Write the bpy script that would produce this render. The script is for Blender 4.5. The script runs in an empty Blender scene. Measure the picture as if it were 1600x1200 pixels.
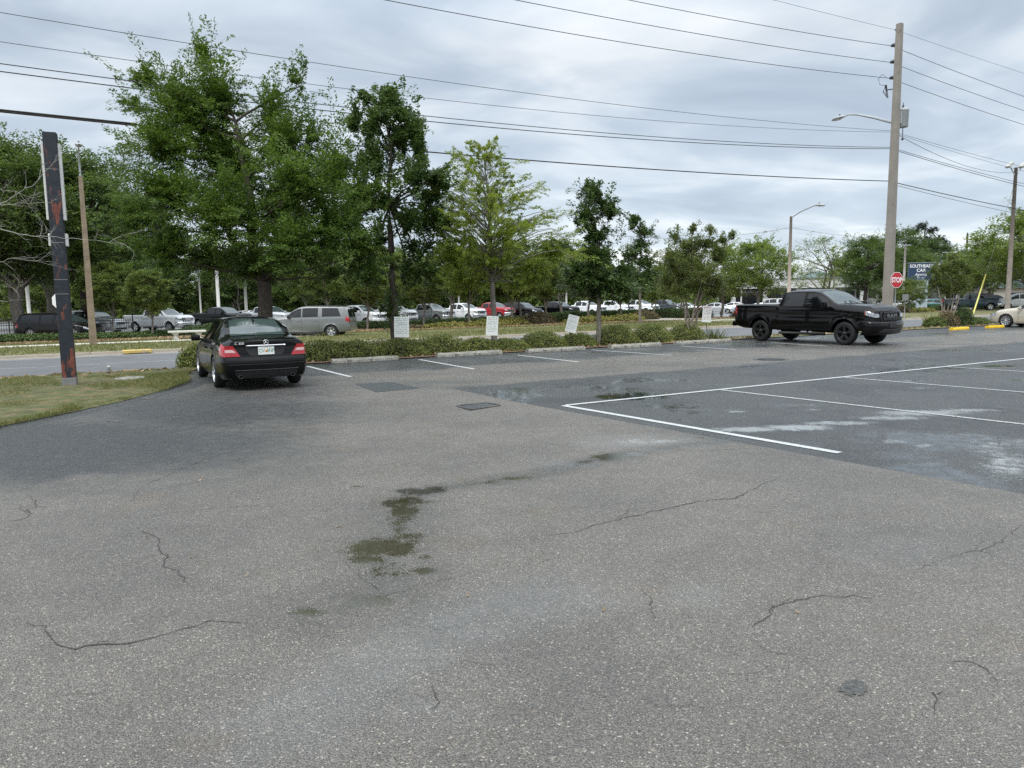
import bpy, bmesh, math, random
import numpy as np
from mathutils import Vector, Matrix

SC = bpy.context.scene
COL = SC.collection
R = math.radians

# ------------------------------------------------------------------ camera
F = 1160.0                      # focal length in pixels of the 1600 px wide photo
EYE = 1.75
PITCH = math.atan((600 - 467) / F)
ROLL = R(0.77)
_f = np.array([0, math.cos(PITCH), -math.sin(PITCH)])
_r0 = np.array([1.0, 0, 0])
_u0 = np.array([0, math.sin(PITCH), math.cos(PITCH)])
_r = math.cos(ROLL) * _r0 - math.sin(ROLL) * _u0
_u = math.cos(ROLL) * _u0 + math.sin(ROLL) * _r0
cam_d = bpy.data.cameras.new('camera')
cam = bpy.data.objects.new('camera', cam_d)
COL.objects.link(cam)
cam.matrix_world = Matrix(((_r[0], _u[0], -_f[0], 0), (_r[1], _u[1], -_f[1], 0), (_r[2], _u[2], -_f[2], EYE), (0, 0, 0, 1)))
cam_d.sensor_fit = 'HORIZONTAL'
cam_d.sensor_width = 36
cam_d.lens = 36 * F / 1600
cam_d.clip_start = 0.05
cam_d.clip_end = 3000
SC.camera = cam

# ------------------------------------------------------------------ sky, sun, exposure
SUN_EL, SUN_AZ = R(52), R(-150)
W = bpy.data.worlds.new('World')
SC.world = W
W.use_nodes = True
nt = W.node_tree
nt.nodes.clear()


def nd(tree, typ, **kw):
    n = tree.nodes.new(typ)
    for k, v in kw.items():
        if k.startswith('i_'):
            key = k[2:]
            n.inputs[int(key) if key.isdigit() else key].default_value = v
        else:
            setattr(n, k, v)
    return n


def ramp(tree, stops, interp='LINEAR'):
    n = tree.nodes.new('ShaderNodeValToRGB')
    cr = n.color_ramp
    cr.interpolation = interp
    while len(cr.elements) < len(stops):
        cr.elements.new(0.5)
    for e, (p, c) in zip(cr.elements, stops):
        e.position = p
        e.color = (*c, 1) if len(c) == 3 else c
    return n


def world_sky():
    L = nt.links.new
    tc = nd(nt, 'ShaderNodeTexCoord')
    sep = nd(nt, 'ShaderNodeSeparateXYZ')
    L(tc.outputs['Generated'], sep.inputs[0])
    zc = nd(nt, 'ShaderNodeMath', operation='MAXIMUM', i_1=0.0)
    L(sep.outputs[2], zc.inputs[0])
    za = nd(nt, 'ShaderNodeMath', operation='ADD', i_1=0.16)
    L(zc.outputs[0], za.inputs[0])
    dv = nd(nt, 'ShaderNodeVectorMath', operation='DIVIDE')
    L(tc.outputs['Generated'], dv.inputs[0])
    cb = nd(nt, 'ShaderNodeCombineXYZ', i_2=1.0)
    L(za.outputs[0], cb.inputs[0])
    L(za.outputs[0], cb.inputs[1])
    L(cb.outputs[0], dv.inputs[1])
    mp = nd(nt, 'ShaderNodeMapping')
    mp.inputs['Rotation'].default_value = (0, 0, R(-18))
    mp.inputs['Scale'].default_value = (1.0, 1.3, 0.0)
    L(dv.outputs[0], mp.inputs[0])
    n1 = nd(nt, 'ShaderNodeTexNoise', i_Scale=1.35, i_Detail=7.0, i_Roughness=0.52, i_Distortion=0.45)
    L(mp.outputs[0], n1.inputs['Vector'])
    n2 = nd(nt, 'ShaderNodeTexNoise', i_Scale=0.42, i_Detail=3.0, i_Roughness=0.5)
    L(mp.outputs[0], n2.inputs['Vector'])
    ad = nd(nt, 'ShaderNodeMath', operation='MULTIPLY_ADD', i_1=0.42)
    L(n2.outputs[0], ad.inputs[0])
    ml = nd(nt, 'ShaderNodeMath', operation='MULTIPLY', i_1=0.62)
    L(n1.outputs[0], ml.inputs[0])
    L(ml.outputs[0], ad.inputs[2])
    rp = ramp(nt, [(0.38, (0.41, 0.485, 0.585)), (0.48, (0.505, 0.585, 0.68)), (0.555, (0.645, 0.715, 0.79)), (0.65, (0.85, 0.885, 0.92))])
    L(ad.outputs[0], rp.inputs[0])
    # paler near the horizon, brighter overhead as an overcast sky is
    el = ramp(nt, [(0.0, (0.94, 0.92, 0.88)), (0.12, (0.80, 0.80, 0.79)), (0.30, (0.665, 0.67, 0.675)), (0.42, (0.95, 0.95, 0.94)), (0.65, (1.75, 1.68, 1.60)), (1.0, (2.6, 2.47, 2.3))])
    L(zc.outputs[0], el.inputs[0])
    mx = nd(nt, 'ShaderNodeMix', data_type='RGBA', blend_type='MULTIPLY')
    mx.inputs['Factor'].default_value = 1
    L(rp.outputs[0], mx.inputs['A'])
    L(el.outputs[0], mx.inputs['B'])
    b2 = nd(nt, 'ShaderNodeBackground', i_Strength=1.12)
    L(mx.outputs['Result'], b2.inputs[0])
    sky = nd(nt, 'ShaderNodeTexSky', sky_type='NISHITA')
    sky.sun_disc = False
    sky.sun_elevation = SUN_EL
    sky.sun_rotation = SUN_AZ
    b1 = nd(nt, 'ShaderNodeBackground', i_Strength=0.10)
    L(sky.outputs[0], b1.inputs[0])
    ms = nd(nt, 'ShaderNodeMixShader', i_0=0.93)
    L(b1.outputs[0], ms.inputs[1])
    L(b2.outputs[0], ms.inputs[2])
    out = nd(nt, 'ShaderNodeOutputWorld')
    L(ms.outputs[0], out.inputs[0])


world_sky()
sun_d = bpy.data.lights.new('sun', 'SUN')
sun_d.energy = 1.1
sun_d.angle = R(25)
sun_d.color = (1.0, 0.96, 0.9)
sun = bpy.data.objects.new('sun', sun_d)
COL.objects.link(sun)
_sd = Vector((math.sin(SUN_AZ) * math.cos(SUN_EL), math.cos(SUN_AZ) * math.cos(SUN_EL), math.sin(SUN_EL)))
sun.rotation_euler = _sd.to_track_quat('Z', 'Y').to_euler()
sun.location = _sd * 100

SC.view_settings.view_transform = 'Standard'
SC.view_settings.look = 'None'
SC.view_settings.exposure = 0.50
SC.view_settings.gamma = 1.0
SC.render.engine = 'CYCLES'
SC.cycles.use_denoising = False
SC.render.filter_size = 1.15
SC.cycles.max_bounces = 6
SC.cycles.diffuse_bounces = 3
SC.cycles.glossy_bounces = 3
SC.cycles.transmission_bounces = 4
SC.cycles.transparent_max_bounces = 6
SC.cycles.sample_clamp_indirect = 6


# ------------------------------------------------------------------ layout helpers
def ray(px, py):
    return _f + _r * ((px - 800) / F) - _u * ((py - 600) / F)


def G(px, py, z=0.0):
    """point on the level z seen at photo pixel (px, py)"""
    d = ray(px, py)
    t = (z - EYE) / d[2]
    return np.array([d[0] * t, d[1] * t, z])


def AT(px, py, Y):
    """point at distance Y in front of the camera seen at photo pixel"""
    d = ray(px, py)
    t = Y / d[1]
    return np.array([d[0] * t, Y, EYE + d[2] * t])


def XOF(px, Y, py=470):
    return AT(px, py, Y)[0]


def proj(P):
    P = np.asarray(P, float) - np.array([0, 0, EYE])
    w = P @ _f
    return 800 + F * (P @ _r) / w, 600 - F * (P @ _u) / w


A0 = R(31)
U2 = np.array([math.cos(A0), math.sin(A0)])      # along the street
N2 = np.array([-math.sin(A0), math.cos(A0)])     # away from the car park, across the street


def SN(s, n, z=0.0):
    return np.array([s * U2[0] + n * N2[0], s * U2[1] + n * N2[1], z])


def toSN(X, Y):
    return X * U2[0] + Y * U2[1], X * N2[0] + Y * N2[1]


def ss(a, b, x):
    t = np.clip((np.asarray(x, float) - a) / (b - a), 0, 1)
    return t * t * (3 - 2 * t)


def gz(n):
    """height of the land as a function of the distance across the street"""
    return -0.45 * ss(20.9, 26.0, n) + 0.12 * ss(36.9, 37.4, n) - 0.27 * ss(46, 62, n)


def gzxy(X, Y):
    return float(gz(toSN(X, Y)[1]))


def along(px, n, py=480):
    """ground point seen in picture column px standing at distance n across the street"""
    d = ray(px, py)
    k = d[0] / d[1]
    Y = n / (k * N2[0] + N2[1])
    return np.array([k * Y, Y, float(gz(n))])


def vnoise(x, y, seed=0):
    xi = np.floor(x).astype(np.int64)
    yi = np.floor(y).astype(np.int64)
    xf = x - xi
    yf = y - yi

    def h(a, b):
        k = (a * 374761393 + b * 668265263 + seed * 974711) & 0x7fffffff
        k = ((k ^ (k >> 13)) * 1274126177) & 0x7fffffff
        return ((k ^ (k >> 16)) & 0xffff) / 65535.0
    u = xf * xf * (3 - 2 * xf)
    v = yf * yf * (3 - 2 * yf)
    return (h(xi, yi) * (1 - u) + h(xi + 1, yi) * u) * (1 - v) + (h(xi, yi + 1) * (1 - u) + h(xi + 1, yi + 1) * u) * v


def fbm(x, y, seed=0, octv=4):
    a, s, t = 0.5, 0.0, 0.0
    for i in range(octv):
        s = s + a * vnoise(x, y, seed + i * 17)
        t += a
        x = x * 2.03
        y = y * 2.03
        a *= 0.5
    return s / t


# ------------------------------------------------------------------ materials
def newmat(name):
    m = bpy.data.materials.new(name)
    m.use_nodes = True
    t = m.node_tree
    t.nodes.clear()
    out = nd(t, 'ShaderNodeOutputMaterial')
    b = nd(t, 'ShaderNodeBsdfPrincipled')
    t.links.new(b.outputs[0], out.inputs[0])
    return m, t, b, out


_pm = {}


def pmat(name, col, rough=0.5, metal=0.0, var=0.12, scale=6.0, bump=0.0, bscale=None, coat=0.0, spec=0.5, rvar=0.0, grime=None):
    if name in _pm:
        return _pm[name]
    m, t, b, out = newmat(name)
    L = t.links.new
    tc = nd(t, 'ShaderNodeTexCoord')
    n = nd(t, 'ShaderNodeTexNoise', i_Scale=scale, i_Detail=5.0, i_Roughness=0.6)
    L(tc.outputs['Object'], n.inputs['Vector'])
    c = np.array(col[:3])
    rp = ramp(t, [(0.3, tuple(np.clip(c * (1 - var), 0, 1))), (0.7, tuple(np.clip(c * (1 + var), 0, 1)))])
    L(n.outputs[0], rp.inputs[0])
    last = rp.outputs[0]
    if grime is not None:
        gcol, thr, gsc = grime
        n3 = nd(t, 'ShaderNodeTexNoise', i_Scale=gsc, i_Detail=6.0, i_Roughness=0.65)
        L(tc.outputs['Object'], n3.inputs['Vector'])
        mr = nd(t, 'ShaderNodeMapRange', i_1=thr, i_2=thr + 0.12)
        L(n3.outputs[0], mr.inputs[0])
        mx = nd(t, 'ShaderNodeMix', data_type='RGBA')
        L(mr.outputs[0], mx.inputs['Factor'])
        L(last, mx.inputs['A'])
        mx.inputs['B'].default_value = (*gcol, 1)
        last = mx.outputs['Result']
    L(last, b.inputs['Base Color'])
    b.inputs['Roughness'].default_value = rough
    if rvar:
        mr = nd(t, 'ShaderNodeMapRange', i_1=0.3, i_2=0.7, i_3=max(0.02, rough - rvar), i_4=min(1, rough + rvar))
        L(n.outputs[0], mr.inputs[0])
        L(mr.outputs[0], b.inputs['Roughness'])
    b.inputs['Metallic'].default_value = metal
    b.inputs['Coat Weight'].default_value = coat
    b.inputs['Coat Roughness'].default_value = 0.04
    b.inputs['Specular IOR Level'].default_value = spec
    if bump:
        n2 = nd(t, 'ShaderNodeTexNoise', i_Scale=bscale or scale * 5, i_Detail=4.0)
        L(tc.outputs['Object'], n2.inputs['Vector'])
        bp = nd(t, 'ShaderNodeBump', i_Strength=bump, i_Distance=0.02)
        L(n2.outputs[0], bp.inputs['Height'])
        L(bp.outputs[0], b.inputs['Normal'])
    _pm[name] = m
    return m


def leafmat(name, dark, mid, light, trans=0.35, rough=0.5, clump=0.9):
    if name in _pm:
        return _pm[name]
    m, t, b, out = newmat(name)
    L = t.links.new
    geo = nd(t, 'ShaderNodeNewGeometry')
    tc = nd(t, 'ShaderNodeTexCoord')
    n = nd(t, 'ShaderNodeTexNoise', i_Scale=clump, i_Detail=3.0)
    L(tc.outputs['Object'], n.inputs['Vector'])
    ad = nd(t, 'ShaderNodeMath', operation='MULTIPLY_ADD', i_1=0.45)
    L(geo.outputs['Random Per Island'], ad.inputs[0])
    m2 = nd(t, 'ShaderNodeMath', operation='MULTIPLY', i_1=0.6)
    L(n.outputs[0], m2.inputs[0])
    L(m2.outputs[0], ad.inputs[2])
    rp = ramp(t, [(0.18, dark), (0.5, mid), (0.82, light)])
    L(ad.outputs[0], rp.inputs[0])
    L(rp.outputs[0], b.inputs['Base Color'])
    b.inputs['Roughness'].default_value = rough
    b.inputs['Specular IOR Level'].default_value = 0.35
    tr = nd(t, 'ShaderNodeBsdfTranslucent')
    hs = nd(t, 'ShaderNodeHueSaturation', i_Hue=0.485, i_Saturation=1.1, i_Value=1.5)
    L(rp.outputs[0], hs.inputs['Color'])
    L(hs.outputs[0], tr.inputs[0])
    ms = nd(t, 'ShaderNodeMixShader', i_0=trans)
    L(b.outputs[0], ms.inputs[1])
    L(tr.outputs[0], ms.inputs[2])
    L(ms.outputs[0], out.inputs[0])
    _pm[name] = m
    return m


# ------------------------------------------------------------------ mesh helpers
def mesh_np(name, V, Q, mats=(), smooth=False, midx=None):
    """mesh from a vertex array and an array of quads (or triangles)"""
    V = np.asarray(V, np.float32)
    Q = np.asarray(Q, np.int32)
    k = Q.shape[1]
    me = bpy.data.meshes.new(name)
    me.vertices.add(len(V))
    me.vertices.foreach_set('co', V.ravel())
    me.loops.add(Q.size)
    me.loops.foreach_set('vertex_index', Q.ravel())
    me.polygons.add(len(Q))
    me.polygons.foreach_set('loop_start', np.arange(0, Q.size, k, dtype=np.int32))
    me.polygons.foreach_set('loop_total', np.full(len(Q), k, np.int32))
    if smooth:
        me.polygons.foreach_set('use_smooth', np.ones(len(Q), bool))
    for m in mats:
        me.materials.append(m)
    if midx is not None:
        me.polygons.foreach_set('material_index', np.asarray(midx, np.int32))
    me.update(calc_edges=True)
    return me


def link(name, me, parent=None, loc=None, rz=0):
    o = bpy.data.objects.new(name, me)
    COL.objects.link(o)
    if parent is not None:
        o.parent = parent
    if loc is not None:
        o.location = [float(c) for c in loc]
    if rz:
        o.rotation_euler = (0, 0, rz)
    return o


def tag(o, label=None, cat=None, group=None, kind=None):
    if label:
        o['label'] = label
    if cat:
        o['category'] = cat
    if group:
        o['group'] = group
    if kind:
        o['kind'] = kind
    return o


def thing(name, label, cat, loc=(0, 0, 0), rz=0.0, group=None):
    o = bpy.data.objects.new(name, None)
    o.empty_display_size = 0.2
    COL.objects.link(o)
    o.location = [float(c) for c in loc]
    o.rotation_euler = (0, 0, rz)
    return tag(o, label, cat, group)


class MB:
    def __init__(s):
        s.v, s.f, s.m, s.s = [], [], [], []

    def add(s, V, Fc, mi=0, smooth=False):
        b = len(s.v)
        s.v.extend([tuple(float(c) for c in p) for p in V])
        for f in Fc:
            s.f.append([b + i for i in f])
            s.m.append(mi)
            s.s.append(smooth)
        return s

    def grid(s, Pg, mi=0, smooth=True, flip=False):
        Pg = np.asarray(Pg)
        a, b = Pg.shape[:2]
        fs = []
        for i in range(a - 1):
            for j in range(b - 1):
                q = [i * b + j, (i + 1) * b + j, (i + 1) * b + j + 1, i * b + j + 1]
                fs.append(q[::-1] if flip else q)
        return s.add(Pg.reshape(-1, 3), fs, mi, smooth)

    def box(s, c, size, rz=0.0, mi=0, bev=0.0, M=None, rx=0.0, ry=0.0):
        bm = bmesh.new()
        bmesh.ops.create_cube(bm, size=1)
        bmesh.ops.scale(bm, vec=size, verts=bm.verts)
        if bev:
            bmesh.ops.bevel(bm, geom=bm.edges[:], offset=bev, segments=2, affect='EDGES', profile=0.6)
        T = Matrix.Translation(Vector([float(q) for q in c])) @ Matrix.Rotation(rz, 4, 'Z') @ Matrix.Rotation(ry, 4, 'Y') @ Matrix.Rotation(rx, 4, 'X')
        if M is not None:
            T = M @ T
        bmesh.ops.transform(bm, matrix=T, verts=bm.verts)
        bm.verts.index_update()
        s.add([v.co for v in bm.verts], [[v.index for v in f.verts] for f in bm.faces], mi)
        bm.free()
        return s

    def tube(s, pts, rad, n=8, mi=0, caps=True, smooth=True):
        pts = [Vector([float(c) for c in p]) for p in pts]
        if not hasattr(rad, '__len__'):
            rad = [rad] * len(pts)
        V, Fc = [], []
        up = Vector((0, 0, 1))
        for i, p in enumerate(pts):
            d = (pts[min(i + 1, len(pts) - 1)] - pts[max(i - 1, 0)])
            d = d.normalized() if d.length > 1e-9 else Vector((0, 0, 1))
            a = d.cross(up)
            if a.length < 0.05:
                a = d.cross(Vector((0, 1, 0)))
            a.normalize()
            b = d.cross(a)
            for k in range(n):
                t = 2 * math.pi * k / n
                V.append(p + (a * math.cos(t) + b * math.sin(t)) * rad[i])
        for i in range(len(pts) - 1):
            for k in range(n):
                k2 = (k + 1) % n
                Fc.append([i * n + k, i * n + k2, (i + 1) * n + k2, (i + 1) * n + k])
        if caps:
            Fc.append(list(range(n)))
            Fc.append(list(range((len(pts) - 1) * n, len(pts) * n))[::-1])
        return s.add(V, Fc, mi, smooth)

    def lathe(s, prof, n=24, M=None, mi=0, smooth=True):
        """prof: (radius, height) pairs, spun about the local z axis"""
        V, Fc = [], []
        for (r, z) in prof:
            for k in range(n):
                t = 2 * math.pi * k / n
                p = Vector((r * math.cos(t), r * math.sin(t), z))
                V.append(M @ p if M is not None else p)
        for i in range(len(prof) - 1):
            for k in range(n):
                k2 = (k + 1) % n
                Fc.append([i * n + k, i * n + k2, (i + 1) * n + k2, (i + 1) * n + k])
        return s.add(V, Fc, mi, smooth)

    def prism(s, poly, h, M=None, mi=0):
        """poly in local xy, thickness h along local z"""
        n = len(poly)
        V = [Vector((p[0], p[1], 0)) for p in poly] + [Vector((p[0], p[1], h)) for p in poly]
        if M is not None:
            V = [M @ p for p in V]
        Fc = [list(range(n))[::-1], list(range(n, 2 * n))]
        for i in range(n):
            j = (i + 1) % n
            Fc.append([i, j, n + j, n + i])
        return s.add(V, Fc, mi)

    def mesh(s, name, mats):
        me = bpy.data.meshes.new(name)
        me.from_pydata(s.v, [], s.f)
        if not isinstance(mats, (list, tuple)):
            mats = [mats]
        for m in mats:
            me.materials.append(m)
        me.polygons.foreach_set('material_index', s.m)
        me.polygons.foreach_set('use_smooth', s.s)
        me.update()
        return me

    def build(s, name, mats, parent=None, loc=None, rz=0):
        return link(name, s.mesh(name, mats), parent, loc, rz)


def text_obj(name, body, size, mat, parent, M, extrude=0.004, sx=1.0, align='CENTER', shear=0.0, bold=0.0):
    c = bpy.data.curves.new('lettering', 'FONT')
    c.body = body
    c.size = size
    c.extrude = extrude
    c.align_x = align
    c.align_y = 'CENTER'
    c.shear = shear
    c.offset = bold
    c.resolution_u = 3
    o = bpy.data.objects.new('lettering', c)
    COL.objects.link(o)
    bpy.context.view_layer.update()
    dg = bpy.context.evaluated_depsgraph_get()
    me = bpy.data.meshes.new_from_object(o.evaluated_get(dg))
    bpy.data.objects.remove(o)
    bpy.data.curves.remove(c)
    me.transform(M @ Matrix.Diagonal((sx, 1, 1, 1)))
    me.materials.clear()
    me.materials.append(mat)
    return link(name, me, parent)


def face_M(origin, right, up):
    """matrix taking local x to right, y to up, z to the outward normal"""
    r_ = Vector([float(c) for c in right]).normalized()
    u_ = Vector([float(c) for c in up]).normalized()
    n_ = r_.cross(u_)
    M = Matrix((( r_[0], u_[0], n_[0], float(origin[0])), (r_[1], u_[1], n_[1], float(origin[1])), (r_[2], u_[2], n_[2], float(origin[2])), (0, 0, 0, 1)))
    return M
# ------------------------------------------------------------------ vehicles
def carpaint(name, col, metal=0.0, rough=0.28, coat=1.0):
    m = pmat(name, col, rough=rough, metal=metal, var=0.05, scale=2.0, coat=coat, spec=0.12)
    return m


M_GLASS = pmat('car glass dark', (0.004, 0.005, 0.007), rough=0.03, var=0.1, spec=0.6)
M_GLASSW = pmat('windscreen glass', (0.045, 0.065, 0.066), rough=0.03, var=0.2, scale=1.5, spec=1.0)
M_RUB = pmat('tyre rubber', (0.010, 0.010, 0.010), rough=0.75, var=0.2, scale=20, bump=0.2)
M_RIM = pmat('alloy rim', (0.62, 0.63, 0.64), rough=0.28, metal=0.9, var=0.08)
M_RIMB = pmat('black rim', (0.012, 0.012, 0.013), rough=0.3, var=0.1, coat=0.4)
M_TRIM = pmat('black trim plastic', (0.016, 0.016, 0.017), rough=0.5, var=0.15)
M_UNDER = pmat('underbody', (0.01, 0.01, 0.01), rough=0.9)
M_CHROME = pmat('chrome', (0.75, 0.76, 0.77), rough=0.12, metal=1.0, var=0.04)
M_LAMP = pmat('headlamp lens', (0.36, 0.38, 0.40), rough=0.08, metal=0.6, var=0.6, scale=16, coat=1.0)
M_REDL = pmat('red lamp lens', (0.42, 0.012, 0.02), rough=0.1, var=0.25, scale=25, coat=1.0)
M_WHTL = pmat('clear lamp lens', (0.66, 0.45, 0.43), rough=0.1, var=0.15, scale=30, coat=1.0)
M_AMB = pmat('amber lens', (0.22, 0.05, 0.02), rough=0.12, var=0.1, coat=1.0)
M_SEAM = pmat('panel gap', (0.004, 0.004, 0.004), rough=0.9)

BLACK = pmat('black car paint', (0.0025, 0.0025, 0.003), rough=0.25, var=.05, scale=2, coat=.55, spec=.06)
WHITE = carpaint('white car paint', (0.80, 0.81, 0.82))
SILVER = carpaint('silver car paint', (0.50, 0.52, 0.54), metal=0.35)
GREYP = carpaint('grey green metallic paint', (0.22, 0.235, 0.23), metal=0.4)
PEWTER = carpaint('pewter metallic paint', (0.19, 0.20, 0.195), metal=0.3)
DGREY = carpaint('dark grey paint', (0.06, 0.068, 0.075), metal=0.2)
RED = carpaint('red car paint', (0.33, 0.012, 0.018))
NAVY = carpaint('dark teal paint', (0.012, 0.03, 0.04))
TEAL = carpaint('teal paint', (0.03, 0.22, 0.26))
BEIGE = carpaint('beige pearl paint', (0.52, 0.48, 0.40), metal=0.15)


def pchip(x, y):
    x = np.asarray(x, float)
    y = np.asarray(y, float)
    h = np.diff(x)
    d = np.diff(y) / h
    m = np.zeros(len(x))
    m[0], m[-1] = d[0], d[-1]
    for i in range(1, len(x) - 1):
        if d[i - 1] * d[i] > 0:
            w1, w2 = 2 * h[i] + h[i - 1], h[i] + 2 * h[i - 1]
            m[i] = (w1 + w2) / (w1 / d[i - 1] + w2 / d[i])

    def f(q):
        q = np.clip(np.asarray(q, float), x[0], x[-1])
        k = np.clip(np.searchsorted(x, q, side='right') - 1, 0, len(h) - 1)
        t = (q - x[k]) / h[k]
        t2, t3 = t * t, t * t * t
        return (2 * t3 - 3 * t2 + 1) * y[k] + (t3 - 2 * t2 + t) * h[k] * m[k] + (-2 * t3 + 3 * t2) * y[k + 1] + (t3 - t2) * h[k] * m[k + 1]
    return f


class Body:
    T = [0, .12, .3, .5, .68, .82, .92, 1.0]

    def __init__(s, deck, top, half, rail, sill, arches, prof_r, prof_f, xr, xf, Fs, bul=0.07, flare=0.015, drop=0.9):
        s.zd, s.zt, s.w, s.wr = pchip(*zip(*deck)), pchip(*zip(*top)), pchip(*zip(*half)), pchip(*zip(*rail))
        s.zs = pchip(*zip(*sill))
        s.arches, s.xr, s.xf, s.Fs, s.bul, s.flare, s.drop = arches, xr, xf, Fs, bul, flare, drop
        s.pr, s.pf = pchip(*zip(*prof_r)), pchip(*zip(*prof_f))

    def P(s, x, v, side=1.0, lift=True):
        x, v = np.broadcast_arrays(np.asarray(x, float), np.asarray(v, float))
        w, zd, zt, wr, zs = s.w(x), s.zd(x), s.zt(x), s.wr(x), s.zs(x)
        zt = np.maximum(zt, zd + 0.012)
        zb = zs.copy()
        fl = np.zeros_like(x)
        for (xw, zw, Ra) in s.arches:
            u = np.abs(x - xw)
            za = zw + np.sqrt(np.maximum(Ra * Ra - u * u, 0))
            zb = np.where(u < Ra, np.maximum(zb, za), zb)
        t = np.clip(v, 0, 1)
        z1 = np.maximum(zs + (zd - zs) * t, zb)
        for (xw, zw, Ra) in s.arches:
            dd = np.sqrt((x - xw) ** 2 + (z1 - zw) ** 2)
            fl = np.maximum(fl, s.flare * np.exp(-((dd - Ra) / 0.07) ** 2))
        tt = (z1 - zs) / (zd - zs)
        y = w * np.interp(tt, s.T, s.Fs) + fl
        z = z1
        zr = zd + (zt - zd) * s.drop
        y1 = w * s.Fs[-1]
        g = np.clip(v - 1, 0, 1)
        yg = y1 + (wr - y1) * g ** 1.15
        zg = zd + (zr - zd) * g
        y = np.where(v > 1, yg, y)
        z = np.where(v > 1, zg, z)
        h = np.clip(v - 2, 0, 1)
        y = np.where(v > 2, wr * (1 - h), y)
        z = np.where(v > 2, zr + (zt - zr) * (1 - (1 - h) ** 2.2), z)
        y = np.where(v < 0, y * (1 + v), y)
        X = x + s.pr(z) * ss(s.xr + 0.4, s.xr, x) + s.pf(z) * ss(s.xf - 0.4, s.xf, x)
        return np.stack([X, y * side, z], -1)

    def capP(s, end, v, a):
        xe = s.xr if end < 0 else s.xf
        p = s.P(xe, v)
        v, a = np.broadcast_arrays(np.asarray(v, float), np.asarray(a, float))
        p = np.broadcast_to(p, v.shape + (3,)).copy()
        p[..., 1] *= a
        p[..., 0] += end * s.bul * (1 - a * a)
        return p

    def capyz(s, end, y, z, off=0.0):
        """point on the end face over a given (y, z)"""
        y, z = np.broadcast_arrays(np.asarray(y, float), np.asarray(z, float))
        xe = s.xr if end < 0 else s.xf
        pr = s.pr if end < 0 else s.pf
        wl = float(s.w(xe))
        a = np.clip(np.abs(y) / wl, 0, 1)
        X = xe + pr(z) + end * (s.bul * (1 - a * a) + off)
        return np.stack([X, y, z], -1)

    def body(s, mb, mi=0, nx=70, coarse=False):
        xs = list(np.linspace(s.xr, s.xf, nx))
        xs += [s.xr + .03, s.xr + .08, s.xf - .03, s.xf - .08]
        for (xw, zw, Ra) in s.arches:
            for k in np.linspace(0, math.pi, 9 if coarse else 15):
                xs.append(xw + Ra * math.cos(k) * 0.9995)
            xs += [xw - Ra - .001, xw + Ra + .001]
        xs = np.unique(np.round(xs, 4))
        vs = [-1, 0, .06, .2, .35, .5, .65, .8, .9, 1, 1.04, 1.3, 1.6, 1.85, 2, 2.12, 2.3, 2.6, 3] if coarse else \
             [-1, 0, .05, .1, .17, .25, .33, .42, .5, .58, .66, .74, .82, .9, .95, 1, 1.03, 1.15, 1.3, 1.5, 1.7, 1.85, 1.94, 2, 2.06, 2.14, 2.25, 2.4, 2.6, 2.8, 3]
        vs = np.array(vs, float)
        for sd in (1, -1):
            mb.grid(s.P(xs[:, None], vs[None, :], sd), mi, True, flip=(sd > 0))
        vc = vs[1:]
        aa = np.array([-1, -.97, -.9, -.75, -.5, -.25, 0, .25, .5, .75, .9, .97, 1])
        for end in (-1, 1):
            mb.grid(s.capP(end, vc[:, None], aa[None, :]), mi, True, flip=(end > 0))

    def patch(s, mb, x0, x1, v0, v1, nx=10, nv=6, off=0.004, sides=(1, -1), mi=0):
        """a skin lying on the body between two stations and two section levels"""
        vs = np.linspace(v0, v1, nv)
        a = np.linspace(0, 1, nx)
        X0 = np.array([x0(v) if callable(x0) else x0 for v in vs])
        X1 = np.array([x1(v) if callable(x1) else x1 for v in vs])
        Xg = X0[None, :] + (X1 - X0)[None, :] * a[:, None]
        Vg = np.broadcast_to(vs[None, :], Xg.shape)
        e = 0.004
        for sd in sides:
            p = s.P(Xg, Vg, sd)
            dx = s.P(Xg + e, Vg, sd) - s.P(Xg - e, Vg, sd)
            dv = s.P(Xg, np.minimum(Vg + e, 2.999), sd) - s.P(Xg, Vg - e, sd)
            nrm = np.cross(dx, dv) * sd
            ln = np.linalg.norm(nrm, axis=-1, keepdims=True)
            nrm = nrm / np.maximum(ln, 1e-9)
            out = np.array([0, sd * 0.5, 0.5])
            nrm = np.where((nrm @ out)[..., None] < 0, -nrm, nrm)
            mb.grid(p + nrm * off, mi, True, flip=(sd > 0))
        return mb

    def cap_patch(s, mb, end, zrows, yl, yr, ny=8, off=0.004, mi=0, sides=(1,)):
        z = np.asarray(zrows, float)
        yl = np.asarray(yl, float)
        yr = np.asarray(yr, float)
        a = np.linspace(0, 1, ny)
        Y = yl[:, None] + (yr - yl)[:, None] * a[None, :]
        Z = np.broadcast_to(z[:, None], Y.shape)
        for sd in sides:
            p = s.capyz(end, Y * sd, Z, off)
            mb.grid(p, mi, True, flip=(sd * end > 0))
        return mb


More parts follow.
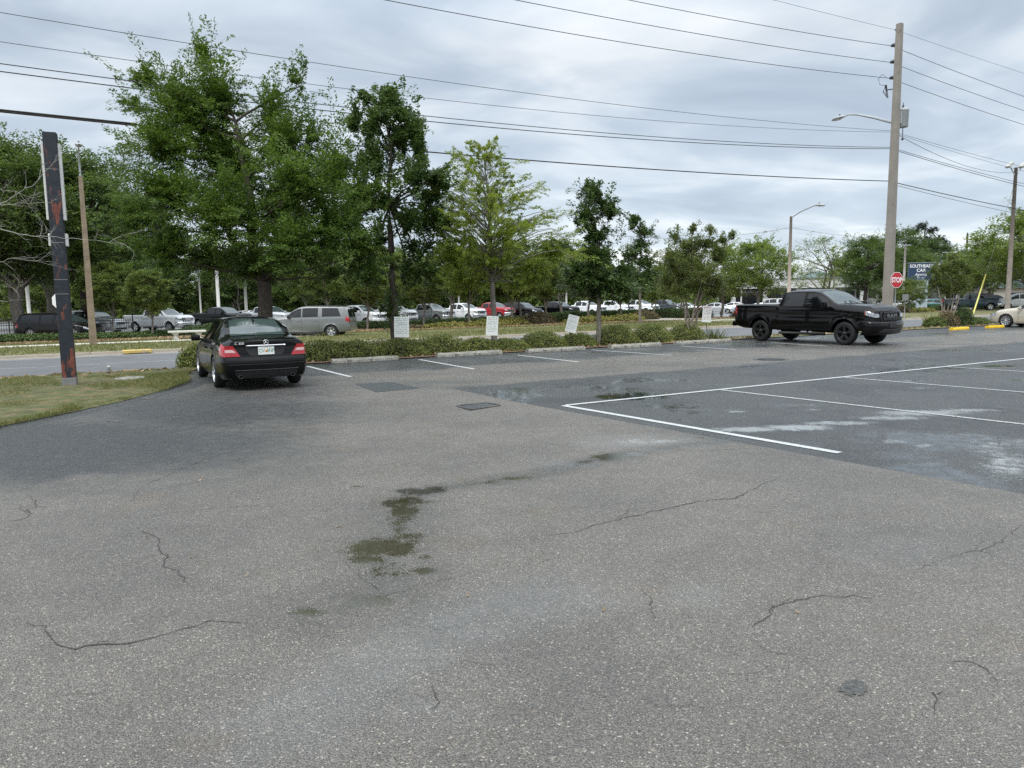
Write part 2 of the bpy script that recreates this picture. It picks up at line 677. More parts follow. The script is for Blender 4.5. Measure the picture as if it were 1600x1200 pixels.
def wheel_meshes(r, w, spokes, kind):
    """rim (outer face towards +y) and tyre, axis along y"""
    Rx = Matrix.Rotation(R(-90), 4, 'X')
    ty = MB()
    h = w / 2
    ty.lathe([(r * .66, -h * .92), (r * .8, -h), (r * .95, -h * .9), (r * .995, -h * .6), (r, -h * .2), (r, h * .2), (r * .995, h * .6), (r * .95, h * .9), (r * .8, h), (r * .66, h * .92)], 32, Rx)
    rm = MB()
    rr = r * .67
    rm.lathe([(rr, -h * .9), (rr, h * .9), (rr * .95, h * .94), (rr * .9, h * .8), (rr * .88, -h * .5), (0.001, -h * .5)], 32, Rx)
    rm.lathe([(0.001, h * .82), (rr * .2, h * .82), (rr * .25, h * .6), (rr * .25, -h * .4)], 16, Rx)
    for k in range(spokes):
        a = 2 * math.pi * k / spokes + 0.3
        if kind == 'split':
            for da in (-.12, .12):
                d = Vector((math.cos(a + da), 0, math.sin(a + da)))
                c = Vector((math.cos(a), 0, math.sin(a)))
                rm.tube([c * rr * .2 + Vector((0, h * .68, 0)), d * rr * .93 + Vector((0, h * .72, 0))], [rr * .06, rr * .075], 6, smooth=False)
        else:
            c = Vector((math.cos(a), 0, math.sin(a)))
            tt = Vector((-math.sin(a), 0, math.cos(a)))
            wd = rr * (.17 if spokes <= 6 else .07)
            V = []
            for (q, ww, yy) in ((.15, .7, .7), (.93, 1.15, .78)):
                for (sg, dy) in ((-1, 0), (1, 0), (1, -.35), (-1, -.35)):
                    V.append(c * rr * q + tt * wd * ww * sg + Vector((0, h * (yy + dy), 0)))
            rm.add(V, [[0, 1, 2, 3][::-1], [4, 5, 6, 7], [0, 4, 5, 1][::-1], [1, 5, 6, 2][::-1], [2, 6, 7, 3][::-1], [3, 7, 4, 0][::-1]])
    return rm, ty


class Spec:
    """the parts of one kind of vehicle; put() stands one in the scene"""
    def __init__(s):
        s.parts = []      # (name, mesh, material key, parent index, location, rz, label)

    def part(s, name, mb, key, parent=None, loc=(0, 0, 0), rz=0.0, label=None):
        me = mb if isinstance(mb, bpy.types.Mesh) else mb.mesh(name, MATS0[key])
        s.parts.append((name, me, key, parent, loc, rz, label))
        return len(s.parts) - 1

    def put(s, name, label, cat, loc, rz, paint, group=None, over=None, skip=()):
        root = thing(name, label, cat, loc, rz, group)
        objs = {}
        for i, (nm, me, key, par, l, rot, lb) in enumerate(s.parts):
            if nm in skip or (par is not None and par not in objs):
                continue
            o = link(nm, me, root if par is None else objs[par], l, rot)
            if lb:
                o['label'] = lb
            m = paint if key == 'paint' else (over or {}).get(key, MATS0[key])
            o.material_slots[0].link = 'OBJECT'
            o.material_slots[0].material = m
            objs[i] = o
        root['_'] = 0
        del root['_']
        return root, objs


MATS0 = {'paint': WHITE, 'glass': M_GLASS, 'windscreen': M_GLASSW, 'tyre': M_RUB, 'rim': M_RIM, 'trim': M_TRIM, 'under': M_UNDER,
         'chrome': M_CHROME, 'lamp': M_LAMP, 'red': M_REDL, 'clear': M_WHTL, 'amber': M_AMB, 'seam': M_SEAM}


def add_wheels(sp, xs_, y, r, w, spokes, kind):
    rm, ty = wheel_meshes(r, w, spokes, kind)
    rmm, tym = rm.mesh('rim', M_RIM), ty.mesh('tyre', M_RUB)
    for x in xs_:
        for sd in (1, -1):
            i = sp.part('wheel', rmm, 'rim', None, (x, sd * y, r), 0 if sd > 0 else math.pi)
            sp.part('tyre', tym, 'tyre', i)


def seams(b, sp, xlist, v0=.06, v1=1.0):
    for x in xlist:
        for sd in (1, -1):
            mb = MB()
            b.patch(mb, x - .005, x + .005, v0, v1, 2, 10, .0015, (sd,))
            sp.part('door_gap', mb, 'seam')


def handles(b, sp, spots, key='paint'):
    for (x, v) in spots:
        for sd in (1, -1):
            p = b.P(x, v, sd)
            mb = MB()
            mb.box(p + np.array([0, sd * .018, 0]), (.2, .035, .035), bev=.012)
            sp.part('door_handle', mb, key)


def mirrors(b, sp, x, v, size, key='paint', arm=.1):
    for sd in (1, -1):
        p = b.P(x, v, sd)
        mb = MB()
        mb.box(p + np.array([-.02, sd * (arm + size[1] * .5), size[2] * .3]), size, bev=min(size) * .3)
        mb.tube([p, p + np.array([0, sd * (arm + .03), size[2] * .1])], .03, 6)
        sp.part('wing_mirror', mb, key)


def sedan_spec(detail=True):
    sp = Spec()
    b = Body(deck=[(-2.29, .86), (-2.1, .92), (-1.6, .955), (-.8, .945), (.2, .92), (1.05, .88), (1.7, .80), (2.1, .71), (2.29, .62)],
             top=[(-2.29, 1.005), (-2.2, 1.03), (-1.85, 1.055), (-1.62, 1.075), (-1.2, 1.27), (-.85, 1.40), (-.3, 1.45), (.2, 1.445), (.55, 1.36), (1.12, .985), (1.7, .90), (2.1, .80), (2.29, .67)],
             half=[(-2.29, .765), (-2.22, .81), (-2.05, .842), (-1.3, .862), (0, .868), (1.3, .862), (1.95, .835), (2.15, .79), (2.29, .69)],
             rail=[(-2.29, .62), (-1.7, .66), (-1.2, .60), (-.6, .55), (.2, .56), (.6, .60), (1.12, .68), (1.7, .66), (2.29, .52)],
             sill=[(-2.29, .26), (-1.9, .21), (-1.2, .19), (1.3, .19), (1.95, .20), (2.29, .22)],
             arches=[(-1.25, .33, .365), (1.50, .33, .365)],
             prof_r=[(.15, .10), (.28, .03), (.42, -.015), (.60, -.02), (.66, .015), (.72, .03), (.85, .04), (.97, .03), (1.05, .06)],
             prof_f=[(.15, -.06), (.3, 0), (.5, .02), (.62, 0), (.75, -.07)],
             xr=-2.29, xf=2.29, Fs=[.93, .97, .99, 1.0, .995, .985, .97, .94], bul=.09, flare=.012)
    mb = MB()
    b.body(mb, nx=90)
    sp.part('body', mb, 'paint')
    mb = MB()
    mb.box((0, 0, .42), (3.9, 1.2, .34))
    mb.box((.1, 0, .3), (1.9, 1.5, .2))
    sp.part('underbody', mb, 'under')
    # glass
    w = MB()
    b.patch(w, .34, 1.09, 2.14, 3, 14, 8, .004)
    sp.part('windscreen', w, 'windscreen')
    w = MB()
    b.patch(w, -1.60, -.86, 2.16, 3, 14, 8, .004)
    sp.part('rear_window', w, 'windscreen')
    for sd in (1, -1):
        w = MB()
        b.patch(w, lambda v: -.28, lambda v: .98 - .10 * (v - 1.08), 1.09, 1.92, 14, 6, .004, (sd,))
        sp.part('side_window', w, 'glass')
        w = MB()
        b.patch(w, lambda v: -1.42 + .30 * (v - 1.09), lambda v: -.36, 1.09, 1.92, 14, 6, .004, (sd,))
        sp.part('side_window', w, 'glass')
    tr = MB()
    b.patch(tr, -1.5, 1.02, 1.01, 1.07, 30, 2, .006)
    sp.part('window_moulding', tr, 'chrome')
    seams(b, sp, (-.32, .93, -1.12))
    handles(b, sp, ((-.05, .80), (-1.0, .82)))
    mirrors(b, sp, .86, 1.12, (.14, .2, .13), arm=.06)
    add_wheels(sp, (-1.25, 1.50), .765, .325, .225, 10, 'blade')
    # tail
    for sd in (1, -1):
        l = MB()
        zr = np.linspace(.69, .90, 7)
        b.cap_patch(l, -1, zr, np.full(7, .772) + 0 * zr, .49 + .13 * (zr - .69) / .21, 10, .007, 0, (sd,))
        b.patch(l, -2.285, lambda v: -1.96 - .10 * abs(v - .9), .70, 1.02, 8, 6, .007, (sd,))
        i = sp.part('tail_light', l, 'red')
        l = MB()
        zr = np.linspace(.77, .825, 4)
        b.cap_patch(l, -1, zr, [.765, .768, .77, .772], .56 + .09 * (zr - .755) / .1, 8, .011, 0, (sd,))
        sp.part('reversing_lens', l, 'clear', i)
    t = MB()
    b.cap_patch(t, -1, np.linspace(.675, .683, 2), [-.78] * 2, [.78] * 2, 20, .002)
    for sd in (1, -1):
        b.cap_patch(t, -1, np.linspace(.68, .99, 8), [.385 + .012] * 8, [.385] * 8, 2, .002, 0, (sd,))
    b.patch(t, -2.01, -1.995, 2.0, 3, 2, 12, .0015)
    sp.part('boot_gap', t, 'seam')
    t = MB()
    b.cap_patch(t, -1, np.linspace(.70, .875, 5), [-.30, -.33, -.36, -.38, -.39], [.30, .33, .36, .38, .39], 12, .004)
    sp.part('plate_recess', t, 'trim')
    t = MB()
    p = b.capyz(-1, np.linspace(-.38, .38, 15), np.full(15, .895), .02)
    t.tube(p, .016, 6)
    sp.part('boot_trim_bar', t, 'chrome')
    t = MB()
    b.cap_patch(t, -1, np.linspace(.255, .40, 5), [-.56, -.58, -.60, -.60, -.58], [.56, .58, .60, .60, .58], 14, .012)
    sp.part('bumper_valance', t, 'trim')
    t = MB()
    p = b.capyz(-1, np.linspace(-.62, .62, 17), np.full(17, .415), .015)
    t.tube(p, .012, 6)
    p = b.capyz(-1, np.linspace(-.75, .75, 17), np.full(17, .53), .004)
    t.tube(p, .006, 5)
    sp.part('bumper_moulding', t, 'trim')
    for sd in (1, -1):
        t = MB()
        c = b.capyz(-1, sd * .50, .29, .0)
        t.lathe([(.036, -.12), (.04, .05), (.03, .05), (.026, -.1)], 14, Matrix.Translation(Vector(c)) @ Matrix.Rotation(R(-90), 4, 'Y') @ Matrix.Scale(1.3, 4, (0, 1, 0)))
        sp.part('exhaust_tip', t, 'trim')
    # nose
    for sd in (1, -1):
        l = MB()
        zr = np.linspace(.56, .69, 6)
        b.cap_patch(l, 1, zr, [.70] * 6, [.42, .40, .39, .38, .38, .40], 8, .008, 0, (sd,))
        b.patch(l, lambda v: 1.98 + .05 * (1 - v), 2.288, .72, 1.03, 8, 5, .007, (sd,))
        sp.part('headlight', l, 'lamp')
    g = MB()
    b.cap_patch(g, 1, np.linspace(.47, .68, 6), [-.33, -.36, -.38, -.38, -.37, -.34], [.33, .36, .38, .38, .37, .34], 10, .01)
    b.cap_patch(g, 1, np.linspace(.26, .38, 4), [-.5] * 4, [.5] * 4, 10, .008)
    sp.part('grille', g, 'trim')
    sp.b = b
    return sp


def truck_spec():
    sp = Spec()
    b = Body(deck=[(-2.91, 1.37), (-.88, 1.37), (-.86, 1.30), (.2, 1.28), (1.45, 1.275), (2.2, 1.22), (2.7, 1.18), (2.91, 1.10)],
             top=[(-2.91, 1.405), (-.875, 1.405), (-.865, 1.41), (-.84, 1.46), (-.68, 1.86), (-.56, 1.925), (-.1, 1.96), (.5, 1.955), (.78, 1.90), (1.0, 1.78), (1.58, 1.42), (2.2, 1.40), (2.65, 1.36), (2.84, 1.30), (2.91, 1.20)],
             half=[(-2.91, .95), (-2.85, .985), (-2.5, 1.0), (-.88, 1.0), (-.87, .995), (1.3, .995), (2.2, .99), (2.6, .96), (2.8, .91), (2.91, .83)],
             rail=[(-2.91, .90), (-.88, .90), (-.82, .86), (-.6, .78), (.4, .78), (.8, .795), (1.58, .84), (2.2, .80), (2.91, .70)],
             sill=[(-2.91, .62), (-2.4, .50), (-1.2, .46), (1.5, .46), (2.5, .50), (2.91, .52)],
             arches=[(-1.64, .42, .50), (1.93, .42, .50)],
             prof_r=[(.4, .05), (.7, 0), (1.45, .02)],
             prof_f=[(.4, -.05), (.7, 0), (.95, .01), (1.15, -.01), (1.3, -.05)],
             xr=-2.91, xf=2.91, Fs=[.95, .985, 1.0, 1.0, .985, .99, .985, .96], bul=.10, flare=.03, drop=.88)
    mb = MB()
    b.body(mb, nx=96)
    sp.part('body', mb, 'paint')
    mb = MB()
    mb.box((0, 0, .72), (5.2, 1.3, .36))
    mb.box((.15, 0, .55), (2.2, 1.7, .22))
    sp.part('underbody', mb, 'under')
    w = MB()
    b.patch(w, .80, 1.54, 2.12, 3, 14, 8, .004)
    sp.part('windscreen', w, 'windscreen')
    for sd in (1, -1):
        w = MB()
        b.patch(w, lambda v: .36, lambda v: 1.36 - .22 * (v - 1.1), 1.1, 1.9, 14, 6, .004, (sd,))
        sp.part('side_window', w, 'glass')
        w = MB()
        b.patch(w, lambda v: -.62 + .02 * v, lambda v: .24, 1.1, 1.9, 14, 6, .004, (sd,))
        sp.part('side_window', w, 'glass')
    seams(b, sp, (.30, 1.33, -.66, -.87))
    handles(b, sp, ((.48, .86), (-.45, .86)))
    mirrors(b, sp, 1.28, 1.12, (.13, .24, .25), arm=.10)
    add_wheels(sp, (-1.64, 1.93), .86, .405, .28, 5, 'blade')
    t = MB()
    b.patch(t, -2.86, -.92, 2.05, 3, 4, 8, .004)
    sp.part('bed_cover', t, 'trim')
    t = MB()
    for sd in (1, -1):
        t.tube([(-.75, sd * .98, .36), (1.2, sd * .98, .36)], .05, 8)
        for x in (-.5, .4, 1.1):
            t.tube([(x, sd * .75, .5), (x, sd * .97, .37)], .025, 6)
    sp.part('running_board', t, 'trim')
    # nose
    for sd in (1, -1):
        l = MB()
        zr = np.linspace(.96, 1.09, 6)
        b.cap_patch(l, 1, zr, [.83] * 6, [.63, .62, .61, .61, .62, .64], 8, .012, 0, (sd,))
        b.patch(l, lambda v: 2.66, 2.905, .78, 1.0, 8, 5, .010, (sd,))
        i = sp.part('headlight', l, 'lamp')
        l = MB()
        b.patch(l, lambda v: 2.65, 2.685, .78, 1.0, 4, 5, .014, (sd,))
        sp.part('indicator_lens', l, 'amber', i)
    g = MB()
    zr = np.linspace(.84, 1.15, 7)
    b.cap_patch(g, 1, zr, [-.50, -.54, -.57, -.59, -.60, -.59, -.56], [.50, .54, .57, .59, .60, .59, .56], 12, .014)
    gi = sp.part('grille', g, 'trim')
    g = MB()
    for z_ in (1.115, .885):
        g.tube(b.capyz(1, np.linspace(-.42, .42, 9), np.full(9, z_), .03), .022, 6)
    for sd in (1, -1):
        g.tube(b.capyz(1, np.array([.42, .46, .42]) * sd, np.array([1.115, 1.0, .885]), .03), .022, 6)
    sp.part('grille_bar', g, 'chrome', gi)
    bp = MB()
    pts = [(2.62, -.985), (2.80, -.96), (2.93, -.86), (3.02, -.6), (3.06, 0), (3.02, .6), (2.93, .86), (2.80, .96), (2.62, .985)]
    rows = [(.36, -.16), (.40, -.06), (.52, .0), (.62, .025), (.74, .03), (.81, .0), (.835, -.05), (.835, -.2)]
    bp.grid([[(x + dx, y, z) for (x, y) in pts] for (z, dx) in rows], 0, True, flip=False)
    bi = sp.part('front_bumper', bp, 'chrome')
    g = MB()
    g.grid([[(3.062 + (0 if abs(y) < .3 else -.03) + dx - .045 * (abs(y) / .6) ** 2, y, z) for y in (-.62, -.4, -.2, 0, .2, .4, .62)] for (z, dx) in ((.45, .01), (.50, .03), (.57, .03))], 0, True)
    sp.part('bumper_intake', g, 'trim', bi)
    # tail
    for sd in (1, -1):
        l = MB()
        zr = np.linspace(.96, 1.30, 6)
        b.cap_patch(l, -1, zr, [.945] * 6, [.80] * 6, 4, .008, 0, (sd,))
        b.patch(l, -2.905, -2.78, .56, .92, 5, 5, .008, (sd,))
        sp.part('tail_light', l, 'red')
    t = MB()
    t.box((-2.98, 0, .66), (.16, 1.86, .2), bev=.03)
    t.box((-2.7, .80, .66), (.5, .2, .18), bev=.03)
    t.box((-2.7, -.80, .66), (.5, .2, .18), bev=.03)
    sp.part('rear_bumper', t, 'chrome')
    t = MB()
    b.cap_patch(t, -1, np.linspace(.80, 1.33, 2), [-.78, -.78], [-.772, -.772], 2, .002)
    sp.part('tailgate_gap', t, 'seam')
    t = MB()
    b.cap_patch(t, -1, np.linspace(.80, 1.33, 2), [.772, .772], [.78, .78], 2, .002)
    sp.part('tailgate_gap', t, 'seam')
    sp.b = b
    return sp


def suv_spec(van=False):
    sp = Spec()
    if van:
        deck = [(-2.55, 1.02), (-1.5, 1.05), (0, 1.02), (1.3, 1.0), (1.9, .93), (2.35, .82), (2.55, .70)]
        top = [(-2.55, 1.50), (-2.5, 1.62), (-2.3, 1.72), (-1.5, 1.76), (-.2, 1.76), (.5, 1.70), (.9, 1.52), (1.65, 1.10), (2.1, 1.0), (2.4, .90), (2.55, .76)]
        rail = [(-2.55, .76), (-2.2, .76), (0, .76), (.6, .77), (1.65, .82), (2.55, .55)]
        xw = (-1.5, 1.6)
    else:
        deck = [(-2.60, 1.20), (-2.3, 1.23), (0, 1.20), (1.2, 1.18), (1.9, 1.12), (2.4, 1.04), (2.60, .93)]
        top = [(-2.60, 1.60), (-2.55, 1.72), (-2.35, 1.82), (-1.6, 1.88), (-.2, 1.90), (.35, 1.87), (.65, 1.75), (1.28, 1.33), (1.9, 1.25), (2.4, 1.15), (2.60, 1.0)]
        rail = [(-2.60, .76), (-2.2, .76), (0, .76), (.6, .775), (1.28, .82), (2.0, .78), (2.60, .6)]
        xw = (-1.52, 1.50)
    zt0 = deck[0][1]
    b = Body(deck=deck, top=top,
             half=[(deck[0][0], .90), (deck[0][0] + .08, .95), (-2.1, .975), (-1, .985), (1.2, .985), (2.0, .96), (2.4, .90), (deck[-1][0], .78)],
             rail=rail, sill=[(deck[0][0], .40), (-2.0, .32), (-1.0, .30), (1.2, .30), (2.1, .32), (deck[-1][0], .34)],
             arches=[(xw[0], .38, .45), (xw[1], .38, .45)],
             prof_r=[(.3, .02), (.5, -.05), (.72, -.05), (.78, .0), (1.1, .0), (1.4, .06), (1.75, .16)],
             prof_f=[(.3, -.05), (.5, .03), (.7, .02), (.9, -.03), (1.1, -.09)],
             xr=deck[0][0], xf=deck[-1][0], Fs=[.93, .975, .995, 1.0, .995, .99, .98, .955], bul=.06, flare=.025, drop=.92)
    mb = MB()
    b.body(mb, nx=70)
    sp.part('body', mb, 'paint')
    mb = MB()
    mb.box((0, 0, .55), (4.5, 1.3, .4))
    mb.box((0, 0, .42), (2.0, 1.6, .25))
    sp.part('underbody', mb, 'under')
    x0, x1 = (.62, 1.60) if van else (.45, 1.24)
    w = MB()
    b.patch(w, x0, x1, 2.12, 3, 12, 8, .004)
    sp.part('windscreen', w, 'windscreen')
    w = MB()
    zr = np.linspace(zt0 + .04, zt0 + (.50 if not van else .5), 6)
    b.cap_patch(w, -1, zr, np.interp(zr, [zt0, zt0 + .5], [-.80, -.66]), np.interp(zr, [zt0, zt0 + .5], [.80, .66]), 10, .006)
    sp.part('rear_window', w, 'glass')
    for sd in (1, -1):
        for (xa, xb) in ((.28, x1 - .12), (-.74, .20), (-2.28, -.86) if van else (-2.12, -.98)):
            w = MB()
            b.patch(w, (lambda v, q=xa: q + (.24 * (v - 1.08) if q < -2 else 0)), (lambda v, q=xb: q), 1.08, 1.9, 10, 6, .004, (sd,))
            sp.part('side_window', w, 'glass')
    seams(b, sp, (.24, 1.12, -.80))
    handles(b, sp, ((.42, .80), (-.62, .80)))
    mirrors(b, sp, x1 - .22, 1.1, (.12, .2, .17), 'trim', arm=.06)
    t = MB()
    for sd in (1, -1):
        p = b.P(np.linspace(-2.0, .2, 9), 2.1, sd) + np.array([0, 0, .05])
        t.tube(p, .02, 6)
        for x in (-1.95, -.9, .15):
            q = b.P(x, 2.1, sd)
            t.tube([q, q + np.array([0, 0, .05])], .018, 6)
    sp.part('roof_rack', t, 'trim')
    t = MB()
    for sd in (1, -1):
        t.tube([(-.95, sd * .95, .30), (.98, sd * .95, .30)], .05, 8)
    sp.part('running_board', t, 'trim')
    add_wheels(sp, xw, .86, .385, .26, 6, 'blade')
    for sd in (1, -1):
        l = MB()
        zr = np.linspace(.92, 1.16, 6)
        b.cap_patch(l, -1, zr, [.895] * 6, [.74] * 6, 5, .008, 0, (sd,))
        b.patch(l, b.xr + .003, b.xr + .20, .72, 1.04, 6, 5, .009, (sd,))
        sp.part('tail_light', l, 'red')
        l = MB()
        zf = float(b.zd(b.xf))
        zr = np.linspace(zf - .14, zf + .03, 5)
        b.cap_patch(l, 1, zr, [.775] * 5, [.50] * 5, 8, .010, 0, (sd,))
        b.patch(l, b.xf - .28, b.xf - .003, .76, 1.04, 6, 5, .009, (sd,))
        sp.part('headlight', l, 'lamp')
    g = MB()
    b.cap_patch(g, 1, np.linspace(zf - .17, zf + .02, 5), [-.46] * 5, [.46] * 5, 10, .012)
    b.cap_patch(g, 1, np.linspace(.40, .52, 4), [-.55] * 4, [.55] * 4, 10, .01)
    sp.part('grille', g, 'trim')
    g = MB()
    b.cap_patch(g, -1, np.linspace(.42, .72, 6), [-.89] * 6, [.89] * 6, 14, .012)
    b.patch(g, b.xr + .003, xw[0] - .47, .10, .52, 8, 5, .01)
    sp.part('rear_bumper', g, 'paint')
    sp.b = b
    return sp
# ------------------------------------------------------------------ trees and shrubs
M_BARK = pmat('bark dark', (0.075, 0.062, 0.05), rough=0.9, var=0.4, scale=9, bump=0.8, bscale=30)
M_BARKG = pmat('bark grey', (0.20, 0.18, 0.155), rough=0.9, var=0.35, scale=7, bump=0.7, bscale=25)
M_BARKT = pmat('bark tan smooth', (0.27, 0.23, 0.185), rough=0.85, var=0.3, scale=5, bump=0.3, bscale=25)
M_DEAD = pmat('bare pale wood', (0.26, 0.25, 0.225), rough=0.9, var=0.25, scale=9)

L_ELM = leafmat('elm leaves', (0.032, 0.066, 0.014), (0.080, 0.143, 0.027), (0.165, 0.25, 0.055), clump=0.55)
L_DARK = leafmat('dark oak leaves', (0.028, 0.06, 0.016), (0.064, 0.115, 0.029), (0.12, 0.18, 0.052), clump=0.8)
L_AIRY = leafmat('yellow green leaves', (0.115, 0.17, 0.028), (0.205, 0.28, 0.05), (0.32, 0.39, 0.09), trans=0.4, clump=0.8)
L_MAG = leafmat('magnolia leaves', (0.028, 0.06, 0.015), (0.064, 0.112, 0.029), (0.125, 0.185, 0.058), trans=0.22, rough=0.35, clump=1.1)
L_MYRT = leafmat('crape myrtle leaves', (0.06, 0.085, 0.024), (0.115, 0.155, 0.042), (0.20, 0.23, 0.08), clump=1.2)
L_FAR = leafmat('far oak leaves', (0.036, 0.072, 0.018), (0.082, 0.135, 0.033), (0.15, 0.21, 0.058), clump=0.35)
L_OLIVE = leafmat('olive understory leaves', (0.06, 0.095, 0.024), (0.125, 0.18, 0.043), (0.215, 0.27, 0.075), clump=0.4)
L_FRESH = leafmat('fresh maple leaves', (0.08, 0.13, 0.025), (0.15, 0.215, 0.045), (0.24, 0.31, 0.085), clump=0.5)
L_PINE = leafmat('pine needles', (0.025, 0.04, 0.025), (0.042, 0.062, 0.036), (0.07, 0.09, 0.055), trans=0.15, clump=0.6)
L_SHRUB = leafmat('shrub leaves', (0.066, 0.09, 0.023), (0.15, 0.185, 0.044), (0.285, 0.30, 0.09), trans=0.2, clump=1.8)
L_HEDGE = leafmat('hedge leaves', (0.03, 0.055, 0.014), (0.06, 0.105, 0.025), (0.11, 0.165, 0.045), trans=0.2, clump=1.0)
L_YELL = leafmat('yellowish plants', (0.13, 0.13, 0.03), (0.22, 0.22, 0.05), (0.34, 0.31, 0.085), trans=0.2, clump=1.0)
L_BROWN = leafmat('brown grass plants', (0.07, 0.06, 0.03), (0.13, 0.105, 0.05), (0.2, 0.16, 0.08), trans=0.2, clump=1.0)
L_GRASS = leafmat('grass blades', (0.068, 0.094, 0.024), (0.138, 0.158, 0.046), (0.255, 0.235, 0.10), trans=0.3, clump=1.1)


def unit(v):
    return v / np.maximum(np.linalg.norm(v, axis=-1, keepdims=True), 1e-9)


def leaf_quads(rng, C, D, Nn, la, lb):
    """rhombus leaves: centres C, long axes D, normals Nn"""
    D = unit(D)
    B = unit(np.cross(Nn, D))
    n = len(C)
    la = la * rng.uniform(.65, 1.3, (n, 1))
    lb = lb * rng.uniform(.7, 1.25, (n, 1))
    bend = np.cross(D, B) * (la * .12)
    V = np.stack([C - D * la, C + B * lb - bend, C + D * la, C - B * lb - bend], 1).reshape(-1, 3)
    return V


class Tree:
    def __init__(s, seed):
        s.rng = np.random.default_rng(seed)
        s.wood = MB()
        s.V = []
        s.tips = []

    def limb(s, pts, r0, r1, n=7):
        pts = np.asarray(pts, float)
        k = len(pts)
        rad = [r0 + (r1 - r0) * i / (k - 1) for i in range(k)]
        s.wood.tube(pts, rad, n, caps=False)

    def curve(s, a, b, lift=0.15, k=6, wob=0.05):
        a = np.asarray(a, float)
        b = np.asarray(b, float)
        t = np.linspace(0, 1, k)[:, None]
        L = np.linalg.norm(b - a)
        mid = np.array([0, 0, 1.0]) * lift * L
        p = a * (1 - t) + b * t + mid * (4 * t * (1 - t)) * .5
        w = s.rng.normal(0, wob * L / k, (k, 3))
        w[0] = w[-1] = 0
        return p + w

    def lobe(s, start, c, rad, twigs, leaves, la, lb, spread=.16, r_limb=.05, droop=0.0, shell=0.35, wood_twigs=.5, up=.0, flat=.6, lift=.15, rough=.24):
        """a limb from start into an ellipsoid of twigs that carry sprays of leaves"""
        rng = s.rng
        start = np.asarray(start, float)
        c = np.asarray(c, float)
        rad = np.asarray(rad, float)
        root = c - np.array([0, 0, rad[2] * .35])
        if np.linalg.norm(root - start) > .05:
            p = s.curve(start, root, lift)
            s.limb(p, r_limb, r_limb * .35)
        q = rng.normal(0, 1, (twigs, 3))
        q = unit(q) * (shell + (1 - shell) * rng.uniform(0, 1, (twigs, 1)) ** .6)
        q[:, 2] += up * .2
        q *= (1 + rough * rng.normal(0, 1, (twigs, 1)))
        E = c + q * rad
        t0 = rng.uniform(.0, .55, (twigs, 1))
        S = root * (1 - t0) + E * t0 + rng.normal(0, .06, (twigs, 3)) * rad
        for i in range(twigs):
            if rng.uniform() < wood_twigs:
                m = (S[i] + E[i]) / 2 + np.array([0, 0, .06 * np.linalg.norm(E[i] - S[i])])
                s.wood.tube([S[i], m, E[i]], [r_limb * .22, r_limb * .15, r_limb * .06], 3, caps=False)
        s.spray(S, E, leaves, la, lb, spread, droop, flat)

    def spray(s, S, E, leaves, la, lb, spread, droop=0.0, flat=.6):
        rng = s.rng
        n = len(S)
        d = E - S
        L = np.linalg.norm(d, axis=1, keepdims=True)
        d = unit(d)
        lat = np.cross(d, np.array([0, 0, 1.0]))
        lat = unit(lat + rng.normal(0, .12, (n, 3)))
        nr = unit(np.cross(lat, d))
        nr = np.where(nr[:, 2:3] < 0, -nr, nr)
        t = rng.uniform(.25, 1.08, (n, leaves, 1))
        w = spread * (1.12 - t) ** .5 * 1.2
        o = rng.uniform(-1, 1, (n, leaves, 1))
        P = S[:, None] + d[:, None] * (t * L[:, None]) + lat[:, None] * (o * w * np.minimum(1.5, L[:, None] + .3)) + nr[:, None] * rng.normal(0, spread * (1 - flat) * .5, (n, leaves, 1))
        P[..., 2] += .06 * L * 4 * (t[..., 0] * (1 - np.minimum(t[..., 0], 1)))
        P[..., 2] -= droop * (t[..., 0] ** 2) * L + droop * .25 * np.abs(o[..., 0])
        D = d[:, None] * .7 + lat[:, None] * np.sign(o) * .7 + rng.normal(0, .3, P.shape)
        D[..., 2] -= .15 + droop
        Nn = nr[:, None] + rng.normal(0, .45, P.shape)
        s.V.append(leaf_quads(rng, P.reshape(-1, 3), D.reshape(-1, 3), Nn.reshape(-1, 3), la, lb))

    def crown_mesh(s, mat):
        V = np.concatenate(s.V)
        return mesh_np('crown', V, np.arange(len(V)).reshape(-1, 4), [mat])

    def meshes(s, bark, leaf):
        return s.wood.mesh('trunk', bark), s.crown_mesh(leaf)

    def put(s, name, label, cat, loc, bark, leaf, group=None, rz=0.0):
        t = thing(name, label, cat, loc, rz, group)
        link('trunk', s.wood.mesh('trunk', bark), t)
        link('crown', s.crown_mesh(leaf), t)
        return t


def pxlobe(base, D, px, py, rpx, rpy, dy=0.0):
    """centre and half size (x, z) of a crown lobe given in the picture, at depth base+dy"""
    p = AT(px, py, base[1] + dy)
    k = (base[1] + dy) / F
    return p - np.asarray(base), rpx * k, rpy * k


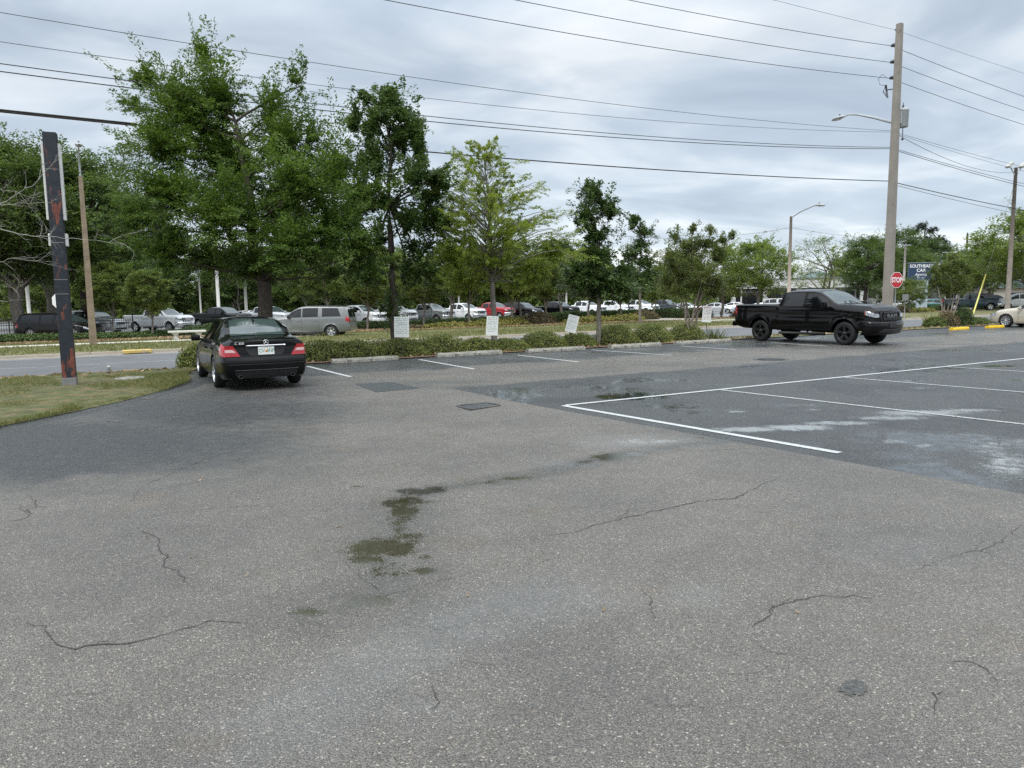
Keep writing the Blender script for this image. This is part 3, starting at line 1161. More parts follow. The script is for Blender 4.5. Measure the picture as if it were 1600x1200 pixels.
def generic_tree(seed, h, crown_r, crown_h, z0, trunk_r, nl, twigs, leaves, la, lb, spread=.5, lean=0.0, multi=1, sparse=False, drp=0.0):
    """a tree of its own random shape"""
    T = Tree(seed)
    rng = T.rng
    tops = []
    for m in range(multi):
        a = rng.uniform(0, 6.28)
        off = (0 if multi == 1 else .12) * np.array([math.cos(a), math.sin(a), 0])
        tip = np.array([math.cos(a) * lean * h, math.sin(a) * lean * h, 0]) * (1 if multi == 1 else 2.2) + np.array([0, 0, z0 + crown_h * .35])
        p = T.curve(off - np.array([0, 0, .25]), tip, 0, 7, .12)
        rr = trunk_r / math.sqrt(multi)
        T.limb(p, rr * 1.15, rr * .55, 8)
        tops.append((p[3], p[-1]))
    for i in range(nl):
        ang = 2 * math.pi * (i * .381966 * 1.0) * 1.0 + rng.uniform(-.4, .4)
        fz = (i + .5) / nl
        prof = math.sin(math.pi * (.12 + .8 * fz)) ** .7
        rr = crown_r * prof * rng.uniform(.45, .85)
        c = np.array([math.cos(ang) * rr, math.sin(ang) * rr, z0 + crown_h * (.08 + .84 * fz)])
        if fz > .9:
            c[:2] *= .25
        sz = crown_r * rng.uniform(.34, .52)
        st = tops[i % multi][0] if fz < .4 else tops[i % multi][1]
        T.lobe(st, c, (sz, sz, sz * rng.uniform(.5, .75)), twigs, leaves, la, lb, spread, trunk_r * .4, wood_twigs=.15 if not sparse else .9, shell=.3, droop=drp)
    return T


def mound(name, label, cat, loc, size, nleaf, la, lb, leaf, seed, rz=0.0, group=None, core=None, boxy=2.2, irregular=.18, parent=None):
    """a low clipped shrub: leaves over a lumpy dome with a dark twiggy inside"""
    rng = np.random.default_rng(seed)
    sx, sy, sz = size
    q = unit(rng.normal(0, 1, (nleaf, 3)) * np.array([1, 1, 1.15]))
    q[:, 2] = np.abs(q[:, 2])
    sup = (np.abs(q[:, 0]) ** boxy + np.abs(q[:, 1]) ** boxy + np.abs(q[:, 2]) ** boxy) ** (-1 / boxy)
    lump = 1 + irregular * (fbm(q[:, 0] * 3.1 * max(1, sx) + seed, q[:, 1] * 3.1 * max(1, sy) + q[:, 2] * 2, seed, 3) - .5) * 2
    rr = (sup * lump * rng.uniform(.80, 1.06, nleaf))[:, None]
    P = q * rr * np.array([sx, sy, sz])
    P[:, 2] += .02
    Nn = unit(q / np.array([sx, sy, sz])) + rng.normal(0, .55, P.shape)
    D = rng.normal(0, 1, P.shape)
    D[:, 2] += .5
    V = leaf_quads(rng, P, D, Nn, la, lb)
    t = thing(name, label, cat, loc, rz, group)
    link('foliage', mesh_np('foliage', V, np.arange(len(V)).reshape(-1, 4), [leaf]), t)
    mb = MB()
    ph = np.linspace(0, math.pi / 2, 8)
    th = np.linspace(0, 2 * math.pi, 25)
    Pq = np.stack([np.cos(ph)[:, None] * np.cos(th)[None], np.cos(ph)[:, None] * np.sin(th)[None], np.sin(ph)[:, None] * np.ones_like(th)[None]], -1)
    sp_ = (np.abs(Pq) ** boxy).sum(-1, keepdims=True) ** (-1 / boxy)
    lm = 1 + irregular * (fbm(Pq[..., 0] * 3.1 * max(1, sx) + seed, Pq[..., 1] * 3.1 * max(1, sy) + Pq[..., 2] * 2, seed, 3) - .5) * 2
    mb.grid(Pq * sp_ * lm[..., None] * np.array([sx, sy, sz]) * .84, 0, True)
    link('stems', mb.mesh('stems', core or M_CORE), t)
    return t


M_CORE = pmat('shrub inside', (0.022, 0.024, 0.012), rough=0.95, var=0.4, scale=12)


def blades(rng, P, h, w, lean=.5):
    """grass blades as thin bent triangles (as quads with one short side)"""
    n = len(P)
    a = rng.uniform(0, 6.283, n)
    d = np.stack([np.cos(a), np.sin(a), np.zeros(n)], 1)
    l = rng.uniform(0, 6.283, n)
    tip = np.stack([np.cos(l) * lean, np.sin(l) * lean, np.ones(n)], 1) * (h * rng.uniform(.4, 1.25, n))[:, None]
    ww = w * rng.uniform(.6, 1.3, n)[:, None]
    V = np.stack([P - d * ww, P + d * ww, P + tip + d * ww * .12, P + tip - d * ww * .12], 1).reshape(-1, 3)
    return V
# ------------------------------------------------------------------ ground materials
def asphalt_mat():
    m, t, b, out = newmat('asphalt of the car park')
    L = t.links.new
    tc = nd(t, 'ShaderNodeTexCoord')
    P = tc.outputs['Object']

    def attr(n):
        a = nd(t, 'ShaderNodeAttribute', attribute_name=n)
        return a.outputs['Fac']

    def noise(scale, det=5.0, rough=.6):
        n = nd(t, 'ShaderNodeTexNoise', i_Scale=scale, i_Detail=det, i_Roughness=rough)
        L(P, n.inputs['Vector'])
        return n.outputs[0]

    def rmap(x, a, b_, c=0.0, d=1.0, smooth=True):
        mr = nd(t, 'ShaderNodeMapRange', i_1=a, i_2=b_, i_3=c, i_4=d)
        mr.interpolation_type = 'SMOOTHSTEP' if smooth else 'LINEAR'
        L(x, mr.inputs[0])
        return mr.outputs[0]

    def mth(op, x, y):
        n = nd(t, 'ShaderNodeMath', operation=op)
        for i, q in enumerate((x, y)):
            if isinstance(q, (int, float)):
                n.inputs[i].default_value = q
            else:
                L(q, n.inputs[i])
        return n.outputs[0]

    def mix(f, A, B, mode='MIX'):
        n = nd(t, 'ShaderNodeMix', data_type='RGBA', blend_type=mode)
        if isinstance(f, (int, float)):
            n.inputs['Factor'].default_value = f
        else:
            L(f, n.inputs['Factor'])
        for k, q in (('A', A), ('B', B)):
            if isinstance(q, tuple):
                n.inputs[k].default_value = (*q, 1)
            else:
                L(q, n.inputs[k])
        return n.outputs['Result']
    # stones
    vo = nd(t, 'ShaderNodeTexVoronoi', i_Scale=125.0)
    vo.inputs['Randomness'].default_value = 1.0
    L(P, vo.inputs['Vector'])
    sc = nd(t, 'ShaderNodeSeparateColor')
    L(vo.outputs['Color'], sc.inputs[0])
    tan = ramp(t, [(0.0, (0.073, 0.069, 0.062)), (0.35, (0.132, 0.125, 0.113)), (0.62, (0.190, 0.180, 0.163)), (0.86, (0.255, 0.241, 0.217)), (0.954, (0.32, 0.295, 0.26)), (0.972, (0.33, 0.27, 0.21)), (0.984, (0.42, 0.37, 0.31)), (1.0, (0.55, 0.51, 0.45))])
    vf = nd(t, 'ShaderNodeTexVoronoi', i_Scale=215.0)
    L(P, vf.inputs['Vector'])
    sf = nd(t, 'ShaderNodeSeparateColor')
    L(vf.outputs['Color'], sf.inputs[0])
    vm = nd(t, 'ShaderNodeMath', operation='MAXIMUM')
    vq = nd(t, 'ShaderNodeMath', operation='MULTIPLY', i_1=.955)
    L(sf.outputs[0], vq.inputs[0])
    vg = nd(t, 'ShaderNodeMath', operation='GREATER_THAN', i_1=.955)
    L(sc.outputs[0], vg.inputs[0])
    vh = nd(t, 'ShaderNodeMath', operation='MULTIPLY')
    L(sc.outputs[0], vh.inputs[0])
    L(vg.outputs[0], vh.inputs[1])
    L(vq.outputs[0], vm.inputs[0])
    L(vh.outputs[0], vm.inputs[1])
    L(vm.outputs[0], tan.inputs[0])
    drk = ramp(t, [(0.0, (0.034, 0.037, 0.038)), (0.5, (0.060, 0.065, 0.066)), (0.85, (0.090, 0.095, 0.096)), (1.0, (0.22, 0.225, 0.22))])
    L(sc.outputs[1], drk.inputs[0])
    edge = rmap(vo.outputs['Distance'], .004, .012, 1.0, .55)
    big = noise(.45, 6, .65)
    mid = noise(5.0, 6, .7)
    tanc = mix(rmap(big, .40, .62), mix(1.0, tan.outputs[0], (1.05, 1.04, 1.02), 'MULTIPLY'), mix(1.0, tan.outputs[0], (0.86, 0.865, 0.87), 'MULTIPLY'))
    tanc = mix(rmap(noise(2.6, 6, .7), .42, .66), tanc, mix(1.0, tanc, (0.90, 0.90, 0.90), 'MULTIPLY'))
    tanc = mix(mth('MULTIPLY', rmap(noise(1.3, 5), .56, .72), .6), tanc, mix(1.0, tanc, (1.10, 0.97, 0.86), 'MULTIPLY'))
    tone = mth('ADD', attr('tone'), mth('MULTIPLY', mth('SUBTRACT', mid, .5), attr('fuzz')))
    tonef = rmap(tone, .12, .88, 0, 1, False)
    col = mix(tonef, tanc, drk.outputs[0])
    col = mix(mth('MULTIPLY', attr('pale'), rmap(mid, .3, .7, .5, 1.0)), col, mix(.35, mix(1.0, col, (1.15, 1.18, 1.22), 'MULTIPLY'), (.26, .27, .28)))  # wet sheen put into the colour as a paler, bluer tone
    ng = mth('MULTIPLY', mth('SUBTRACT', noise(7.0, 9, .74), .5), 1.9)
    fine = mth('MULTIPLY', mth('SUBTRACT', noise(70.0, 3, .6), .5), 1.7)
    nn = mth('ADD', ng, fine)
    wetm = rmap(mth('ADD', attr('wet'), mth('MULTIPLY', nn, mth('MINIMUM', mth('MULTIPLY', attr('wet'), 4.0), 1.0))), .25, .75)
    moss_reflm = rmap(mth('ADD', attr('moss'), mth('MULTIPLY', nn, mth('MINIMUM', mth('MULTIPLY', attr('moss'), 4.0), 1.0))), .40, .62)
    glintm = rmap(mth('ADD', attr('skyglint'), mth('MULTIPLY', nn, mth('MINIMUM', mth('MULTIPLY', attr('skyglint'), 4.0), 1.0))), .40, .85)
    damp_dark = attr('damp_dark')
    col = mix(mth('MULTIPLY', damp_dark, rmap(mth('ADD', mid, mth('MULTIPLY', big, .5)), .45, .95, .25, 1.0)), col, mix(1.0, col, (0.45, 0.47, 0.49), 'MULTIPLY'))
    col = mix(wetm, col, mix(1.0, col, (0.5, 0.5, 0.5), 'MULTIPLY'))
    col = mix(mth('MULTIPLY', moss_reflm, .80), col, (0.034, 0.031, 0.012))  # mirrored trees and a little moss, painted together as dark olive
    col = mix(mth('MULTIPLY', glintm, .55), col, (0.50, 0.53, 0.53))  # sky reflected in thin water, painted in as a whitish colour
    wetm = mth('MAXIMUM', wetm, mth('MULTIPLY', glintm, .9))
    L(col, b.inputs['Base Color'])
    rgh = rmap(big, .3, .7, .50, .62)
    rgh = mth('SUBTRACT', rgh, mth('MULTIPLY', tonef, .03))
    rgh = mth('SUBTRACT', rgh, mth('MULTIPLY', damp_dark, .10))
    shn = rmap(mth('ADD', attr('sheen'), mth('MULTIPLY', ng, mth('MINIMUM', mth('MULTIPLY', attr('sheen'), 4.0), .6))), .2, .8)
    rgh = mth('SUBTRACT', rgh, mth('MULTIPLY', shn, .27))
    wall = mth('MAXIMUM', wetm, mth('MULTIPLY', moss_reflm, .97))
    r2 = nd(t, 'ShaderNodeMix', data_type='FLOAT')
    L(wall, r2.inputs['Factor'])
    L(rgh, r2.inputs['A'])
    r2.inputs['B'].default_value = .035
    L(r2.outputs['Result'], b.inputs['Roughness'])
    L(mth('ADD', mth('MULTIPLY', wall, .5), .5), b.inputs['Specular IOR Level'])
    hgt = mth('ADD', mth('MULTIPLY', vo.outputs['Distance'], -14.0), mth('MULTIPLY', sc.outputs[2], .35))
    bp = nd(t, 'ShaderNodeBump', i_Distance=0.006)
    L(mth('MULTIPLY', mth('SUBTRACT', 1.0, wall), .55), bp.inputs['Strength'])
    L(hgt, bp.inputs['Height'])
    L(bp.outputs[0], b.inputs['Normal'])
    return m


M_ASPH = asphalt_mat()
M_ROAD = pmat('street asphalt', (0.115, 0.118, 0.122), rough=0.55, var=0.16, scale=1.2, bump=0.25, bscale=60)
M_ROADF = pmat('far lot asphalt', (0.20, 0.20, 0.195), rough=0.6, var=0.2, scale=.4)
M_PATCH = pmat('dark patch asphalt', (0.05, 0.056, 0.056), rough=0.5, var=0.3, scale=14, bump=0.4, bscale=90)
M_TAR = pmat('old tar', (0.062, 0.063, 0.060), rough=.55, var=.5, scale=40, bump=.5, bscale=90, grime=((0.15, 0.14, 0.125), .54, 45))
M_CRACK = pmat('crack', (0.045, 0.042, 0.037), rough=0.95)
M_CONC = pmat('concrete', (0.42, 0.40, 0.35), rough=0.85, var=0.18, scale=3, bump=0.3, bscale=30, grime=((0.22, 0.2, 0.16), .58, 5))
M_SIDE = pmat('sidewalk concrete', (0.56, 0.53, 0.45), rough=0.85, var=0.12, scale=1.0)
M_STOP = pmat('weathered wheel stop concrete', (0.32, 0.31, 0.27), rough=0.9, var=0.3, scale=6, bump=0.6, bscale=30, grime=((0.09, 0.085, 0.07), .53, 9))
M_YEL = pmat('yellow paint', (0.78, 0.50, 0.02), rough=0.6, var=0.1, scale=8, grime=((0.45, 0.32, 0.08), .66, 9))
M_YELW = pmat('worn yellow paint', (0.62, 0.45, 0.14), rough=0.7, var=0.2, scale=5, grime=((0.40, 0.36, 0.28), .52, 4))
M_PAINT = pmat('white road paint', (0.50, 0.52, 0.52), rough=0.6, var=0.12, scale=8, grime=((0.20, 0.21, 0.21), .54, 32))
M_PAINTW = pmat('worn white road paint', (0.40, 0.42, 0.42), rough=0.6, var=0.12, scale=8, grime=((0.13, 0.137, 0.14), .51, 30))
M_TURF = pmat('turf', (0.085, 0.095, 0.032), rough=0.95, var=0.5, scale=5, bump=0.8, bscale=40, grime=((0.16, 0.115, 0.06), .485, 2.6))
M_VERGE = pmat('verge grass', (0.135, 0.135, 0.052), rough=0.95, var=0.35, scale=2.5, bump=0.7, bscale=16, grime=((0.19, 0.145, 0.075), .54, 1.3))
M_MULCH = pmat('leaf mulch', (0.20, 0.125, 0.075), rough=0.95, var=0.5, scale=7, bump=0.8, bscale=22, grime=((0.36, 0.26, 0.16), .56, 9))
M_SOIL = pmat('ground soil', (0.11, 0.10, 0.055), rough=0.95, var=0.3, scale=.6)

# ------------------------------------------------------------------ the land


def strip(name, n_list, s0, s1, mat, dz=0.0, zf=None, ds=6.0):
    ns = np.array(n_list, float)
    sl = np.arange(s0, s1 + ds, ds)
    S_, N_ = np.meshgrid(sl, ns, indexing='ij')
    Z = (gz(N_) if zf is None else zf(N_)) + dz
    V = np.stack([S_ * U2[0] + N_ * N2[0], S_ * U2[1] + N_ * N2[1], Z], -1)
    a, b = S_.shape
    i, j = np.meshgrid(np.arange(a - 1), np.arange(b - 1), indexing='ij')
    Q = np.stack([i * b + j, (i + 1) * b + j, (i + 1) * b + j + 1, i * b + j + 1], -1).reshape(-1, 4)
    o = link(name, mesh_np(name, V.reshape(-1, 3), Q, [mat]))
    return tag(o, kind='structure')


strip('ground', [-700, -60, -20, 0, 10, 20, 21, 22, 23, 24, 25, 26, 30, 36.9, 37.4, 44, 46, 50, 54, 58, 62, 80, 120, 250, 900], -900, 900, M_SOIL, -0.10, ds=60)
strip('street', [25.9, 28, 31, 34, 36.7], -130, 260, M_ROAD, 0.0, zf=lambda n: -0.45 + 0 * n)
strip('street_edge_line', [26.55, 26.67], -130, 260, M_PAINT, 0.004, zf=lambda n: -0.45 + 0 * n)
strip('street_edge_line', [36.05, 36.17], -130, 260, M_PAINT, 0.004, zf=lambda n: -0.45 + 0 * n)
for q0, q1 in ((-40, 4), (13, 17), (24, 28), (35, 39), (46, 50)):
    strip('street_lane_line', [31.3, 31.41], q0, q1, M_PAINTW, 0.004, zf=lambda n: -0.45 + 0 * n, ds=2.0)


def kerb(name, n0, dirn, s0, s1, mat):
    prof = [(0, -.452), (0, -.445), (.45, -.44), (.50, -.33), (.54, -.315), (.66, -.315), (.66, -.5)]
    mb = MB()
    sl = np.arange(s0, s1 + 3, 3.0)
    mb.grid([[SN(s_, n0 + dirn * dn, z) for (dn, z) in prof] for s_ in sl], 0, False, flip=(dirn < 0))
    return tag(mb.build(name, mat), kind='structure')


kerb('kerb', 36.55, 1, -130, 260, pmat('kerb concrete', (0.30, 0.265, 0.22), rough=.9, var=.2, scale=1.5, grime=((.18, .15, .12), .58, 2)))
strip('grass_verge', [37.18, 38.5, 40, 42, 44.05], -130, 260, M_VERGE, .035)
strip('sidewalk', [44.0, 45.5], -130, 14.0, M_SIDE, .05)
strip('grass_strip', [44.0, 45.5], 14.0, 260, M_VERGE, .035)
strip('bed_edging', [47.05, 47.2], 14.0, 260, M_CRACK, .05)
strip('grass_strip', [45.45, 47.2], -130, 260, M_VERGE, .03)
strip('mulch_bed', [47.1, 49, 52, 55, 58.6], -130, 260, M_MULCH, .04)
strip('far_car_lot', [58.5, 62, 70, 90, 130], -130, 260, M_ROADF, .02)
# two driveways crossing the far verge
for (sa, sb) in ((6.5, 13.0), (45.0, 52.0)):
    mb = MB()
    rows = [36.6, 37.2, 39, 44, 47, 50, 54, 60]
    mb.grid([[SN(sa - (1.5 if n_ < 38 else 0), n_, max(gz(n_), -.43) + .058), SN(sb + (1.5 if n_ < 38 else 0), n_, max(gz(n_), -.43) + .058)] for n_ in rows], 0, False)
    if sa > 20:
        tag(mb.build('driveway', M_CONC), kind='structure')


# ------------------------------------------------------------------ the car park surface
def spaced(lo, hi, c, d0, k):
    """grid lines packed at d0 near c, wider with distance"""
    out = [c]
    x = c
    while x < hi:
        x += d0 + k * abs(x - c)
        out.append(x)
    x = c
    while x > lo:
        x -= d0 + k * abs(x - c)
        out.append(x)
    return np.array(sorted(out))


EDGE_S = 6.75
def car_park():
    sl = spaced(-22, 75, 2.2, .045, .010)
    sl = np.sort(np.concatenate([sl[np.abs(sl - EDGE_S) > .03], [EDGE_S - .012, EDGE_S + .012]]))
    nl = spaced(-14, 21.2, 4.6, .045, .009)
    S_, N_ = np.meshgrid(sl, nl, indexing='ij')
    # the joint of the new asphalt runs a little askew: bend the grid with it
    e1, e2 = toSN(*G(800, 627)[:2]), toSN(*G(1600, 772)[:2])
    sk = np.interp(N_, [e2[1] - 10, e2[1], e1[1], e1[1] + 10], [e2[0] + 10 * (e2[0] - e1[0]) / (e1[1] - e2[1]), e2[0], e1[0], e1[0]]) - EDGE_S
    S2 = S_ + sk * np.exp(-((S_ - EDGE_S) / 1.6) ** 2)
    X = S2 * U2[0] + N_ * N2[0]
    Y = S2 * U2[1] + N_ * N2[1]
    Z = gz(N_)
    P = np.stack([X, Y, Z], -1)
    Yc = np.where(Y > 1.2, Y, 1.2)
    px, py = proj(np.stack([X, Yc, Z], -1))
    vis = Y > 1.2

    def poly(pts, w):
        # soft band of half width w metres along a line on the ground
        g = [G(*p)[:2] for p in pts]
        o = np.zeros(X.shape)
        for a, b in zip(g[:-1], g[1:]):
            d = b - a
            t = np.clip(((X - a[0]) * d[0] + (Y - a[1]) * d[1]) / (d @ d), 0, 1)
            r = np.hypot(X - a[0] - t * d[0], Y - a[1] - t * d[1])
            o = np.maximum(o, np.clip(1.3 - r / w, 0, 1))
        return o

    def ell(lst):
        o = np.zeros(X.shape)
        for (cx, cy, rx, ry, a) in lst:
            # ellipses are laid out on the ground: centre and half axes measured in ground metres
            c0 = G(cx, cy)
            e_x = G(cx + rx, cy) - c0
            e_y = G(cx, cy + ry) - c0
            M_ = np.array([[e_x[0], e_y[0]], [e_x[1], e_y[1]]])
            iM = np.linalg.inv(M_)
            dx, dy = X - c0[0], Y - c0[1]
            u_ = iM[0, 0] * dx + iM[0, 1] * dy
            v_ = iM[1, 0] * dx + iM[1, 1] * dy
            o = np.maximum(o, a * np.clip(1.35 - np.sqrt(u_ * u_ + v_ * v_), 0, 1))
        return np.where(vis, o, 0)
    big = fbm(X * .55, Y * .55, 3, 4)
    med = fbm(X * 2.2, Y * 2.2, 9, 4)
    # newer dark asphalt to the right
    far_edge = 13.15 + (med - .5) * .5
    dark = (S_ > EDGE_S) * ss(.25, -.25, N_ - far_edge)
    fuzz = np.where((S_ > EDGE_S) & (N_ < 12.3), 0.0, .9)
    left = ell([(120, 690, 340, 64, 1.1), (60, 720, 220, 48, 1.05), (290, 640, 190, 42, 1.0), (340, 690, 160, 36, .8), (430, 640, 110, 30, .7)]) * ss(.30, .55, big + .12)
    rowd = ss(16.9, 17.7, N_ + (med - .5) * 1.6) * .85
    mids = ss(.5, .7, fbm(X * .22, Y * .9, 21, 4)) * ss(13, 14, N_) * ss(17.5, 16, N_) * .45
    edge_strip = ss(.55, .35, np.abs(S_ - np.interp(N_, GB_N, GB_S) - .1)) * ss(9, 10, N_) * ss(20, 19, N_) * .95
    tone = np.maximum.reduce([dark, left, rowd, mids, edge_strip])
    moss = ell([(638, 784, 40, 10, .95), (630, 800, 30, 18, .9), (622, 822, 24, 20, .62), (640, 838, 32, 13, .75), (596, 856, 70, 17, 1), (572, 872, 40, 12, .85), (605, 893, 60, 16, .55), (662, 891, 26, 8, .85), (588, 938, 48, 9, .9), (545, 945, 22, 6, .8), (483, 956, 38, 8, .9), (952, 714, 36, 7, 1), (990, 709, 26, 4, .9), (808, 747, 36, 4, .8), (765, 754, 28, 3, .65), (948, 620, 24, 5, 1), (1094, 683, 16, 2.5, .7), (646, 940, 18, 8, .5), (660, 870, 20, 7, .6), (560, 760, 20, 5, .4)])  # puddles: tree reflections painted dark olive, with slight moss
    wet = ell([(609, 787, 16, 8, 1.2), (646, 768, 32, 7, 1.2), (678, 765, 22, 6, 1.3), (600, 880, 100, 44, .42), (640, 800, 60, 26, .42), (640, 782, 38, 6, .8), (992, 619, 62, 8, 1.25), (912, 722, 24, 5, .8), (880, 729, 40, 4, .55), (960, 708, 50, 4, .6), (1240, 672, 40, 3, .6), (1430, 595, 30, 2.5, .9), (1560, 572, 50, 2.5, .9), (1440, 606, 22, 2, .8), (1585, 594, 26, 2.5, .7), (520, 945, 60, 8, .35), (620, 870, 80, 34, .36), (480, 573, 60, 5, .5), (1110, 602, 60, 3, .5), (1060, 655, 12, 1.5, .8), (1012, 628, 12, 2, .7)])
    rwet = ss(.50, .66, fbm(X * .5 + 5, Y * .5, 33, 4)) * ss(17.2, 18.2, N_) * ss(20.9, 20.2, N_) * .62
    trail = [(1130, 688), (1060, 697), (1000, 706), (920, 722), (850, 738), (790, 748), (730, 758), (680, 765), (640, 776), (610, 787)]
    wet = np.maximum(wet, poly(trail, .10) * .52)
    wet = np.maximum(wet, poly([(640, 790), (630, 830), (600, 860), (625, 900), (580, 935), (480, 958), (445, 970)], .16) * .40)
    wet = np.maximum(wet, rwet)
    wet = np.maximum(wet, ss(.53, .70, fbm(X * .7, Y * .7, 71, 5)) * dark * .62)
    wet = np.maximum(wet, ss(.56, .72, fbm(X * .25 + 9, Y * .8, 41, 4)) * ss(13.2, 14.2, N_) * ss(17.8, 17.0, N_) * (S_ > 16) * .5)
    skyglint = ell([(1245, 668, 65, 6, 1), (1170, 671, 70, 4.5, .9), (1310, 661, 70, 4, .8), (1440, 645, 80, 5, 1), (1390, 653, 70, 4, .8), (1510, 641, 60, 3, .8), (1575, 725, 60, 30, .62), (1545, 700, 40, 20, .5), (1395, 690, 25, 5, .6), (1440, 696, 20, 4, .6), (1080, 640, 50, 3, .5), (1010, 690, 70, 6, .5), (1150, 643, 20, 2.5, .7), (1270, 640, 18, 2, .6)])  # streaks of reflected sky, whitened in the base colour
    sheen = ell([(560, 572, 120, 8, 1), (690, 566, 80, 6, 1), (840, 557, 90, 6, .9), (1030, 547, 80, 4, .9), (1180, 540, 90, 4, .9), (1500, 525, 140, 5, .9), (1450, 548, 170, 4, .8), (1250, 668, 120, 12, .7), (1450, 645, 120, 9, .8), (700, 600, 150, 9, .5), (980, 610, 120, 9, .6)])
    pale = np.maximum(poly([(440, 1130), (560, 1060), (680, 990), (790, 950), (900, 925)], .35) * .6, ell([(1000, 690, 110, 12, .9), (1090, 930, 60, 20, .5), (1420, 860, 100, 24, .35), (880, 726, 60, 5, .8), (640, 1110, 120, 30, .4)]))  # sheen of the wet streaks, painted as paler asphalt
    damp_dark = ell([(400, 612, 130, 18, 1.4), (420, 642, 150, 30, 1.1), (340, 655, 150, 30, 1.0), (450, 672, 80, 18, .8), (1290, 541, 150, 5, 1.2), (1610, 513, 60, 3, 1.1)])  # darker round the black sedan and beneath the pickup and the beige sedan
    damp_dark = np.maximum(damp_dark, poly(trail, .22) * .8)
    damp_dark = np.maximum(damp_dark, poly([(640, 780), (625, 830), (590, 870), (610, 900), (560, 940), (480, 958)], .42) * .55)
    damp_dark = np.maximum(damp_dark, ss(.48, .66, fbm(X * .8 + 3, Y * .8, 91, 5)) * dark * .8)
    damp_dark = np.maximum(damp_dark, rowd * .75 * ss(.35, .6, big))
    damp_dark = np.maximum(damp_dark, np.maximum(left * .6, ss(.52, .66, fbm(X * .33, Y * .33, 55, 5)) * .22))
    a, b = S_.shape
    i, j = np.meshgrid(np.arange(a - 1), np.arange(b - 1), indexing='ij')
    Q = np.stack([i * b + j, (i + 1) * b + j, (i + 1) * b + j + 1, i * b + j + 1], -1).reshape(-1, 4)
    me = mesh_np('car_park', P.reshape(-1, 3), Q, [M_ASPH])
    for nm, arr in (('tone', tone), ('fuzz', fuzz), ('moss', moss), ('wet', wet), ('skyglint', skyglint), ('sheen', sheen), ('pale', pale), ('damp_dark', np.clip(damp_dark, 0, 1))):
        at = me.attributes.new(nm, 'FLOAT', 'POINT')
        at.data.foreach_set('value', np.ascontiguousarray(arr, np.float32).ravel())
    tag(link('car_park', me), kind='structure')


# edge of the grass on the left, as (n, s)
_gb = [toSN(*G(x, y)[:2]) for (x, y) in ((-330, 800), (-120, 712), (0, 668), (60, 656), (130, 640), (200, 624), (255, 611), (290, 599), (294, 592), (288, 585))]
_gb = sorted([(q[1], q[0]) for q in _gb])
GB_N = np.array([q[0] for q in _gb])
GB_S = np.array([q[1] for q in _gb])
car_park()


def poly_sheet(name, pts, mat, z=0.006):
    mb = MB()
    mb.add([(p[0], p[1], float(gz(toSN(p[0], p[1])[1])) + z) for p in pts], [list(range(len(pts)))])
    o = mb.build(name, mat)
    if o.data.polygons[0].normal.z < 0:
        o.data.flip_normals()
    return tag(o, kind='structure')


def paint_line(p0, p1, w, mat, name='painted_line', z=0.006):
    p0, p1 = np.array(p0[:2]), np.array(p1[:2])
    d = (p1 - p0) / np.linalg.norm(p1 - p0)
    q = np.array([-d[1], d[0]]) * w / 2
    return poly_sheet(name, [p0 - q, p1 - q, p1 + q, p0 + q], mat, z)


LW = .10
for (a, b, w) in (((480, 572.5), (548, 589), .11), ((655, 562), (741, 577), .11), ((808, 555), (905, 566), .11), ((925, 547), (1050, 555.5), .10), ((1064, 541), (1150, 546.5), .10), ((1205, 535.5), (1290, 541), .10), ((1500, 517.5), (1640, 521), .10)):
    paint_line(G(*a), G(*b), w, M_PAINT)
pa, pc = G(880, 634), G(1312, 708)
pu = G(1600, 560.5)
paint_line(pa, pc, .115, M_PAINT)
du = (pu - pa) / np.linalg.norm(pu - pa)
paint_line(pa + du * .06, pa + du * 42, .10, M_PAINT, z=.0075)
dl = (pc - pa) / np.linalg.norm(pc - pa)
for px_, py_ in ((1130, 610), (1320, 590), (1475, 573)):
    p = G(px_, py_)
    p = pa + du * float((p - pa) @ du) + dl * .06
    paint_line(p, p + dl * 5.4, .09, M_PAINTW)
for k in (4, 5, 6, 7):
    p = pa + du * (11.5 + 3.6 * (k - 3)) + dl * .06
    paint_line(p, p + dl * 5.4, .11, M_PAINTW)
poly_sheet('asphalt_patch', [G(554, 600), G(614, 597.5), G(656, 606.5), G(588, 613)], M_PATCH, .005)
gr = thing('drain_cover', 'dark square drain cover set in the pale asphalt left of the white lines', 'drain cover', G(747, 635.5))
c4 = [G(714, 635), G(762, 630), G(781, 634), G(735, 641.5)]
c0 = G(747, 635.5)
mb = MB()
mb.add([(*(p - c0)[:2], .006) for p in c4], [[0, 1, 2, 3][::-1]])
o = mb.build('cover_plate', M_PATCH, gr)
mb = MB()
for i in range(4):
    a, b = c4[i] - c0, c4[(i + 1) % 4] - c0
    mb.tube([(a[0], a[1], .008), (b[0], b[1], .008)], .018, 4)
mb.build('cover_frame', pmat('cast iron', (0.10, 0.10, 0.095), rough=.5, metal=.5, var=.2), gr)
mh = thing('manhole_cover', 'black round manhole cover in the asphalt in front of the black pickup', 'manhole cover', G(1205, 562))
mb = MB()
mb.lathe([(0.001, .012), (.36, .012), (.36, 0)], 28)
mb.build('lid', pmat('black iron', (0.012, 0.012, 0.012), rough=.5, var=.2), mh)
mb = MB()
mb.lathe([(.37, .006), (.46, .008), (.48, 0)], 28)
mb.build('rim_ring', M_PATCH, mh)


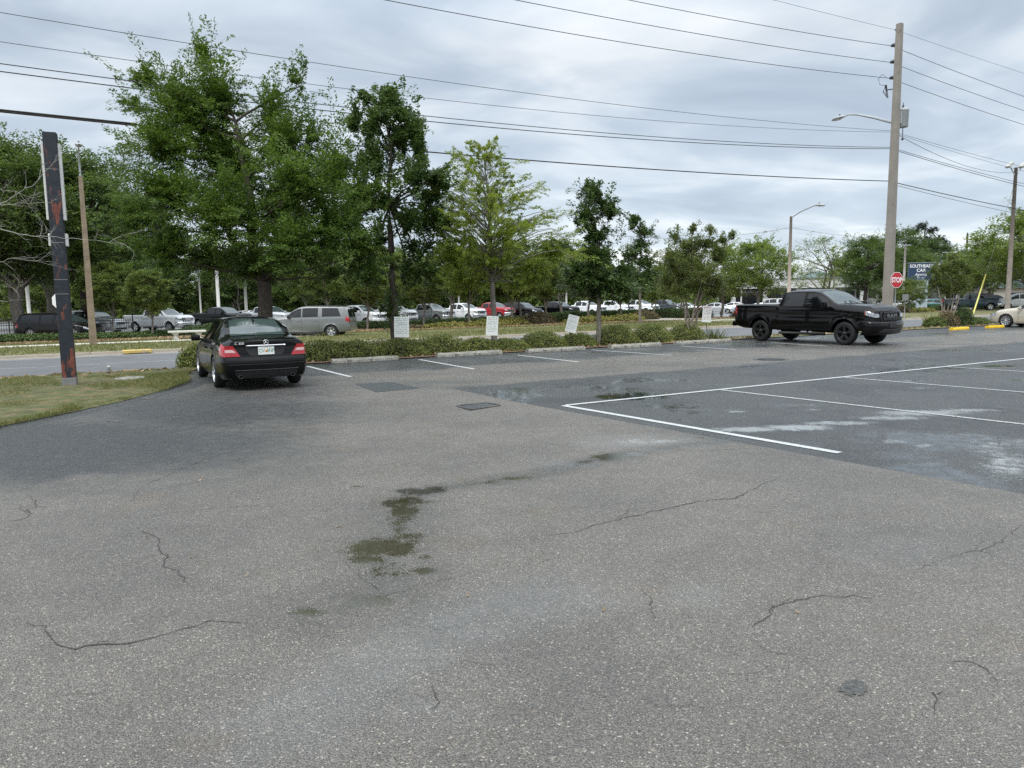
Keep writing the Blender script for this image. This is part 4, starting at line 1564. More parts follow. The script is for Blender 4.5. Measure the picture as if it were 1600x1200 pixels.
# cracks: thin wandering ribbons
def cracks():
    rng = np.random.default_rng(5)
    lines = [([(0, 820), (45, 808), (40, 798), (58, 792), (55, 783), (45, 778)], 3), ([(232, 845), (225, 832), (250, 842), (248, 858), (262, 870), (256, 885), (300, 905)], 2.4),
             ([(40, 972), (72, 978), (82, 1003), (105, 1012), (180, 1008), (260, 992), (320, 972), (380, 972)], 3.2), ([(205, 785), (215, 765), (270, 738), (330, 715), (385, 700)], 1.8),
             ([(165, 812), (240, 806), (330, 795), (420, 788), (480, 782)], 1.3), ([(850, 838), (905, 830), (930, 820), (1000, 805), (1085, 785), (1150, 778), (1185, 760), (1215, 748)], 3),
             ([(1165, 985), (1200, 965), (1215, 945), (1290, 930), (1370, 935)], 2.3), ([(1460, 1115), (1468, 1085), (1470, 1080)], 3), ([(1480, 1035), (1520, 1035), (1552, 1055), (1555, 1070)], 2),
             ([(1440, 890), (1500, 865), (1545, 858), (1600, 820)], 1.8), ([(1020, 970), (1018, 940), (1000, 920)], 1.4), ([(530, 872), (600, 930), (700, 905), (760, 890)], 1.2),
             ([(676, 1110), (680, 1080), (672, 1070)], 2), ([(870, 700), (905, 698), (915, 700)], 1.6), ([(820, 689), (870, 694), (900, 700)], 1.4), ([(1030, 700), (1100, 705), (1170, 700)], 1.5)]
    for _ in range(16):
        x_, y_ = rng.uniform(40, 1560), rng.uniform(690, 1120)
        if x_ > 1000 and y_ < 790:
            continue
        pts, dx_ = [(x_, y_)], rng.choice([-1, 1])
        for _k in range(rng.integers(2, 5)):
            x_ += dx_ * rng.uniform(20, 60)
            y_ += rng.uniform(-16, 10)
            pts.append((x_, y_))
        lines.append((pts, rng.uniform(.5, 1.0)))
    for pts, w in [lines[i_] for i_ in (0, 1, 2, 3, 5, 6, 9)]:
        for _k in range(2):
            i = rng.integers(0, len(pts) - 1)
            a = np.array(pts[i]) * .5 + np.array(pts[i + 1]) * .5
            d_ = np.array(pts[i + 1]) - np.array(pts[i])
            b1 = a + np.array([d_[0] * .35 + rng.uniform(-12, 12), d_[1] * .35 + rng.uniform(-14, 14)])
            b2 = b1 + np.array([d_[0] * .3 + rng.uniform(-10, 10), rng.uniform(-12, 12)])
            lines.append(([tuple(a), tuple(b1), tuple(b2)], w * .5))
    mb = MB()
    for pts, w in lines:
        P = [G(*p)[:2] for p in pts]
        q = [P[0]]
        for a, b in zip(P[:-1], P[1:]):
            k = max(2, int(np.linalg.norm(b - a) / .05))
            for i in range(1, k + 1):
                q.append(a + (b - a) * i / k + rng.normal(0, .012, 2))
        q = np.array(q)
        d = np.gradient(q, axis=0)
        d /= np.maximum(np.linalg.norm(d, axis=1, keepdims=True), 1e-6)
        nn_ = np.stack([-d[:, 1], d[:, 0]], 1)
        t = np.linspace(0, 1, len(q))
        ww = .0011 * w * (.25 + np.sin(np.pi * t) ** .5) * rng.uniform(.4, 1.5, len(q))
        mb.grid([[(*(q[i] - nn_[i] * ww[i]), .004), (*(q[i] + nn_[i] * ww[i]), .004)] for i in range(len(q))], 0, False, flip=True)
    tag(mb.build('pavement_cracks', M_CRACK), kind='structure')
    # a tar spot in the foreground and specks near the sedan
    for (cx, cy, rx, ry) in ((1333, 1075, 24, 13), (230, 622, 12, 2), (180, 658, 14, 2.2), (275, 652, 8, 1.2)):
        c = G(cx, cy)
        ex, ey = G(cx + rx, cy) - c, G(cx, cy + ry) - c
        pts = []
        for k in range(48):
            a = 2 * math.pi * k / 48
            f = .45 + .9 * float(fbm(np.array([math.cos(a) * 2.5 + cx]), np.array([math.sin(a) * 2.5]), 3, 4)[0]) + rng.uniform(-.13, .13)
            pts.append(c + ex * math.cos(a) * f + ey * math.sin(a) * f)
        poly_sheet('tar_spot', pts, M_TAR, .004)


cracks()


# ------------------------------------------------------------------ turf left and the verge in front of the street
def turf():
    ns = np.array([-14, -5, 0, 4, 7, 9, 10, 11, 12, 13, 14, 15, 16, 17, 18, 18.8, 19.4, 20, 20.5, 21, 22, 23, 24, 25, 25.7])
    cols = np.concatenate([np.linspace(-60, -8, 8), [-6, -4, -3, -2, -1.2, -.6, -.25, -.08, 0]])
    V, w = [], len(cols)
    sm = np.interp(ns, GB_N, GB_S)
    sm = np.where(ns > GB_N[-1], GB_S[-1] + (ns - GB_N[-1]) * .4, sm)
    for n_, s_ in zip(ns, sm):
        wob = (float(fbm(np.array([n_ * 1.7]), np.array([.5]), 7, 3)[0]) - .5) * .3
        for c in cols:
            edge = min(1, -c / .25)
            V.append(SN(s_ + wob + c, n_, float(gz(n_)) + .008 + .035 * edge))
    Q = [[i * w + j, i * w + j + 1, (i + 1) * w + j + 1, (i + 1) * w + j] for i in range(len(ns) - 1) for j in range(w - 1)]
    tag(link('turf', mesh_np('turf', np.array(V), np.array(Q), [M_TURF], True)), kind='structure')
    rng = np.random.default_rng(3)
    n = 170000
    N_ = rng.uniform(9, 25.4, n)
    sm = np.interp(N_, GB_N, GB_S)
    sm = np.where(N_ > GB_N[-1], GB_S[-1] + (N_ - GB_N[-1]) * .4, sm)
    S_ = sm + .06 - 12 * rng.uniform(0, 1, n) ** 1.5
    cl = fbm(S_ * 1.1, N_ * 1.1, 8, 4)
    keep = rng.uniform(0, 1, n) < .30 + ss(.40, .60, cl)
    S_, N_, cl = S_[keep], N_[keep], cl[keep]
    P = np.stack([S_ * U2[0] + N_ * N2[0], S_ * U2[1] + N_ * N2[1], gz(N_) + .03], 1)
    V = blades(rng, P, .02 + .05 * ss(.45, .7, cl), .006, .8)
    o = link('grass', mesh_np('grass', V, np.arange(len(V)).reshape(-1, 4), [L_GRASS]))
    tag(o, 'patchy green and brown grass around the peeling sign post', 'grass', kind='stuff')


turf()
strip('planting_bed', [20.75, 21, 22, 23, 24, 25, 25.95], 2.0, 21.5, M_MULCH, .03, ds=3.0)
strip('near_verge', [20.75, 21, 22, 23, 24, 25, 25.95], 23.0, 90, M_VERGE, .03, ds=3.0)


def verge_grass():
    rng = np.random.default_rng(4)
    n = 60000
    N_ = np.concatenate([rng.uniform(37.2, 43.9, n // 2), rng.uniform(45.6, 47.6, n // 6), rng.uniform(23.3, 25.8, n // 3)])
    n = len(N_)
    S_ = rng.uniform(0, 1, n) * 75 - 12
    near = N_ < 30
    S_[near] = 20 + rng.uniform(0, 1, near.sum()) * 30
    P = np.stack([S_ * U2[0] + N_ * N2[0], S_ * U2[1] + N_ * N2[1], gz(N_) + .03], 1)
    V = blades(rng, P, np.where(near, .16, .12), .018, .7)
    o = link('verge_grass', mesh_np('verge_grass', V, np.arange(len(V)).reshape(-1, 4), [L_GRASS]))
    tag(o, 'short yellow green grass along both edges of the street', 'grass', kind='stuff')
    # litter of dry leaves on the mulch
    n = 16000
    N_ = np.concatenate([rng.uniform(47.2, 58, n * 3 // 4), rng.uniform(20.9, 25.5, n - n * 3 // 4)])
    S_ = rng.uniform(-12, 55, n)
    P = np.stack([S_ * U2[0] + N_ * N2[0], S_ * U2[1] + N_ * N2[1], gz(N_) + .06], 1)
    # a few leaves and twigs blown onto the asphalt
    k = 260
    X_ = rng.uniform(-7, 16, k)
    Y_ = rng.uniform(3, 22, k)
    N3 = toSN(X_, Y_)[1]
    ok = (N3 < 20.4) & (toSN(X_, Y_)[0] > np.interp(N3, GB_N, GB_S))
    P = np.concatenate([P, np.stack([X_[ok], Y_[ok], np.full(ok.sum(), .012)], 1)])
    V = leaf_quads(rng, P[:-ok.sum()], rng.normal(0, 1, (len(P) - ok.sum(), 3)) * np.array([1, 1, .3]), rng.normal(0, .4, (len(P) - ok.sum(), 3)) + np.array([0, 0, 1]), .075, .05)
    V2 = leaf_quads(rng, P[-ok.sum():], rng.normal(0, 1, (ok.sum(), 3)) * np.array([1, 1, .1]), rng.normal(0, .15, (ok.sum(), 3)) + np.array([0, 0, 1]), .022, .008)
    V = np.concatenate([V, V2])
    o = link('leaf_litter', mesh_np('leaf_litter', V, np.arange(len(V)).reshape(-1, 4), [leafmat('dry leaves', (0.12, 0.07, 0.035), (0.26, 0.17, 0.09), (0.46, 0.33, 0.2), trans=.1)]))
    tag(o, 'brown fallen leaves scattered over the planting beds', 'leaves', kind='stuff')


verge_grass()
# ------------------------------------------------------------------ vehicles in place
SEDAN, TRUCK, SUV, VAN = sedan_spec(), truck_spec(), suv_spec(), suv_spec(True)
M_PLATE = pmat('licence plate', (0.72, 0.75, 0.72), rough=.4, var=.05)
M_PLGRN = pmat('plate green letters', (0.06, 0.22, 0.14), rough=.5, var=.05)
M_ORNG = pmat('plate orange', (0.75, 0.27, 0.05), rough=.5, var=.05)
M_WHT = pmat('white lettering', (0.82, 0.82, 0.82), rough=.5, var=.03)


def back_M(b, y, z, off):
    p = b.capyz(-1, y, z, off)
    t = b.capyz(-1, y + .01, z, off) - b.capyz(-1, y - .01, z, off)
    u = b.capyz(-1, y, z + .01, off) - b.capyz(-1, y, z - .01, off)
    return face_M(p, -t, u)


def front_M(b, y, z, off):
    p = b.capyz(1, y, z, off)
    t = b.capyz(1, y + .01, z, off) - b.capyz(1, y - .01, z, off)
    u = b.capyz(1, y, z + .01, off) - b.capyz(1, y, z - .01, off)
    return face_M(p, t, u)


def black_sedan():
    root, ob = SEDAN.put('parked_sedan', 'glossy black sedan seen from behind, parked beside the low shrubs under the big elm', 'car', (-6.04, 16.87, 0), R(119), BLACK)
    b = SEDAN.b
    Mx = back_M(b, 0, .795, .018)
    mb = MB()
    mb.box((0, 0, 0), (.31, .16, .006), M=Mx)
    pl = mb.build('licence_plate', M_PLATE, root)
    text_obj('plate_lettering', 'CV', .10, M_PLGRN, pl, Mx @ Matrix.Translation((-.088, -.005, .004)), .002, .85)
    text_obj('plate_lettering', '4NP', .10, M_PLGRN, pl, Mx @ Matrix.Translation((.082, -.005, .004)), .002, .85)
    mb = MB()
    mb.lathe([(.001, .006), (.024, .006), (.024, .002)], 14, Mx @ Matrix.Translation((0, -.005, .002)))
    mb.build('plate_emblem', M_ORNG, pl)
    text_obj('badge_lettering', 'C 300', .066, M_WHT, root, back_M(b, .50, .945, .014), .004, 1.1)
    mb = MB()
    Ms = back_M(b, 0, .955, .02)
    ring = [Vector((.048 * math.cos(a), .048 * math.sin(a), 0)) for a in np.linspace(0, 2 * math.pi, 21)]
    mb.tube([Ms @ p for p in ring], .006, 6, caps=False)
    for k in range(3):
        a = math.pi / 2 + k * 2 * math.pi / 3
        mb.tube([Ms @ Vector((0, 0, 0)), Ms @ Vector((.046 * math.cos(a), .046 * math.sin(a), 0))], [.011, .003], 5)
    mb.build('boot_emblem', M_CHROME, root)
    mb = MB()
    p = b.P(-1.02, 2.999)
    mb.box(p + np.array([0, 0, .025]), (.14, .035, .05), bev=.015)
    mb.build('roof_aerial', BLACK, root)


black_sedan()


def black_truck():
    root, ob = TRUCK.put('pickup_truck', 'black crew cab pickup with black wheels facing right beside the wheel stops', 'pickup truck', (11.31, 27.86, 0), R(-58), BLACK,
                         over={'rim': M_RIMB, 'chrome': BLACK, 'lamp': M_LAMP})
    b = TRUCK.b
    g = [o for o in root.children if o.name.startswith('grille')][0]
    text_obj('grille_lettering', 'RAM', .19, pmat('dark chrome', (.25, .25, .26), rough=.3, metal=.8, var=.05), g, front_M(b, 0, 1.0, .035), .01, 1.5)
    mb = MB()
    mb.box((3.09, 0, .70), (.01, .36, .15))
    mb.build('plate_holder', M_TRIM, root)
    for sd in (1, -1):
        mb = MB()
        mb.tube([b.P(1.56, 2.6, sd) + np.array([.02, 0, .02]), b.P(1.36, 2.85, sd) + np.array([0, 0, .02])], .012, 5)
        mb.build('wiper', M_TRIM, root)


black_truck()
root, ob = SEDAN.put('parked_sedan', 'beige pearl sedan cut off by the right edge, nose over a yellow wheel stop', 'car', (26.45, 36.7, 0), R(121), BEIGE)


def on_lot(px, D):
    p = AT(px, 470, D)
    return (p[0], p[1], gzxy(p[0], p[1]) + .03)


CARS = [
    # spec, paint, px of centre, distance, heading, name, label
    (VAN, BLACK, 92, 50, -6, 'minivan', 'black minivan behind the iron fence at the left edge'),
    (SUV, SILVER, 140, 58, -12, 'parked_suv', 'silver car nose to the iron fence just behind the wooden lamp post'),
    (TRUCK, WHITE, 247, 62, -20, 'pickup_truck', 'white heavy pickup left of the sedan, behind the white bench'),
    (TRUCK, BLACK, 343, 67, -22, 'pickup_truck', 'black pickup seen over the roof of the black sedan'),
    (TRUCK, SILVER, 415, 70, -24, 'pickup_truck', 'silver grey pickup half hidden behind the elm trunk'),
    (SEDAN, WHITE, 388, 84, -24, 'parked_sedan', 'white car low between the black pickup and the silver grey pickup'),
    (TRUCK, WHITE, 556, 66, -30, 'pickup_truck', 'white pickup just right of the pewter SUV tail'),
    (TRUCK, WHITE, 608, 74, -32, 'pickup_truck', 'white pickup behind the dark oak trunk and leftmost notice board'),
    (TRUCK, GREYP, 668, 76, -34, 'pickup_truck', 'grey green pickup left of a white pickup in the far row'),
    (TRUCK, WHITE, 719, 79, -38, 'pickup_truck', 'white pickup between the grey green pickup and the red pickup'),
    (TRUCK, RED, 768, 86, -38, 'pickup_truck', 'red pickup behind the trunk of the airy yellow green tree'),
    (SUV, BLACK, 815, 86, -40, 'parked_suv', 'black SUV right of the red pickup'),
    (TRUCK, BLACK, 868, 88, -40, 'pickup_truck', 'black pickup right of the black SUV in the far row'),
    (TRUCK, WHITE, 912, 94, -40, 'pickup_truck', 'white pickup directly behind the tilted notice board'),
    (TRUCK, WHITE, 956, 98, -40, 'pickup_truck', 'white pickup behind the young magnolia trunk'),
    (TRUCK, WHITE, 996, 100, -42, 'pickup_truck', 'white pickup left of the dark grey pickup at the right end of the row'),
    (TRUCK, DGREY, 1036, 104, -42, 'pickup_truck', 'dark grey pickup at the right end of the far row'),
    (SEDAN, WHITE, 1073, 108, -35, 'parked_sedan', 'white car behind the trunks of the crape myrtle'),
    (SEDAN, SILVER, 1122, 100, -30, 'parked_sedan', 'silver sedan just above the red lettered notice board'),
    (SEDAN, WHITE, 1152, 106, -28, 'parked_sedan', 'white sedan in front of the dealership columns, behind the silver sedan'),
    (SUV, SILVER, 1205, 108, 160, 'parked_suv', 'silver SUV seen over the bed of the black pickup'),
    (SEDAN, DGREY, 1352, 98, -20, 'parked_sedan', 'dark sedan seen over the hood of the black pickup'),
    (SEDAN, WHITE, 1392, 108, -15, 'parked_sedan', 'white sedan behind the foot of the concrete utility pole'),
    (SUV, WHITE, 1420, 118, -15, 'parked_suv', 'white SUV left of the blue sign pillar'),
    (SEDAN, TEAL, 1461, 92, -20, 'parked_sedan', 'teal car just right of the blue sign pillar'),
    (TRUCK, NAVY, 1516, 88, -25, 'pickup_truck', 'dark teal pickup behind the yellow guy guard'),
    (SEDAN, WHITE, 1452, 122, -15, 'parked_sedan', 'white car behind the blue sign pillar and the teal car'),
    (SUV, WHITE, 1592, 92, 165, 'parked_suv', 'white SUV behind the floodlight pole at the right edge'),
    (SUV, BLACK, 1553, 108, -15, 'parked_suv', 'black SUV between the dark teal pickup and the right edge'),
    (SUV, DGREY, 1640, 100, -15, 'parked_suv', 'dark grey SUV just outside the right edge'),
]
for (sp, paint, px, D, hd, nm, lb) in CARS[:-1]:
    ov = {'chrome': paint if paint in (WHITE, BLACK) and px < 700 and px > 500 else M_CHROME}
    if paint is BLACK:
        ov = {'chrome': M_TRIM}
    r_, o_ = sp.put(nm, lb, {'minivan': 'van', 'parked_suv': 'SUV', 'pickup_truck': 'pickup truck', 'parked_sedan': 'car'}[nm], on_lot(px, D), R(hd), paint, 'vehicles in the lot across the street', ov)
    if px == 247:
        g = [c for c in r_.children if c.name.startswith('grille')][0]
        text_obj('grille_lettering', 'RAM', .2, M_WHT, g, front_M(TRUCK.b, 0, 1.0, .035), .01, 1.5)
p = AT(485, 500, 45.4)
SUV.put('parked_suv', 'pewter SUV facing left across the street, just right of the black sedan', 'SUV', (p[0], p[1], -.42), R(178), PEWTER)

# ------------------------------------------------------------------ wheel stops
WS = [((519, 568), (620, 562), M_STOP, 'grey concrete wheel stop nearest the black sedan'),
      ((689, 559), (775, 552), M_STOP, 'grey concrete wheel stop below the upright white notice board by the airy tree'),
      ((830, 552), (905, 546), M_STOP, 'grey concrete wheel stop left of the tilted notice board stake'),
      ((957, 545), (1026, 540), M_STOP, 'mossy concrete wheel stop below the round clipped shrubs'),
      ((1067, 539.5), (1128, 533.5), M_STOP, 'mossy concrete wheel stop under the red lettered notice board'),
      ((1478, 516), (1519, 515), M_YEL, 'yellow wheel stop standing clear left of the beige sedan'),
      ((1536, 513), (1572, 512), M_YEL, 'yellow wheel stop under the nose of the beige sedan')]
for (a, b, m, lb) in WS:
    A_, B_ = G(*a), G(*b)
    d = B_ - A_
    L_ = float(np.linalg.norm(d))
    ang = A0 + R(random.Random(lb).uniform(-1.5, 1.5))
    rng_ = np.random.default_rng(int(L_ * 1000))
    mb = MB()
    prof = [(-.11, 0), (-.105, .07), (-.065, .125), (.065, .125), (.105, .07), (.11, 0)]
    xs_ = np.linspace(-L_ / 2, L_ / 2, 15)
    Pg = [[(x + rng_.normal(0, .004), y + rng_.normal(0, .003), max(0, z + rng_.normal(0, .004))) for (y, z) in prof] for x in xs_]
    mb.grid(Pg, 0, False, flip=True)
    mb.add(Pg[0], [list(range(6))])
    mb.add(Pg[-1], [list(range(6))[::-1]])
    o = mb.build('wheel_stop', m, None, (A_ + B_) / 2 + np.array([0, 0, .002]), ang)
    tag(o, lb, 'wheel stop', 'wheel stops along the parking bays')

# ------------------------------------------------------------------ left sign post
M_POST = None


def post_mat():
    m, t, b, out = newmat('peeling navy paint')
    L = t.links.new
    tc = nd(t, 'ShaderNodeTexCoord')
    mp = nd(t, 'ShaderNodeMapping')
    mp.inputs['Scale'].default_value = (3.2, 3.2, .9)
    L(tc.outputs['Object'], mp.inputs[0])
    n = nd(t, 'ShaderNodeTexNoise', i_Scale=1.5, i_Detail=9.0, i_Roughness=.62, i_Distortion=.8)
    L(mp.outputs[0], n.inputs['Vector'])
    sp = nd(t, 'ShaderNodeSeparateXYZ')
    L(tc.outputs['Object'], sp.inputs[0])
    # more paint has come off low down
    r = ramp(t, [(0.0, (.02,) * 3), (0.04, (.13,) * 3), (0.13, (.15,) * 3), (0.19, (.04,) * 3), (0.27, (.055,) * 3), (0.36, (.01,) * 3), (0.48, (.02,) * 3), (0.52, (.065,) * 3), (0.60, (-.01,) * 3), (1, (-.05,) * 3)])
    dv = nd(t, 'ShaderNodeMath', operation='DIVIDE', i_1=5.3)
    L(sp.outputs[2], dv.inputs[0])
    L(dv.outputs[0], r.inputs[0])
    ad = nd(t, 'ShaderNodeMath', operation='ADD')
    L(n.outputs[0], ad.inputs[0])
    L(r.outputs[0], ad.inputs[1])
    mr = nd(t, 'ShaderNodeMapRange', i_1=.612, i_2=.622)
    L(ad.outputs[0], mr.inputs[0])
    n2 = nd(t, 'ShaderNodeTexNoise', i_Scale=9.0, i_Detail=6.0)
    L(tc.outputs['Object'], n2.inputs['Vector'])
    navy = ramp(t, [(0.3, (0.010, 0.013, 0.02)), (0.62, (0.018, 0.024, 0.036)), (0.78, (0.06, 0.065, 0.07))])
    L(n2.outputs[0], navy.inputs[0])
    rust = ramp(t, [(0.3, (0.12, 0.032, 0.02)), (0.55, (0.19, 0.055, 0.034)), (0.75, (0.26, 0.105, 0.07))])
    L(n2.outputs[0], rust.inputs[0])
    mx = nd(t, 'ShaderNodeMix', data_type='RGBA')
    L(mr.outputs[0], mx.inputs['Factor'])
    L(navy.outputs[0], mx.inputs['A'])
    L(rust.outputs[0], mx.inputs['B'])
    L(mx.outputs['Result'], b.inputs['Base Color'])
    b.inputs['Roughness'].default_value = .55
    bp = nd(t, 'ShaderNodeBump', i_Strength=.5, i_Distance=.004)
    L(mr.outputs[0], bp.inputs['Height'])
    bp.invert = True
    L(bp.outputs[0], b.inputs['Normal'])
    return m


M_STEELW = pmat('white painted steel', (0.72, 0.72, 0.70), rough=.5, var=.1, scale=6, grime=((.35, .33, .3), .64, 6))
M_STEELG = pmat('grey steel', (0.24, 0.24, 0.235), rough=.55, metal=.3, var=.15)
gp = G(110, 604)
sg = thing('sign_post', 'tall navy steel sign post with peeling red primer and white edges, in the grass', 'sign post', gp, R(22))
mb = MB()
mb.box((0, 0, 2.75), (.25, .22, 5.1), bev=.01)
mb.build('post', post_mat(), sg)
mb = MB()
mb.box((0, 0, .10), (.27, .25, .2), bev=.01)
mb.build('base_collar', M_STEELG, sg)
for sd in (-1, 1):
    for (z0, z1) in ((3.52, 5.08), (2.98, 3.24)):
        mb = MB()
        mb.box((sd * .152, .02, (z0 + z1) / 2), (.045, .16, z1 - z0), bev=.006)
        mb.build('edge_channel', M_STEELW, sg)
mb = MB()
for z in (1.98, 2.28, 4.55, 3.05):
    mb.box((0, -.111, z), (.25, .006, .012))
mb.build('weld_seam', M_STEELG, sg)
# road sign seen from the edge behind the post
p = along(97, 44)
rs = thing('road_sign', 'white edged road sign on a thin grey pole, half hidden behind the peeling sign post', 'road sign', p)
mb = MB()
mb.tube([(0, 0, -.1), (0, 0, 9.0)], .055, 8)
mb.build('pole', M_STEELG, rs)
mb = MB()
zs = AT(98, 470, p[1])[2] - p[2]
mb.prism([(.45 * math.cos(R(22.5 + 45 * k)), .45 * math.sin(R(22.5 + 45 * k))) for k in range(8)], .02, Matrix.Translation((0, -.08, zs)) @ Matrix.Rotation(R(90), 4, 'X'))
mb.build('sign_plate', M_WHT, rs)


# ------------------------------------------------------------------ notice boards
def notice_mat(name, ink, strength):
    m, t, b, out = newmat(name)
    L = t.links.new
    tc = nd(t, 'ShaderNodeTexCoord')
    n = nd(t, 'ShaderNodeTexNoise', i_Scale=9.0, i_Detail=4.0)
    L(tc.outputs['Object'], n.inputs['Vector'])
    r = ramp(t, [(.35, (.72, .75, .70)), (.6, (.80, .82, .79))])
    L(n.outputs[0], r.inputs[0])
    L(r.outputs[0], b.inputs['Base Color'])
    b.inputs['Roughness'].default_value = .45
    return m


M_BOARD = notice_mat('notice board face', (0, 0, 0), 0)
M_INKG = pmat('faded green ink', (0.42, 0.50, 0.44), rough=.6, var=.12, scale=30)
M_INKB = pmat('faded blue ink', (0.40, 0.45, 0.53), rough=.6, var=.12, scale=30)
M_INKR = pmat('faded red ink', (0.50, 0.18, 0.20), rough=.6, var=.2, scale=30)
M_INKK = pmat('dark ink', (0.24, 0.22, 0.28), rough=.6, var=.2, scale=30)


def notice(cx, cy, wpx, hpx, tilt, base_px, label, inks, seed, n=21.3):
    rng = random.Random(seed)
    k = ray(cx, cy)
    kk = k[0] / k[1]
    Y = n / (kk * N2[0] + N2[1])
    c = AT(cx, cy, Y)
    w, h = wpx * Y / F, hpx * Y / F
    bx = AT(base_px[0], base_px[1], Y)
    g0 = np.array([bx[0], Y, gzxy(bx[0], Y)])
    t = thing('notice_board', label, 'yard sign', g0, 0, 'small white notice boards on stakes')
    rel = c - g0
    yaw = math.atan2(c[0], c[1])
    M0 = Matrix.Translation(Vector([float(q) for q in rel])) @ Matrix.Rotation(-yaw, 4, 'Z') @ Matrix.Rotation(R(-tilt), 4, 'Y')
    mb = MB()
    mb.box((0, 0, 0), (w, .012, h), M=M0)
    bd = mb.build('board', M_BOARD, t)
    mb = MB()
    lo = M0 @ Vector((0, .02, -h * .5))
    hi = M0 @ Vector((0, .02, h * .1))
    mb.tube([(0, .02, -.2), lo, hi], .013, 6)
    mb.build('stake', M_TRIM, t)
    Mf = M0 @ Matrix.Rotation(R(90), 4, 'X')
    rows = 9
    if True:
        mb = MB()
        for r_ in range(rows):
            mi_ = r_ % len(inks)
            y = h * (.41 - .088 * r_)
            lh = h * (.055 if r_ in (0, 3) else .030)
            x = -w * .40
            while x < w * .38:
                lw = w * (rng.uniform(.03, .045) if r_ in (0, 3) else rng.uniform(.015, .03))
                if rng.random() < .93:
                    mb.box((x + lw / 2, y, .0072), (lw * .8, lh, .002), M=Mf, mi=mi_)
                    x += lw * 1.05
                else:
                    x += w * rng.uniform(.03, .09)
        if mb.v:
            mb.build('lettering', inks, bd)


notice(627.5, 511, 23, 32, -1.5, (629, 560), 'leftmost white notice board, faded green print, in front of the dark oak trunk', [M_INKG, M_INKB, M_INKG], 1)
notice(769, 509, 18.5, 30, -4, (771, 556), 'white notice board with faded green print beside the airy tree trunk', [M_INKG, M_INKG, M_INKB], 2)
notice(894, 506, 17, 27, -14, (899, 548), 'tilted white notice board leaning left above the grey shrub', [M_INKB, M_INKG], 3)
notice(1104.5, 491, 13.5, 25, -4, (1107, 531), 'white notice board with dark red and purple print on a black stake', [M_INKR, M_INKK, M_INKR, M_INKB], 4)

# ------------------------------------------------------------------ utility pole and its lines
PP = along(1386.5, 23.5)
M_PCONC = pmat('pole concrete', (0.275, 0.25, 0.22), rough=.9, var=.15, scale=1.5, bump=.2, bscale=20, grime=((.19, .165, .135), .58, 1.2))
up = thing('utility_pole', 'tall square concrete utility pole behind the black pickup with transformer and lamp arm', 'utility pole', PP, A0)
PH = AT(1403, 37, PP[1])[2] - PP[2]


def zat(py):
    return AT(1395, py, PP[1])[2] - PP[2]


mb = MB()
a_, b_ = .20, .125
mb.add([(sx * q, sy * q, z) for (q, z) in ((a_, -.3), (b_, PH)) for (sx, sy) in ((-1, -1), (1, -1), (1, 1), (-1, 1))], [[0, 1, 5, 4], [1, 2, 6, 5], [2, 3, 7, 6], [3, 0, 4, 7], [4, 5, 6, 7]])
mb.build('shaft', M_PCONC, up)
M_INS = pmat('insulator', (0.06, 0.065, 0.08), rough=.35, var=.1)
M_WIRE = pmat('wire', (0.02, 0.02, 0.022), rough=.7, var=.1)
M_WIREL = pmat('grey wire', (0.11, 0.12, 0.13), rough=.6, var=.1)
ATT = []
for py in (45, 68, 94, 119):
    z = zat(py)
    half = a_ + (b_ - a_) * z / PH
    mb = MB()
    if py > 50:
        mb.lathe([(.03, 0), (.03, .05), (.09, .08), (.09, .12), (.04, .14), (.09, .17), (.09, .21), (.04, .24), (.07, .27), (.001, .30)], 12, Matrix.Translation((0, half, z)) @ Matrix.Rotation(R(-90), 4, 'X'))
        off = half + .28
    else:
        mb.box((0, half + .04, z), (.1, .1, .1), bev=.01)
        off = half + .09
    mb.build('insulator', M_INS, up)
    ATT.append((z, off))
# transformer on the side away from the camera left
zt0, zt1 = zat(198), zat(169)
mb = MB()
xc = .245 + .28
mb.lathe([(.001, zt0), (.22, zt0), (.25, zt0 + .03), (.25, zt1 - .12), (.27, zt1 - .1), (.27, zt1 - .03), (.2, zt1 + .03), (.001, zt1 + .05)], 22, Matrix.Translation((xc, -.08, 0)))
mb.box((.27, -.08, (zt0 + zt1) / 2), (.1, .14, .6))
ti = mb.build('transformer', pmat('transformer grey', (0.42, 0.45, 0.46), rough=.4, var=.06), up)
mb = MB()
mb.lathe([(.03, 0), (.06, .04), (.03, .08), (.06, .12), (.03, .16), (.02, .26), (.001, .3)], 10, Matrix.Translation((xc - .05, -.08, zt1 + .03)))
mb.build('bushing', M_INS, ti)
mb = MB()
mb.tube([(xc + .05, -.05, zt0), (xc + .06, -.05, zt0 - .5)], .02, 5)
mb.lathe([(.001, 0), (.06, .05), (.06, .12), (.001, .16)], 8, Matrix.Translation((xc + .06, -.05, zt0 - .65)))
mb.build('ground_lead', M_INS, ti)
# fused cutout
zc = zat(141)
mb = MB()
mb.tube([(0, .2, zc + .1), (0, .55, zc + .15)], .03, 6)
mb.tube([(0, .62, zc + .4), (0, .50, zc - .25)], .05, 8)
mb.tube([(0, .5, zc - .25), (0, .75, zc + .1), (0, .62, zc + .4)], .025, 6)
lp = [(0, .66, zc + .38), (0, .95, zc + .5), (0, 1.05, zc + .8), (0, .85, zc + 1.0), (0, .6, zat(116))]
mb.tube(lp, .014, 5)
mb.build('fuse_cutout', M_INS, up)
# lamp arm over the street
M_GALV = pmat('galvanised steel', (0.40, 0.42, 0.43), rough=.45, metal=.4, var=.1)
za = zat(190)
mb = MB()
ztip = AT(1308, 182, PP[1] + 2.57)[2] - PP[2]
pts = [(0, .2, za), (0, 1.2, za + (ztip - za) * .5), (0, 2.2, za + (ztip - za) * .92), (0, 2.7, ztip + .03), (0, 3.0, ztip)]
mb.tube(pts, [.075, .065, .05, .04, .035], 8)
la_ = mb.build('lamp_arm', M_GALV, up)


